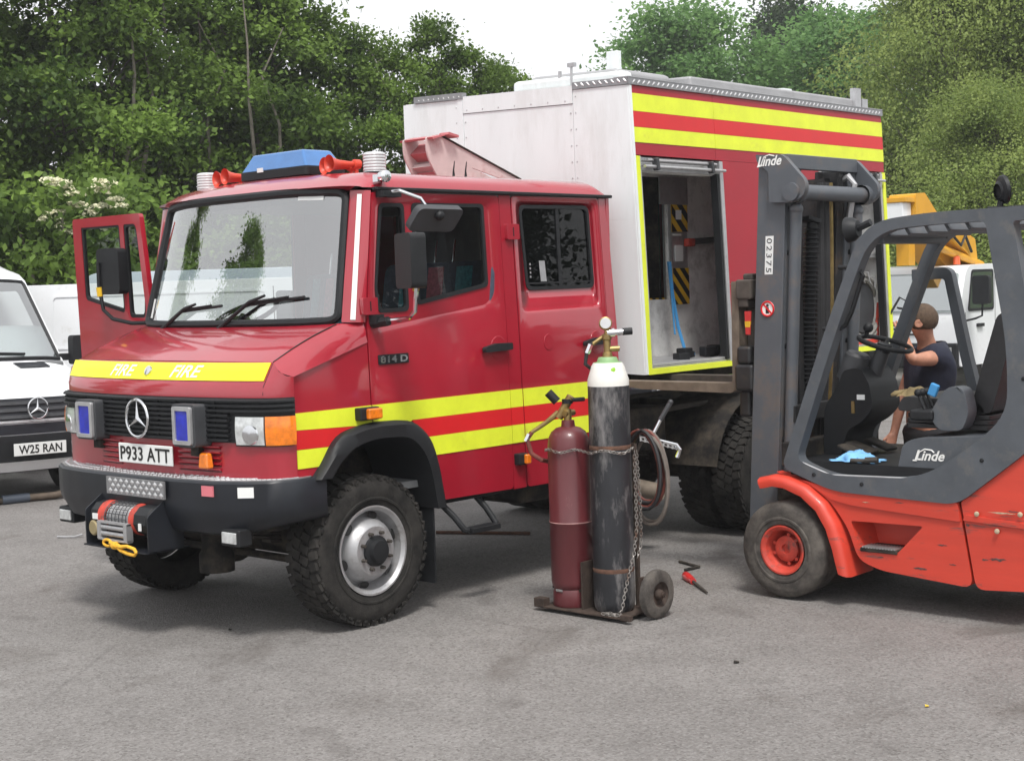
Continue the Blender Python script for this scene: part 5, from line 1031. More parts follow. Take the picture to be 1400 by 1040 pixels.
b = MB(); b.obox((2.10, -2.29, 1.08), (.16, .14, .06)); b.build('lever_box', BLK, se, bevel=.015)
b = MB(); b.obox((2.09, -2.335, 1.215), (.03, .05, .07), (1, 0, 0), (0, 1, .4)); b.build('belt_buckle', BSTRAP, se, bevel=.008)
# lamps
b = MB(); b.lathe([(0, .001), (0, .045), (.03, .066), (.065, .072), (.07, .06), (.07, .001)], (1.93, -1.985, 2.11), (-.1, 1, -.1), 24); b.tube([(1.93, -2.06, 2.14), (1.93, -2.02, 2.125), (1.93, -1.98, 2.11)], .02, 8); b.build('work_lamp', BLK, FL)
b = MB(); b.tube([(2.0, -2.76, 2.16), (2.0, -2.77, 2.21)], .018, 8); b.tube([(1.95, -2.72, 2.175), (2.05, -2.88, 2.175)], .01, 6); b.lathe([(0, .001), (0, .06), (.01, .074), (.028, .076), (.03, .066), (.03, .001)], (2.0, -2.765, 2.268), (.72, -.68, .12), 24); b.lathe([(0, .001), (.002, .055), (.015, .04)], (2.0, -2.765, 2.262), (-.8, .62, -.1), 20); b.build('rear_lamp', BLK, FL)

# ---------------------------------------------------------------- gas bottle trolley, bottles, hoses, chain
TR = thing('bottle_trolley', 'rusty two-wheeled trolley carrying the two gas cylinders', 'trolley', (1.02, -.78, 0))
b = MB(); b.box((.845, -1.06, .022), (1.17, -.46, .032)); b.box((.845, -.50, .022), (.90, -.425, .075)); b.box((.845, -1.115, .018), (.88, -1.05, .05)); b.build('toe_plate', RUSTD, TR, bevel=.003)
b = MB(); b.box((.90, -.745, .03), (1.12, -.735, .30)); b.build('divider', RUSTD, TR)
for y in (-.93, -.56): b = MB(); b.tube([(1.17, y, .03), (1.17, y, .95)], .015, 8); b.build('upright', RUSTD, TR)
for z in (.35, .93): b = MB(); b.obox((1.155, -.745, z), (.012, .40, .05)); b.build('cross_strap', RUSTD, TR)
b = MB(); b.cyl((1.07, -1.19, .137), (1.07, -1.035, .137), .014); b.box((1.05, -1.05, .03), (1.09, -1.03, .22)); b.build('axle', RUSTD, TR)
b = MB(); b.cyl((1.17, -.56, .137), (1.17, -.48, .137), .014); b.box((1.15, -.575, .03), (1.19, -.555, .22)); b.build('axle', RUSTD, TR)
for wx_, y, s in ((1.07, -1.135, -1), (1.17, -.515, 1)):
    p = pivot('wheel', TR, (wx_, y, .137)); c = Vector((wx_, y, .137))
    b = MB(); b.lathe([(-.03, .07), (-.034, .085), (-.032, .115), (-.02, .133), (0, .137), (.02, .133), (.032, .115), (.034, .085), (.03, .07)], c, (0, s, 0), 36); b.build('tyre', RUBO, p)
    b = MB(); b.lathe([(.028, .078), (.02, .068), (.005, .06), (.005, .03), (.03, .026), (.04, .018), (.04, .001)], c, (0, s, 0), 24); b.build('rim', RUSTD, p)
    b = MB(); b.cyl(c+Vector((0, s*.036, 0)), c+Vector((0, s*.055, 0)), .012, n=6); b.build('axle_nut', CHROME, p)
GC = thing('gas_cylinder', 'shorter maroon gas cylinder with brass valve on the trolley', 'gas cylinder', (.985, -.605, .033))
c = Vector((.985, -.605, .033))
b = MB(); b.lathe([(.10, .001), (.10, .105), (.115, .117), (.14, .122), (.47, .122), (.474, .1245), (.486, .1245), (.49, .122), (.90, .122), (.955, .115), (.99, .098), (1.012, .07), (1.02, .04), (1.055, .036), (1.06, .001)], c, (0, 0, 1), 44); b.build('cylinder_body', MAROON, GC)
b = MB(); b.lathe([(0, .112), (.01, .116), (.085, .114), (.10, .108), (.10, .10), (0, .104), (0, .112)], c, (0, 0, 1), 44); b.build('foot_ring', MAROON, GC)
for k in range(5): a = .6+k*1.25; b = MB(); b.obox(c+Vector((math.cos(a)*.114, math.sin(a)*.114, .098)), (.008, .05, .014), (math.cos(a), math.sin(a), 0), (-math.sin(a), math.cos(a), 0)); b.build('drain_slot', CHROME if k == 2 else RUSTD, GC)
b = MB(); b.lathe([(.478, .1246), (.481, .126), (.484, .1246)], c, (0, 0, 1), 44); b.build('weld_band', M('pale_pink_seam', (.38, .21, .20), .6, var=.4, vs=20), GC)
vx = c+Vector((0, 0, 1.05)); b = MB(); b.cyl(vx, vx+Vector((0, 0, .07)), .022); b.cyl(vx+Vector((-.03, 0, .045)), vx+Vector((.05, .0, .045)), .018); b.cyl(vx+Vector((-.02, .05, .02)), vx+Vector((.01, -.02, .14)), .024); b.build('valve', BRASS, GC)
b = MB(); b.cyl(vx+Vector((-.02, .06, .11)), vx+Vector((-.05, .10, .165)), .026, n=10); b.cyl(vx+Vector((.0, .0, .10)), vx+Vector((0, 0, .125)), .032, n=10); b.tube([vx+Vector((0, -.0, .118)), vx+Vector((.03, -.10, .125))], .012, 8); b.build('valve_handle', BLK, GC)
b = MB(); b.tube([vx+Vector((-.02, .05, .05)), vx+Vector((-.07, .11, -.01)), vx+Vector((-.12, .17, -.06))], [.018, .013, .011], 8); b.build('regulator_arm', BRASS, GC)
b = MB(); b.tube([vx+Vector((-.12, .17, -.06)), vx+Vector((-.14, .19, -.10)), vx+Vector((-.13, .17, -.18)), vx+Vector((-.09, .13, -.22)), vx+Vector((-.0, .14, -.24))], .013, 8); b.build('feed_hose', HOSER, GC)
b = MB(); b.cyl(vx+Vector((-.13, .18, -.07)), vx+Vector((-.145, .195, -.11)), .016, n=6); b.build('hose_nut', CHROME, GC)
OX = thing('gas_cylinder', 'tall scuffed black gas cylinder with white shoulder and brass regulator on the trolley', 'gas cylinder', (1.01, -.885, .033))
c = Vector((1.01, -.885, .033))
b = MB(); b.lathe([(0, .001), (0, .10), (.02, .112), (.05, .1155), (1.275, .1155)], c, (0, 0, 1), 48); b.build('cylinder_body', OXY, OX)
for z in (.235, .93): b = MB(); b.lathe([(z-.012, .1157), (z-.006, .1172), (z+.006, .1172), (z+.012, .1157)], c, (0, 0, 1), 48); b.build('rust_band', RUST, OX)
b = MB(); b.lathe([(1.275, .1156), (1.31, .1150), (1.345, .104), (1.36, .099), (1.385, .092), (1.405, .080)], c, (0, 0, 1), 48); b.build('white_shoulder', OXYW, OX)
b = MB(); b.lathe([(1.405, .080), (1.41, .060), (1.425, .056), (1.435, .05), (1.44, .001)], c, (0, 0, 1), 32); b.build('green_collar', GREENC, OX)
b = MB(); b.lathe([(0, .016), (.002, .001)], c+Vector((-.055, -.078, 1.37)), (-.6, -.75, .3), 16); b.build('round_label', M('green_label', (.25, .50, .03), .5), OX)
vt = c+Vector((0, 0, 1.43)); b = MB(); b.lathe([(0, .03), (.03, .026), (.035, .02), (.10, .02), (.105, .026), (.13, .026), (.135, .015), (.165, .013), (.17, .001)], vt, (0, 0, 1), 18); b.cyl(vt+Vector((0, 0, .05)), vt+Vector((.05, -.045, .052)), .016); b.cyl(vt+Vector((.02, .0, .145)), vt+Vector((-.055, .06, .08)), .011); b.build('valve', BRASS, OX)
b = MB(); b.lathe([(-.02, .001), (-.02, .036), (.018, .036), (.022, .03), (.022, .001)], vt+Vector((-.01, -.0, .195)), (-.75, -.66, .1), 26); ga_ = b.build('pressure_gauge', BRASS, OX)
b = MB(); b.lathe([(.0225, .030), (.023, .001)], vt+Vector((-.01, 0, .195)), (-.75, -.66, .1), 26); b.build('dial', LENSC, ga_)
b = MB(); b.cyl(vt+Vector((.0, 0, .14)), vt+Vector((.07, -.065, .145)), .018); b.cyl(vt+Vector((.0, 0, .14)), vt+Vector((.03, -.03, .142)), .025); b.build('regulator', CHROME, OX)
b = MB(); b.cyl(vt+Vector((.065, -.06, .145)), vt+Vector((.105, -.095, .147)), .021, n=10); b.build('regulator_knob', BLK, OX)
b = MB(); b.tube([vt+Vector((-.055, .06, .09)), vt+Vector((-.075, .085, .04)), vt+Vector((-.08, .095, -.03)), vt+Vector((.06, .12, -.10)), vt+Vector((.14, .12, -.5))], .011, 8); b.build('feed_hose', HOSEK, OX)
b = MB(); b.cyl(vt+Vector((-.06, .068, .08)), vt+Vector((-.075, .083, .03)), .016, n=6); b.build('hose_nut', CHROME, OX)
def coil(n, r, ph, cc, ax, hz_, name, mat, lab, rad=.009):
    r = r*.86
    b = MB(); P = []
    cc = Vector(cc)
    for k in range(n*24+1):
        a = 2*PI*k/24; t = k/(n*24); q = rnd
        w = r*(1+.10*math.sin(a*.31+ph)); P.append(cc+Vector((.07*math.sin(a*.11+ph)+ax*(t-.5), math.cos(a)*w*.62-.03*t, math.sin(a)*w*hz_-abs(math.cos(a))*.02)))
    b.tube(P, rad, 7); o = b.build(name, mat); return tag(o, lab, 'hose')
coil(4, .22, .3, (1.24, -.90, .80), .06, 1.08, 'coiled_hose', HOSER, 'red welding hose coiled over the back of the bottle trolley')
coil(4, .21, 1.7, (1.27, -.91, .79), .07, 1.15, 'coiled_hose', HOSEK, 'black welding hose coiled over the back of the bottle trolley', .010)
coil(2, .25, 2.6, (1.30, -.93, .74), .05, 1.25, 'coiled_hose', HOSEG, 'grey brown hose hanging lowest behind the tall black cylinder', .011)
def chain(pts, name, lab, r=.011):
    P = [Vector(p) for p in pts]; b = MB(); L_ = [0]
    for i in range(1, len(P)): L_.append(L_[-1]+(P[i]-P[i-1]).length)
    step = r*2.6; n = int(L_[-1]/step)
    for k in range(n):
        s = (k+.5)*step; i = max(j for j in range(len(P)-1) if L_[j] <= s); t = (s-L_[i])/(L_[i+1]-L_[i]); c = P[i].lerp(P[i+1], t); d = (P[i+1]-P[i]).normalized(); u = d.orthogonal().normalized(); w = d.cross(u)
        if k % 2: u, w = w, u
        b.tube([c+d*math.cos(a)*r*1.9+u*math.sin(a)*r for a in lin(0, 2*PI, 11)[:-1]], r*.32, 5, True)
    return tag(b.build(name, CHAIN), lab, 'chain')
A = []
for a in lin(2.0, 4.2, 12): A.append((.985+math.cos(a)*.133, -.605+math.sin(a)*.133, .925+.008*math.sin(a*5)))
for a in lin(2.75, 5.3, 16): A.append((1.01+math.cos(a)*.126, -.885+math.sin(a)*.128, .93+.010*math.sin(a*4)))
chain(A, 'securing_chain', 'steel chain wrapped round both gas cylinders at mid height', .0075)
chain([(1.08, -1.0, .92), (1.075, -1.005, .7), (1.07, -1.01, .5), (1.04, -1.01, .36), (.99, -1.013, .26), (.945, -1.014, .16), (.915, -1.012, .06), (.90, -1.0, .045), (.87, -1.05, .040), (.855, -1.0, .04), (.85, -.93, .042), (.87, -.96, .045), (.86, -1.06, .042)], 'hanging_chain', 'loose chain hanging down the tall black cylinder to the toe plate', .008)
chain([(1.10, -1.0, .92), (1.11, -1.01, .62), (1.10, -1.015, .40), (1.06, -1.012, .32)], 'hanging_chain', 'short rusty chain loop beside the hanging steel chain', .007)
WR_ = thing('wrench', 'chrome torch lighter bar with dark grip lying across the hose coils', 'tool', (1.33, -.98, .95))
b = MB(); b.tube([(1.262, -.905, .983), (1.40, -1.062, .925)], .010, 6); b.tube([(1.267, -.905, .960), (1.40, -1.058, .905)], .006, 6); b.build('bar', CHROME, WR_)
for k in range(9): t = k/8; p = Vector((1.265, -.905, .972)).lerp(Vector((1.40, -1.06, .915)), t); b = MB(); b.obox(p, (.012, .010, .035), (.65, -.75, 0)); b.build('rib', CHROME, WR_)
b = MB(); b.tube([(1.395, -1.055, .93), (1.405, -1.075, .90), (1.40, -1.065, .872), (1.395, -1.06, .855)], .012, 8); b.build('jaw', CHROME, WR_)
b = MB(); b.tube([(1.30, -.95, .965), (1.34, -.99, 1.07)], .011, 8); b.build('shaft', CHROME, WR_)
b = MB(); b.tube([(1.34, -.99, 1.07), (1.385, -1.03, 1.165)], .014, 8); b.ball((1.387, -1.032, 1.17), .016); b.build('grip', DARKGREY, WR_)

for o in bpy.data.objects:
    if o.parent is None and (o.name.startswith(('bottle_trolley', 'gas_cylinder', 'coiled_hose', 'securing_chain', 'hanging_chain', 'wrench'))): o.location.y -= .045
OX.scale.z = .985
# ---------------------------------------------------------------- small things on the ground and on the forklift
SC = thing('screwdriver', 'red handled screwdriver lying on the asphalt', 'screwdriver', (1.9, -.85, .02))
a = Vector((2.06, -.66, .022)); e = Vector((1.73, -1.06, .012)); d = (e-a).normalized()
b = MB(); b.lathe([(0, .001), (0, .018), (.02, .027), (.07, .028), (.14, .024), (.165, .017), (.18, .022), (.20, .019), (.20, .001)], a, d, 12); b.build('handle', M('red_plastic', (.55, .03, .03), .35, coat=.4), SC)
b = MB(); b.tube([a+d*.20, a+d*.45, a+d*.51], [.010, .008, .005], 8); b.build('blade', SPRING, SC)
b = MB(); b.tube([(2.46, -.33, .01), (2.37, -.55, .012), (2.24, -.53, .01)], .010, 6); tag(b.build('bent_wire', CHAS), 'dark bent wire lying on the asphalt beyond the screwdriver', 'wire')
b = MB(); b.tube([(2.44, 1.92, .012), (2.78, 1.27, .012)], .014, 6); tag(b.build('rod', RUST), 'thin rusty rod lying on the asphalt under the fire engine', 'rod')
b = MB(); b.tube([(.72, 4.42, .01), (.76, 4.36, .008), (.80, 4.30, .008), (.86, 4.28, .02)], .009, 5); tag(b.build('cable_tie', ALU), 'curled pale strip lying on the asphalt left of the winch', 'litter')
HP = thing('exhaust_hose', 'brown hose with dark blue cuff lying on the asphalt before the white van', 'hose', (1.6, 6.55, .03))
b = MB(); b.tube([(.6, 6.95, .035), (1.2, 6.72, .035), (1.55, 6.62, .035)], .032, 10); b.build('dark_hose', CHAS, HP)
b = MB(); b.tube([(1.48, 6.64, .042), (1.72, 6.58, .042)], .045, 12); b.build('cuff', M('blue_grey_cuff', (.06, .075, .10), .5), HP)
b = MB(); b.tube([(1.70, 6.59, .04), (1.95, 6.50, .04), (2.08, 6.49, .06), (2.16, 6.50, .09)], .034, 10); b.build('brown_hose', M('brown_hose', (.10, .075, .055), .7, var=.3, vs=14), HP)
for x, y, s, col in ((.487, -2.07, .020, CHAS), (.335, -3.146, .012, M('yellow_leaf', (.6, .42, .05), .7)), (-.498, .614, .013, CHAS)):
    b = MB(); b.add([(x, y, .006), (x+s, y+s*.6, .012), (x+2*s, y-s*.2, .007), (x+s*.9, y-s, .008)], [(0, 1, 2, 3)]); b.add([(x, y, .004), (x+s, y+s*.6, .004), (x+2*s, y-s*.2, .004), (x+s*.9, y-s, .004)], [(0, 1, 2, 3)])
    tag(b.build('debris', col), {.020: 'dark chip of debris on the open asphalt before the forklift', .012: 'tiny yellow leaf on the asphalt near the picture bottom', .013: 'tiny dark chip on the asphalt before the front wheel'}[s], 'debris')
def rag(u, v):
    r = math.hypot(u*1.25, v*1.1); h = .075*max(0, 1-r**2)**.7*(.8+.25*math.sin(u*7+v*4)*math.cos(v*6-u*3))+.012*math.sin(u*17+3*math.sin(v*6))*max(0, 1-r*.7)
    return (2.08+v*.10+.012*math.sin(u*11), -1.87-u*.145+.015*math.sin(v*9), .803+max(.004, h*.8))
b = MB(); b.grid(rag, lin(-1, 1, 34), lin(-1, 1, 26)); tag(b.build('cloth', CLOTH, sharp=180), 'crumpled light blue cloth on the forklift floor', 'cloth')
b = MB(); b.tube([(1.985, -1.88, .815), (1.985, -2.0, .818)], .012, 8); b.tube([(1.985, -1.97, .82), (2.0, -2.04, .825)], .018, 8); tag(b.build('spanner', SPRING), 'dark hand tool lying in front of the blue cloth', 'tool')
def glove(u, v):
    return (2.36+v*.07+.006*math.sin(u*8), -2.10-u*.095, 1.158+.05*max(0, 1-abs(v)**2.2)*max(0, 1-abs(u)**3)+.004*math.sin(u*9+v*5))
b = MB(); b.grid(glove, lin(-1, 1, 20), lin(-1, 1, 14))
for k in range(4): b.tube([(2.315+k*.03, -2.03, 1.178), (2.31+k*.03, -1.99-.01*(k % 2), 1.172), (2.31+k*.032, -1.965, 1.16)], [.016, .015, .010], 7)
tag(b.build('work_glove', TAN, sharp=180), 'tan leather work glove on the forklift seat', 'glove')

# ---------------------------------------------------------------- vans
def loft_van(root, prof, hw, bulge, mat, name='body', sx=(-1, -.985, -.95, -.85, -.7, -.5, -.25, 0, .25, .5, .7, .85, .95, .985, 1)):
    """prof: (y, z, halfwidth, bulge) stations from the bumper over the roof to the tail; local front looks to -Y"""
    b = MB(); b.grid(lambda s, i: (s*prof[i][2], prof[i][0]+prof[i][3]*abs(s)**3, prof[i][1]-prof[i][4]*abs(s)**6), list(sx), list(range(len(prof)))); 
    for s in (-1, 1):
        pts = [(s*p[2], p[0]+p[3], p[1]-p[4]) for p in prof]; b.add(pts, [tuple(range(len(pts)))])
    return b.build(name, mat, root, sharp=32)
SV = thing('panel_van', 'white van with dark grille and number plate facing the camera beside the open door', 'van', (0, 0, 0))
P = [(.10, .32, .93, .30, 0), (.02, .42, .97, .32, 0), (.0, .60, .98, .32, 0), (.03, .78, .98, .32, 0), (.10, 1.0, .97, .32, .01), (.20, 1.06, .96, .34, .02), (.60, 1.18, .93, .28, .04), (1.02, 1.30, .90, .10, .03), (1.30, 1.66, .87, .10, .02), (1.66, 2.14, .82, .08, .02), (1.80, 2.24, .82, .06, .05), (2.2, 2.34, .90, .0, .12), (3.4, 2.36, .92, 0, .12), (5.6, 2.34, .92, 0, .12), (5.75, 1.6, .97, 0, 0), (5.75, .4, .97, 0, 0)]
VP_ = P
b = MB(); sxs = (-1, -.985, -.95, -.85, -.7, -.5, -.25, 0, .25, .5, .7, .85, .95, .985, 1)
for i0, i1, s0 in ((0, 8, sxs), (9, 15, sxs), (8, 9, sxs[:3]), (8, 9, sxs[-3:])):
    b.grid(lambda s, i: (s*P[i][2], P[i][0]+P[i][3]*abs(s)**3, P[i][1]-P[i][4]*abs(s)**6), list(s0), list(range(i0, i1+1)))
for s in (-1, 1):
    bd_ = [(p[0]+p[3], p[1]-p[4]) for p in P]; xw = {q: p[2] for q, p in zip([(round(a, 4), round(c, 4)) for a, c in bd_], P)}
    hole = rpoly([(1.50, 1.36), (2.75, 1.36), (2.75, 2.02), (1.98, 2.02)], .06); tv, tf = fill2d(bd_, [hole])
    b.add([(s*xw.get((round(u, 4), round(v, 4)), lerp(.925, .845, (v-1.3)/.8)), u, v) for u, v in tv], tf)
b.build('body', VANW, SV, sharp=32)
b = MB(); b.box((-.85, 1.02, 1.0), (.85, 1.5, 1.30)); b.build('dashboard', INT, SV, bevel=.03); b = MB(); b.box((-.86, 2.9, .5), (.86, 2.95, 2.2)); b.build('bulkhead', M('van_bulkhead', (.45, .46, .47), .7), SV)
for x in (-.5, .5): b = MB(); b.panel(rpoly([(x-.24, .9), (x+.24, .9), (x+.20, 1.62), (x-.20, 1.62)], .06), [], lambda u, v, d: (u, 2.1+d+.2*(v-.9), v), 0, .14); b.panel(rpoly([(x-.12, 1.64), (x+.12, 1.64), (x+.12, 1.84), (x-.12, 1.84)], .04), [], lambda u, v, d: (u, 2.26+d, v), 0, .10); b.build('seat', SEAT, SV, bevel=.03)
b = MB(); b.tube([(.45+.19*math.cos(a), 1.55+.06*math.sin(a), 1.38+.18*math.sin(a)) for a in lin(0, 2*PI, 25)[:-1]], .014, 6, True); b.build('steering_wheel', BLK, SV)
def von(s, z, pr=.012):
    i = max(k for k in range(len(P)-6) if P[k][1] <= z); t = (z-P[i][1])/(P[i+1][1]-P[i][1]); y = lerp(P[i][0], P[i+1][0], t); hw = lerp(P[i][2], P[i+1][2], t); bu = lerp(P[i][3], P[i+1][3], t); dz = lerp(P[i][4], P[i+1][4], t)
    return (s*hw, y+bu*abs(s)**3-pr, z-dz*abs(s)**6)
def vstrip(name, mat, s0, s1, z0, z1, pr=.012, t=.012, n=14, parent=SV): b = MB(); b.slab(lambda s, z, d: von(s, z, pr-d), lin(s0, s1, n), lin(z0, z1, 4), t); return b.build(name, mat, parent, sharp=60)
vstrip('lower_bumper', BLK, -.99, .99, .42, .66, .03, .03); vstrip('lower_intake', BLKP, -.62, .62, .67, .76, .008)
gg = vstrip('grille', BLKP, -.62, .62, .80, .995, .012)
for k in range(3): vstrip('slat', DARKGREY, -.60, .60, .815+k*.062, .845+k*.062, .028, .015, parent=gg)
vstrip('chrome_strip', ALU, -.66, .66, .775, .795, .02, .01)
star_badge(SV, (0, -.02, .90), .098, (1, 0, 0), (0, 0, 1), CHROME)
b = MB(); b.box((-.26, -.045, .475), (.26, -.035, .588)); vp_ = b.build('number_plate', PLATEW, SV, bevel=.003); text('W25 RAN', .43, .079, (0, -.0455, .531), (1, 0, 0), (0, 0, 1), PLATEK, vp_, depth=.002, bold=.015)
for s in (-1, 1):
    b = MB(); b.slab(lambda u, v, d: von(s*u, v, .012-d), lin(.66, .93, 6), [.80, .92, 1.0], .01); b.build('headlamp', LENSW, SV)
    b = MB(); b.slab(lambda u, v, d: von(s*u, v, .012+.0-d), lin(.30, .68, 6), [1.245, 1.29], .006); b.v = [(x, y, z+.008) for x, y, z in b.v]; b.build('bonnet_vent', BLKP, SV)
    b = MB(); b.panel(rpoly([(-.09, -.15), (.09, -.15), (.09, .15), (-.09, .15)], .04), [], lambda u, v, d: (s*1.08+u, 1.10+d, 1.40+v), 0, .10); m_ = b.build('door_mirror', BLK, SV, bevel=.025)
    b = MB(); b.obox((s*.95, 1.2, 1.33), (.2, .08, .07)); b.build('arm', BLK, m_)
    for yy in (.95, 4.5):
        p = pivot('wheel', SV, (s*.83, yy, .34)); b = MB(); b.lathe([(-.1, .2), (-.1, .30), (-.08, .335), (.08, .335), (.1, .30), (.1, .2), (.07, .19)], (s*.83, yy, .34), (s, 0, 0), 32); b.build('tyre', RUB, p); b = MB(); b.lathe([(.08, .2), (.05, .17), (.04, .001)], (s*.83, yy, .34), (s, 0, 0), 24); b.build('rim', STEEL, p)
b = MB(); b.grid(lambda s, z: von(s, z, .014), lin(-.93, .93, 18), lin(1.335, 2.11, 8)); wsv = b.build('windscreen', GLS, SV, sharp=180)
b = MB(); b.tube([von(s, z, .010) for s, z in [(k, 1.335) for k in lin(-.94, .94, 12)]+[(.94, z) for z in lin(1.4, 2.1, 6)]+[(k, 2.12) for k in lin(.92, -.92, 12)]+[(-.94, z) for z in lin(2.1, 1.4, 6)]], .02, 6, True); b.build('screen_seal', BLK, wsv)
b = MB(); b.tube([von(-.6, 1.34, .03), von(0, 1.40, .03), von(.5, 1.38, .03)], .012, 6); b.build('wiper', BLK, SV)
SV.location = (1.74, 6.42, -.02); SV.rotation_euler = (math.radians(0), math.radians(1.2), math.radians(-2.5))
RV = thing('panel_van', 'second white van parked side-on behind the open cab door', 'van', (0, 0, 0))
b = MB(); b.prism(rpoly([(-2.8, .35), (-2.85, 1.9), (-2.75, 2.04), (1.15, 2.04), (1.45, 1.98), (2.05, 1.30), (2.75, 1.12), (2.85, .85), (2.85, .35)], [.05, .1, .1, .1, .15, .1, .15, .1, .05]), 'y', -.95, .95); b.build('body', VANW, RV, bevel=.09, seg=4)
for x in (-1.9, 1.95):
    for s in (-1, 1):
        p = pivot('wheel', RV, (x, s*.84, .33)); b = MB(); b.lathe([(-.1, .2), (-.1, .3), (-.08, .33), (.08, .33), (.1, .3), (.1, .2), (.09, .19)], (x, s*.86, .33), (0, s, 0), 30); b.build('tyre', RUB, p); b = MB(); b.lathe([(.09, .2), (.05, .17), (.04, .001)], (x, s*.86, .33), (0, s, 0), 20); b.build('rim', STEEL, p)
b = MB(); b.panel(rpoly([(.45, 1.35), (1.85, 1.35), (1.42, 1.86), (.45, 1.90)], .05), [], lambda u, v, d: (u, -.955-d, v), 0, .01); b.build('cab_window', GLV, RV)
b = MB(); b.panel(rpoly([(-2.0, 1.33), (.35, 1.33), (.35, 1.92), (-2.0, 1.92)], .06), [rpoly(inset([(-2.0, 1.33), (.35, 1.33), (.35, 1.92), (-2.0, 1.92)], .02), .05)], lambda u, v, d: (u, -.955-d, v), 0, .006); b.build('side_pressing', VANW, RV)
b = MB(); b.box((-2.7, -.962, .95), (2.5, -.95, 1.0)); b.build('side_rail', VANW, RV, bevel=.005)
b = MB(); b.box((.42, -.953, .5), (.43, -.95, 1.95)); b.build('door_gap', PLATEK, RV); b = MB(); b.box((.55, -.975, 1.12), (.72, -.95, 1.16)); b.build('door_handle', BLK, RV, bevel=.006)
RV.location = (5.35, 7.85, 0); RV.rotation_euler = (0, 0, math.radians(-46))
TV = thing('estate_van', 'third pale vehicle with blue tinted windows behind the white vans', 'van', (0, 0, 0))
b = MB(); b.prism(rpoly([(-2.4, .3), (-2.4, 2.0), (-2.2, 2.2), (1.4, 2.2), (2.0, 1.4), (2.5, 1.1), (2.5, .3)], .12), 'y', -.95, .95); b.build('body', M('silver_blue_paint', (.50, .56, .62), .35, coat=.4), TV, bevel=.08, seg=3)
for x0, x1 in ((-2.2, -.75), (-.7, .55), (.6, 1.5)): b = MB(); b.panel(rpoly([(x0, 1.5), (x1+(.25 if x1 > 1 else 0), 1.5), (x1, 2.0), (x0, 2.0)], .06), [], lambda u, v, d: (u, -.955-d, v), 0, .01); b.build('side_window', M('blue_window', (.10, .15, .20), .08, coat=1), TV)
for x in (-1.5, 1.5):
    b = MB(); b.lathe([(-.1, .32), (.08, .33), (.1, .3), (.09, .19), (.05, .001)], (x, -.86, .33), (0, -1, 0), 26, True); b.build('wheel', RUB, TV)
TV.location = (7.2, 9.7, 0); TV.rotation_euler = (0, 0, math.radians(-42))
# dark car seen beneath the raised body
DC = thing('parked_car', 'dark blue car nose on beyond the fire engine chassis', 'car', (0, 0, 0))
P0 = P
P = [(.08, .30, .80, .22, 0), (.0, .42, .84, .24, 0), (.0, .62, .86, .24, 0), (.06, .80, .86, .24, 0), (.20, .96, .85, .24, .03), (1.2, 1.06, .84, .08, .04), (1.9, 1.5, .70, .05, .04), (2.3, 1.55, .68, 0, .06), (3.9, 1.5, .7, 0, .06), (4.3, .95, .84, 0, .0), (4.35, .35, .84, 0, 0)]
loft_van(DC, P, 1, 0, M('dark_blue_paint', (.010, .013, .028), .25, coat=.6))
def con(s, z, pr): 
    i = max(k for k in range(5) if P[k][1] <= z); t = (z-P[i][1])/(P[i+1][1]-P[i][1]); return (s*lerp(P[i][2], P[i+1][2], t), lerp(P[i][0], P[i+1][0], t)+lerp(P[i][3], P[i+1][3], t)*abs(s)**3-pr, z)
def cstrip(name, mat, s0, s1, z0, z1, pr=.012): b = MB(); b.slab(lambda s, z, d: con(s, z, pr-d), lin(s0, s1, 10), [z0, (z0+z1)/2, z1], .012); return b.build(name, mat, DC)
cstrip('grille', BLKP, -.5, .5, .68, .79, .01); cstrip('lower_intake', BLKP, -.6, .6, .36, .48, .012)
for s in (-1, 1): cstrip('headlamp', LENSW, s*.56, s*.80, .70, .79, .014); cstrip('indicator', LENSO, s*.82, s*.95, .68, .80, .014)
b = MB(); b.box((-.24, -.03, .62), (.28, -.022, .73)); cpl = b.build('number_plate', PLATEW, DC, bevel=.003); text('TZ', .13, .079, (.19, -.0305, .675), (1, 0, 0), (0, 0, 1), PLATEK, cpl, depth=.002, bold=.015)
for s in (-1, 1):
    for yy in (.85, 3.4): b = MB(); b.lathe([(-.1, .30), (.08, .31), (.1, .28), (.09, .19), (.05, .001)], (s*.76, yy, .31), (s, 0, 0), 26, True); b.build('wheel', RUB, DC)
b = MB(); b.grid(lambda s, t: (s*lerp(.80, .68, t), lerp(1.27, 1.88, t)+.05*abs(s)**3-.01, lerp(1.10, 1.49, t)), lin(-.95, .95, 10), lin(0, 1, 5)); b.build('windscreen', GLV, DC)
DC.location = (6.10, 3.12, 0); DC.rotation_euler = (0, 0, math.radians(-47.8))

# ---------------------------------------------------------------- crane lorry
CL = thing('crane_lorry', 'white lorry cab with yellow lifting boom beyond the forklift', 'lorry', (15.3, 4.8, 0))
X0, Y0, Y1 = 15.3, 3.8, 5.85
LW = VANW
b = MB(); b.prism(rpoly([(X0, .45), (X0-.02, 1.22), (X0+.22, 1.86), (X0+.34, 1.95), (X0+1.75, 1.97), (X0+1.80, .45)], [.03, .12, .08, .08, .05, .03]), 'y', Y0, Y1); b.build('cab', LW, CL, bevel=.05, seg=3)
def lw(y, t, d): return (lerp(X0-.015, X0+.205, t)-.012-d, y, lerp(1.26, 1.84, t))
b = MB(); b.panel(rpoly([(Y0+.10, .04), (Y1-.10, .04), (Y1-.14, .96), (Y0+.14, .96)], .06), [], lw, 0, .01); b.build('windscreen', GLS, CL); b = MB(); b.panel(rpoly([(Y0+.07, .0), (Y1-.07, .0), (Y1-.10, 1.0), (Y0+.10, 1.0)], .06), [], lw, -.008, -.002); b.build('screen_surround', M('cab_shade_glass', (.33, .38, .38), .2, coat=.6), CL)
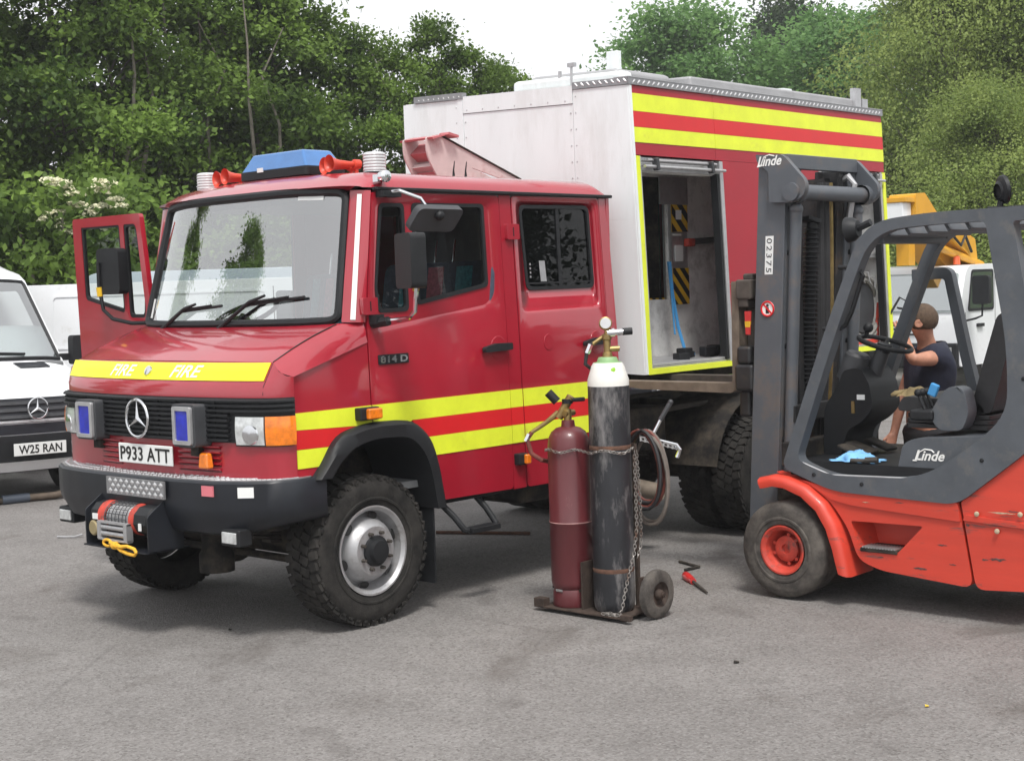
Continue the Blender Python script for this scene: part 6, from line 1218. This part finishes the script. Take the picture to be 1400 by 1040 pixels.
b = MB(); b.panel(rpoly([(X0+.30, 1.30), (X0+1.10, 1.30), (X0+1.10, 1.84), (X0+.42, 1.84)], .05), [], lambda u, v, d: (u, Y0-.006-d, v), 0, .008); b.build('side_window', GLV, CL)
b = MB(); b.panel(rpoly([(X0+.26, 1.26), (X0+1.14, 1.26), (X0+1.14, 1.88), (X0+.40, 1.88)], .06), [rpoly([(X0+.30, 1.30), (X0+1.10, 1.30), (X0+1.10, 1.84), (X0+.42, 1.84)], .05)], lambda u, v, d: (u, Y0-.002-d, v), 0, .012); b.build('window_seal', BLK, CL)
b = MB(); b.panel(rpoly([(X0+.55, 1.02), (X0+.75, 1.02), (X0+.75, 1.07), (X0+.55, 1.07)], .01), [], lambda u, v, d: (u, Y0-.03-d, v), -.03, .01); b.build('door_handle', BLK, CL)
b = MB(); b.box((X0+.18, Y0-.003, .55), (X0+.19, Y0+.01, 1.25)); b.box((X0+1.2, Y0-.003, .55), (X0+1.21, Y0+.01, 1.9)); b.build('door_gap', BLK, CL)
for z in (1.0, 1.06, .92): b = MB(); b.box((X0-.03, Y0+.5, z), (X0-.01, Y1-.5, z+.025)); b.build('vent_slat', BLK, CL)
b = MB(); b.box((X0-.06, Y0+.02, .42), (X0+.10, Y1-.02, .80)); b.build('bumper', BLK, CL, bevel=.03)
for y in (Y0+.25, Y1-.25): b = MB(); b.box((X0-.07, y-.14, .60), (X0-.055, y+.14, .74)); b.build('headlamp', LENSW, CL)
for y0, y1 in ((Y0+.35, Y0+1.0), (Y0+1.1, Y0+1.7)): b = MB(); b.tube([(X0-.04, y0, 1.24), (X0-.02, y1, 1.34)], .014, 6); b.build('wiper', BLK, CL)
b = MB(); b.panel(rpoly([(-.13, -.21), (.13, -.21), (.13, .21), (-.13, .21)], .05), [], lambda u, v, d: (X0+.05+d, Y0-.30+u, 1.58+v), 0, .10); lm = b.build('door_mirror', BLK, CL, bevel=.02); b = MB(); b.tube([(X0+.15, Y0, 1.12), (X0+.10, Y0-.2, 1.16), (X0+.10, Y0-.30, 1.20), (X0+.10, Y0-.31, 1.40)], .016, 6); b.build('arm', BLK, lm)
b = MB(); b.lathe([(0, .06), (.02, .055), (.12, .05), (.14, .001)], (X0+.65, Y0+.35, 1.965), (0, 0, 1), 18); b.build('beacon', M('orange_beacon', (.75, .12, .03), .25, coat=.5), CL)
b = MB(); b.box((X0+1.85, Y0-.02, .95), (X0+6.0, Y1+.02, 1.10)); b.box((X0+1.86, Y0, 1.10), (X0+6.0, Y1, 1.45)); b.build('platform', LW, CL); b = MB(); b.box((X0+1.86, Y0-.012, 1.30), (X0+6.0, Y0-.002, 1.40)); b.build('red_band', REDST, CL)
b = MB(); b.box((X0+.1, Y0+.5, .5), (X0+6, Y1-.5, .85)); b.build('chassis', CHAS, CL)
for x in (X0+.95, X0+4.8):
    for y, s in ((Y0+.12, -1), (Y1-.12, 1)):
        p = pivot('wheel', CL, (x, y, .40)); b = MB(); b.lathe([(-.11, .22), (-.11, .36), (-.08, .40), (.08, .40), (.11, .36), (.11, .22), (.08, .21)], (x, y, .40), (0, s, 0), 30); b.build('tyre', RUB, p); b = MB(); b.lathe([(.08, .22), (.04, .17), (.03, .001)], (x, y, .40), (0, s, 0), 20); b.build('rim', STEEL, p)
cr = pivot('lifting_boom', CL, (X0+1.5, Y0+.9, 2.1))
b = MB(); b.prism(rpoly([(X0-.25, 3.03), (X0+.05, 3.05), (X0+.38, 2.80), (X0+2.6, 1.45), (X0+2.6, 1.10), (X0+2.1, 1.10), (X0+.45, 2.10), (X0-.25, 2.60)], .04), 'y', Y0+.55, Y0+.98); b.build('main_beam', AMBER, cr, bevel=.02)
b = MB(); b.prism(rpoly([(X0+.2, 2.40), (X0+.9, 2.15), (X0+1.3, 1.9), (X0+1.2, 2.35), (X0+.6, 2.55)], .04), 'y', Y0+.30, Y0+.54); b.build('knuckle', AMBER, cr, bevel=.02)
b = MB(); b.tube([(X0+.1, Y0+.42, 2.25), (X0+1.0, Y0+.35, 2.05), (X0+1.5, Y0+.35, 1.95)], .06, 10); b.build('ram', AMBER, cr); b = MB(); b.tube([(X0+.3, Y0+.28, 2.45), (X0+.6, Y0+.25, 2.25), (X0+.75, Y0+.25, 2.40), (X0+1.0, Y0+.27, 2.15)], .022, 6); b.build('hydraulic_hose', BLK, cr)
b = MB(); b.box((X0-.52, Y0+.62, 2.48), (X0-.26, Y0+1.9, 2.90)); b.build('white_box', LW, cr, bevel=.01); b = MB(); b.box((X0-.54, Y0+.56, 2.90), (X0-.22, Y0+1.95, 2.975)); b.build('box_edge', AMBER, cr, bevel=.01)
b = MB(); b.cyl((X0+2.2, Y0+1.0, .9), (X0+2.2, Y0+1.0, 1.9), .25); b.build('pedestal', AMBER, cr)
b = MB(); b.box((X0-.3, Y0+.65, 1.97), (X0-.1, Y0+.85, 2.6)); b.build('boom_rest', AMBER, cr)

# ---------------------------------------------------------------- the man
MN = thing('person', 'man in navy t-shirt seen from behind, reaching up beside the raised body', 'person', (3.82, -1.40, 0))
def skin(name, V, E, Rr, mat, sub=1, smooth=1):
    me = bpy.data.meshes.new(name); o = off(MN); me.from_pydata([tuple(Vector(v)-o) for v in V], E, []); ob = bpy.data.objects.new(name, me); COL.objects.link(ob); ob.parent = MN
    md = ob.modifiers.new('skin', 'SKIN'); md.use_smooth_shade = True
    for i, r in enumerate(Rr):
        sv = me.skin_vertices[0].data[i]; sv.radius = (r, r) if not isinstance(r, tuple) else r
    me.skin_vertices[0].data[0].use_root = True
    ss = ob.modifiers.new('subsurf', 'SUBSURF'); ss.levels = ss.render_levels = sub+1
    dg = bpy.context.evaluated_depsgraph_get(); nm = bpy.data.meshes.new_from_object(ob.evaluated_get(dg)); ob.modifiers.clear(); ob.data = nm; nm.materials.clear(); nm.materials.append(mat)
    nm.polygons.foreach_set('use_smooth', [True]*len(nm.polygons)); return ob
PV = (3.84, -1.42, .86); CH = (3.835, -1.43, 1.22); NB = (3.825, -1.44, 1.405)
V = [PV, (3.84, -1.43, 1.05), CH, NB, (3.80, -1.435, 1.47), (3.765, -1.43, 1.53), (3.755, -1.425, 1.60), (3.76, -1.425, 1.665)]
E = [(i, i+1) for i in range(7)]; Rr = [.135, .13, .15, .075, .058, .07, .092, .07]
def arm(sh, el, wr, hd):
    b0 = len(V); V.extend([sh, el, wr, hd]); E.extend([(2, b0), (b0, b0+1), (b0+1, b0+2), (b0+2, b0+3)]); Rr.extend([.066, .044, .030, .034])
    h = Vector(hd); d = (h-Vector(wr)).normalized(); s = d.cross(Vector((.74, .67, 0))).normalized()
    for k, (o, L) in enumerate(((-.030, .07), (-.010, .08), (.010, .075), (.030, .06))):
        q = len(V); p1 = h+s*o+d*.03; p2 = p1+d*L*.5+Vector((0, 0, 0)); p3 = p2+d*L*.4+Vector((.012, .012, 0)); V.extend([tuple(p1), tuple(p2), tuple(p3)]); E.extend([(b0+3, q), (q, q+1), (q+1, q+2)]); Rr.extend([.0105, .0095, .008])
    q = len(V); p1 = h-s*.035-d*.02; V.extend([tuple(p1), tuple(p1-s*.02+d*.04)]); E.extend([(b0+3, q), (q, q+1)]); Rr.extend([.012, .009])
arm((3.735, -1.575, 1.355), (3.475, -1.50, 1.350), (3.67, -1.36, 1.465), (3.765, -1.275, 1.55)); arm((3.935, -1.295, 1.325), (3.81, -1.25, 1.06), (3.735, -1.228, .83), (3.70, -1.222, .76))
for s, f in ((-1, (3.76, -1.55)), (1, (3.95, -1.30))):
    q = len(V); V.extend([(lerp(PV[0], f[0], .9), lerp(PV[1], f[1], .9), .80), (f[0]-.02, f[1]+.015, .46), (f[0]+.01, f[1], .09)]); E.extend([(0, q), (q, q+1), (q+1, q+2)]); Rr.extend([.095, .062, .045])
skin('body', V, E, Rr, SKIN)
b = MB()
for s in (-1, 1): pass
skin('shirt', [(3.845, -1.425, .92), (3.85, -1.43, 1.08), (3.845, -1.432, 1.24), (3.835, -1.438, 1.375), (3.735, -1.575, 1.372), (3.62, -1.548, 1.362), (3.935, -1.295, 1.335), (3.885, -1.278, 1.20)], [(0, 1), (1, 2), (2, 3), (2, 4), (4, 5), (2, 6), (6, 7)], [(.178, .178), .168, .182, .088, .102, .088, .102, .088], NAVY)
skin('trousers', [(3.84, -1.42, .90), (3.79, -1.53, .78), (3.755, -1.53, .46), (3.78, -1.55, .08), (3.925, -1.31, .78), (3.925, -1.285, .46), (3.955, -1.30, .08)], [(0, 1), (1, 2), (2, 3), (0, 4), (4, 5), (5, 6)], [.158, .112, .085, .07, .112, .085, .07], TROU)
fd = Vector((-.30, .954, 0)); sdv = Vector((.954, .30, 0)); hc = Vector((3.755, -1.425, 1.605))
b = MB()
def hair(u, v):
    a = u; e = v; d = fd*math.cos(a)*math.cos(e)+sdv*math.sin(a)*math.cos(e)+Vector((0, 0, 1))*math.sin(e)
    q_ = 1+.022*math.sin(u*23+v*9)*math.cos(v*17+u*5)
    return tuple(hc-fd*.012+Vector((0, 0, .018))+Vector((d.x*.101, d.y*.101, d.z*.106))*q_)
b.grid(hair, lin(.75, 2*PI-.75, 28), lin(-.75, PI/2, 12)); b.grid(hair, lin(-.8, .8, 14), lin(.62, PI/2, 7)); b.build('hair', HAIR, MN, sharp=180)
for s in (-1, 1):
    b = MB(); b.lathe([(-.008, .001), (-.006, .020), (.004, .028), (.006, .018), (.0, .001)], hc+sdv*s*.098+fd*.0-Vector((0, 0, .012)), sdv*s-fd*.35, 14); b.build('ear', SKIN, MN)
b = MB(); b.ball(hc+fd*.098-Vector((0, 0, .01)), .018, sc=(1, 1, 1.5)); b.build('nose', SKIN, MN)
for s in (-1, 1): b = MB(); b.ball(hc+fd*.085+sdv*s*.034+Vector((0, 0, .01)), .010); b.build('eye', PLATEK, MN)
for f in ((3.74, -1.535), (3.93, -1.285)): b = MB(); b.panel(rpoly([(-.05, -.10), (.05, -.10), (.045, .16), (-.045, .16)], .04), [], lambda u, v, d: (f[0]+sdv.x*u+fd.x*v, f[1]+sdv.y*u+fd.y*v, d), .0, .09); b.build('boot', BLK, MN, bevel=.025)
MN.scale = (1, 1, .955)

# ---------------------------------------------------------------- trees and shrubs
def leaf_mesh(name, centres, radii, outward, per, size, mat, rs, flat=.55, droop=.25):
    n = len(centres); C_ = np.repeat(np.array(centres), per, 0); Rr = np.repeat(np.array(radii), per)[:, None]; O = np.repeat(np.array(outward), per, 0); N = n*per
    p = rs.normal(0, .5, (N, 3)); p[:, 2] *= flat; p = C_+p*Rr
    d = rs.normal(0, 1, (N, 3))*.75+O*.9; d[:, 2] -= droop; d /= np.linalg.norm(d, axis=1)[:, None]      # leaf axis
    nrm = rs.normal(0, .55, (N, 3))+np.array([0, 0, .9])+O*.35; w = np.cross(nrm, d); w /= np.linalg.norm(w, axis=1)[:, None]+1e-9
    L = size*rs.uniform(.65, 1.35, N)[:, None]; Wd = L*rs.uniform(.28, .42, N)[:, None]; up = np.cross(d, w)
    a = p; t = p+d*L; l = p+d*L*.45+w*Wd+up*L*.08; r = p+d*L*.45-w*Wd+up*L*.08
    vs = np.stack([a, l, t, r], 1).reshape(-1, 3).astype(np.float32)
    me = bpy.data.meshes.new(name); me.vertices.add(N*4); me.vertices.foreach_set('co', vs.ravel())
    idx = np.arange(N*4).reshape(-1, 4); tri = np.concatenate([idx[:, [0, 1, 2]], idx[:, [0, 2, 3]]], 1).reshape(-1).astype(np.int32)
    me.loops.add(len(tri)); me.loops.foreach_set('vertex_index', tri); me.polygons.add(N*2); me.polygons.foreach_set('loop_start', np.arange(0, N*6, 3, dtype=np.int32)); me.polygons.foreach_set('loop_total', np.full(N*2, 3, np.int32)); me.update(calc_edges=True)
    me.materials.append(mat); return me
TREES = {}
def tree_kind(key, seed, H, R, base, ncl, per, size, mat, stems=1, lean=.0, shape=.8, flat=.55, droop=.25, clr=(.5, 1.0), lz=.7):
    rs = np.random.RandomState(seed); rr = random.Random(seed); tb = MB(); skel = []
    for s in range(stems):
        a = rr.uniform(0, 2*PI); o = Vector((math.cos(a), math.sin(a), 0))*(.0 if stems == 1 else rr.uniform(.2, .7)); top = o*rr.uniform(1, 2.2)+Vector((rr.uniform(-lean, lean), rr.uniform(-lean, lean), H*rr.uniform(.82, .95))); P_ = []
        r0 = (.022 if stems == 1 else .010)*H
        for k in range(9): t = k/8; P_.append(o.lerp(top, t)+Vector((rr.uniform(-.12, .12), rr.uniform(-.12, .12), 0))*t*2+Vector((0, 0, -.15 if k == 0 else 0)))
        tb.tube(P_, [r0*(1-.88*k/8) for k in range(9)], 8); skel.append(P_)
    nl = max(9, ncl//11); lobes = []
    for i in range(nl):
        t = (i+rr.random())/nl; a = i*2.399+rr.uniform(-.5, .5); prof = (math.sin(PI*min(1, (t**.9*.86+.12))**shape))**.6
        r = R*prof*rr.uniform(.35, .82)*(.55+.45*rr.random()); lobes.append((Vector((math.cos(a)*r, math.sin(a)*r, base+(H-base)*t)), R*rr.uniform(.24, .40)*(1-.35*t)))
    cs, rds, ow = [], [], []
    for i in range(ncl):
        lc, lr = lobes[i % nl]; u = rr.uniform(-.55, 1); an = rr.uniform(0, 2*PI); q = math.sqrt(max(0, 1-u*u)); dv = Vector((math.cos(an)*q, math.sin(an)*q, u*lz)); k = rr.uniform(.55, 1.08)
        c = lc+dv*lr*k; cs.append(c); rds.append(rr.uniform(*clr)*lr*.95); o2 = dv+Vector((lc.x, lc.y, 0))*.25/R; ow.append((o2.x, o2.y, o2.z+.15)); z = c.z; r = math.hypot(c.x, c.y); t = (z-base)/(H-base)
        if i % 3 == 0:                                       # limb out to this spray
            P_ = skel[i % len(skel)]; zs = max(.1, (z-rr.uniform(.3, 1.0)*r-.1)/H); j = min(8, max(0, zs*8/.9)); j0 = int(min(7, j)); s0 = P_[j0].lerp(P_[j0+1], min(1, j-j0)); m_ = s0.lerp(c, .5)+Vector((0, 0, .12*r)); q = .0035*H*(.6+.6*(1-t)); tb.tube([s0, m_, c], [q, q*.65, q*.25], 5)
    trunk = tb.build('trunk', BARK, None); crown = bpy.data.objects.new('crown', leaf_mesh('crown', cs, rds, ow, per, size, mat, rs, flat, droop)); COL.objects.link(crown)
    root = bpy.data.objects.new('tree', None); COL.objects.link(root); trunk.parent = root; crown.parent = root; TREES[key] = [root, False]; return root
def plant(key, name, label, cat, x, y, z=0, rot=0, sc=1.0, scz=None, group=None):
    e = TREES[key]
    if e[1]: o = copy_tree(e[0])
    else: o = e[0]; e[1] = True
    o.name = name; o.location = (x, y, z); o.rotation_euler = (0, 0, rot); o.scale = (sc, sc, scz or sc); return tag(o, label, cat, group)
tree_kind('ash', 11, 8.0, 2.3, 1.9, 205, 175, .095, LFA, 1, .6)
tree_kind('syc', 23, 7.8, 2.4, 1.7, 200, 160, .110, LFB, 1, .6)
tree_kind('multi', 37, 7.4, 2.2, 2.1, 210, 170, .090, LFA, 6, .5)
tree_kind('bush', 41, 2.7, 1.7, .25, 170, 120, .10, LFB, 4, .2, .6)
tree_kind('willow', 53, 9.0, 4.5, .6, 620, 190, .085, LFC, 3, .8, .75, flat=.8, droop=.9, lz=1.0)
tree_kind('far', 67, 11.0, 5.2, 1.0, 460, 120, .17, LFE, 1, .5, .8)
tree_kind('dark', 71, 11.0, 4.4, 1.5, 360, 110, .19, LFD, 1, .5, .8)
G1 = 'trees of the wood behind the white vans'
for k, (kd, x, y, rot, sc, scz, lab) in enumerate([
    ('ash', 4.4, 14.4, .3, 1.0, 1.0, 'tall deep green tree at the far left edge behind the white van'),
    ('syc', 6.2, 15.0, 1.9, 1.0, 1.0, 'broad leafy tree standing above the cream blossom shrub'),
    ('multi', 7.3, 13.9, .8, 1.0, 1.05, 'thin stemmed leafy tree rising above the open cab door'),
    ('ash', 8.9, 14.4, 2.6, .95, 1.0, 'tall deep green tree rising above the windscreen and far beacon'),
    ('multi', 9.8, 13.4, 5.2, 1.0, 1.0, 'thin stemmed tree rising straight above the far roof beacon'),
    ('syc', 11.0, 13.7, 4.2, .92, .97, 'mid green tree rising above the blue roof light bar'),
    ('multi', 12.0, 12.9, 2.9, .78, .84, 'multi stemmed tree behind the near roof beacon and horns'),
    ('ash', 13.2, 12.4, 5.1, .75, .78, 'lower leafy tree behind the stowed boom and pod front corner'),
    ('multi', 14.0, 11.9, 1.3, .62, .78, 'small tree whose top shows just above the pod roof'),
    ('syc', 4.6, 17.0, 3.3, 1.1, .80, 'backmost tree filling the upper left corner'),
    ('ash', 8.6, 17.4, 4.0, 1.05, .78, 'backmost tree between the upper left and the light bar'),
    ('syc', 11.4, 16.0, .5, .95, .82, 'backmost tree above the roof horns')]):
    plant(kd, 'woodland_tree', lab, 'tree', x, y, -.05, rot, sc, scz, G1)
for k, (x, y, rot, sc, lab) in enumerate([
    (3.0, 13.6, .2, 1.0, 'leafy bush above the roof of the nearest white van'), (5.0, 13.2, 1.4, .95, 'green bush directly beneath the cream blossom'), (7.0, 12.4, 2.2, 1.0, 'leafy bush seen through the open door window'),
    (8.9, 12.2, 3.0, 1.05, 'leafy bush behind the windscreen pillar at the open door'), (10.6, 11.9, 3.9, 1.0, 'bush low behind the cab roof light bar'), (12.3, 11.3, 4.4, 1.1, 'bush low behind the stowed boom'), (14.5, 10.0, 5.2, 1.1, 'bush hidden low behind the pod front'), (1.2, 15.0, .9, 1.1, 'bush at the far left behind the van'), (16.9, 8.6, 2.0, 1.1, 'low bush behind the pod body')]):
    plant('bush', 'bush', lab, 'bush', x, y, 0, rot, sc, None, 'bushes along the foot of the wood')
ES = thing('elder_shrub', 'elder shrub with clusters of cream blossom at the edge of the wood', 'shrub', (5.75, 12.0, 0))
b = MB(); 
for k in range(5): a = k*1.3; b.tube([(5.75+.1*math.cos(a), 12.0+.1*math.sin(a), 0), (5.75+.5*math.cos(a), 12.0+.5*math.sin(a), 1.6), (5.75+.8*math.cos(a), 12.0+.8*math.sin(a), 3.0)], [.05, .035, .015], 6)
b.build('stem', BARK, ES)
rs = np.random.RandomState(5); cs = [(rs.normal(0, .45), rs.normal(0, .45), rs.uniform(.8, 3.4)) for _ in range(110)]
cr_ = bpy.data.objects.new('foliage', leaf_mesh('foliage', cs, [.45]*110, [(0, 0, .2)]*110, 80, .12, LFB, rs)); COL.objects.link(cr_); cr_.parent = ES
# flat flower heads facing out of the shrub towards the yard
for k in range(30):
    a = rnd.uniform(-.8, .8); h = rnd.uniform(2.75, 3.5); q = rnd.uniform(-.5, .5); c = Vector((5.42+q*.80, 11.42-q*.5+rnd.uniform(-.12, .10), h)); r = rnd.uniform(.11, .18); b = MB()
    for j in range(40):
        t = rnd.random()**.5*r; an = rnd.uniform(0, 2*PI); p = c+Vector((math.cos(an)*t, math.sin(an)*t, rnd.uniform(-.02, .02)-t*t*1.5)); s = rnd.uniform(.018, .03); dx = Vector((rnd.uniform(-1, 1), rnd.uniform(-1, 1), rnd.uniform(-.5, .5))).normalized(); dy = dx.orthogonal().normalized()
        b.add([p-dx*s, p-dy*s, p+dx*s, p+dy*s, p+dx.cross(dy)*s*.6], [(0, 1, 4), (1, 2, 4), (2, 3, 4), (3, 0, 4)])
    b.build('blossom', BLOS, ES, flat=True)
G2 = 'trees beyond the crane lorry'
for kd, x, y, rot, sc, scz, lab in [
    ('willow', 23.9, 8.1, .4, .72, .93, 'pale green willow rising behind the rear of the pod'), ('willow', 25.0, 6.6, 2.1, .85, 1.0, 'tallest pale green willow above the forklift roof'), ('willow', 24.6, 10.2, 3.7, .6, .56, 'lower pale willow behind the middle of the pod roof'), ('willow', 28.0, 3.0, 5.0, 1.0, .9, 'pale willow beyond the right edge of the forklift'),
    ('willow', 21.5, 6.2, 1.2, .62, .55, 'small pale willow behind the yellow boom'), ('willow', 23.4, 3.4, 4.3, .66, .6, 'small pale willow behind the forklift rear lamp'),
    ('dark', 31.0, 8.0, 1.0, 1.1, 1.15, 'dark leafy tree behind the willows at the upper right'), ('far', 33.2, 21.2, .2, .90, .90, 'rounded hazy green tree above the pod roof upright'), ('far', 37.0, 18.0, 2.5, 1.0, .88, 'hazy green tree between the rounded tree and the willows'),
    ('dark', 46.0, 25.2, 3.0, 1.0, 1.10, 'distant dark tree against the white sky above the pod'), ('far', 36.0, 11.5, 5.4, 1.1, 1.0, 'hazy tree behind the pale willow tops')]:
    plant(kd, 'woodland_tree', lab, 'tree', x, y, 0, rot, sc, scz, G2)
# unseen trees added to darken the side reflections, then those the windscreen mirrors
for kd, x, y, rot, sc, scz, lab in [('far', 12.0, -24.0, 0, 1, 1, 'broad unseen tree added to darken the cab side windows'), ('dark', 21.0, -20.0, 1, 1, 1, 'dark unseen tree added to darken the rear door window'), ('far', 3.0, -30.0, 2, 1, 1, 'unseen tree added to darken the reflection in the red doors'), ('multi', -8.4, 12.6, .5, .50, .92, 'slender tree at the yard edge mirrored in the windscreen'), ('syc', -6.1, 13.8, 2.5, .80, .98, 'leafy tree at the yard edge mirrored at the far side of the windscreen')]:
    plant(kd, 'unseen_tree', lab, 'tree', x, y, 0, rot, sc, scz)
for e in TREES.values():
    if not e[1]: 
        for ch in list(e[0].children): bpy.data.objects.remove(ch)
        bpy.data.objects.remove(e[0])

# thin summer air over the yard
b = MB(); b.box((-112, -112, -1.2), (112, 112, 16)); hz_m = bpy.data.materials.new('thin_haze'); hz_m.use_nodes = True
N = hz_m.node_tree.nodes; N.remove(N['Principled BSDF']); v = N.new('ShaderNodeVolumePrincipled'); v.inputs['Density'].default_value = .0013; v.inputs['Color'].default_value = (.96, .97, 1, 1); v.inputs['Anisotropy'].default_value = .3
hz_m.node_tree.links.new(v.outputs[0], N['Material Output'].inputs['Volume']); b.build('haze', hz_m, kind='stuff', flat=True)
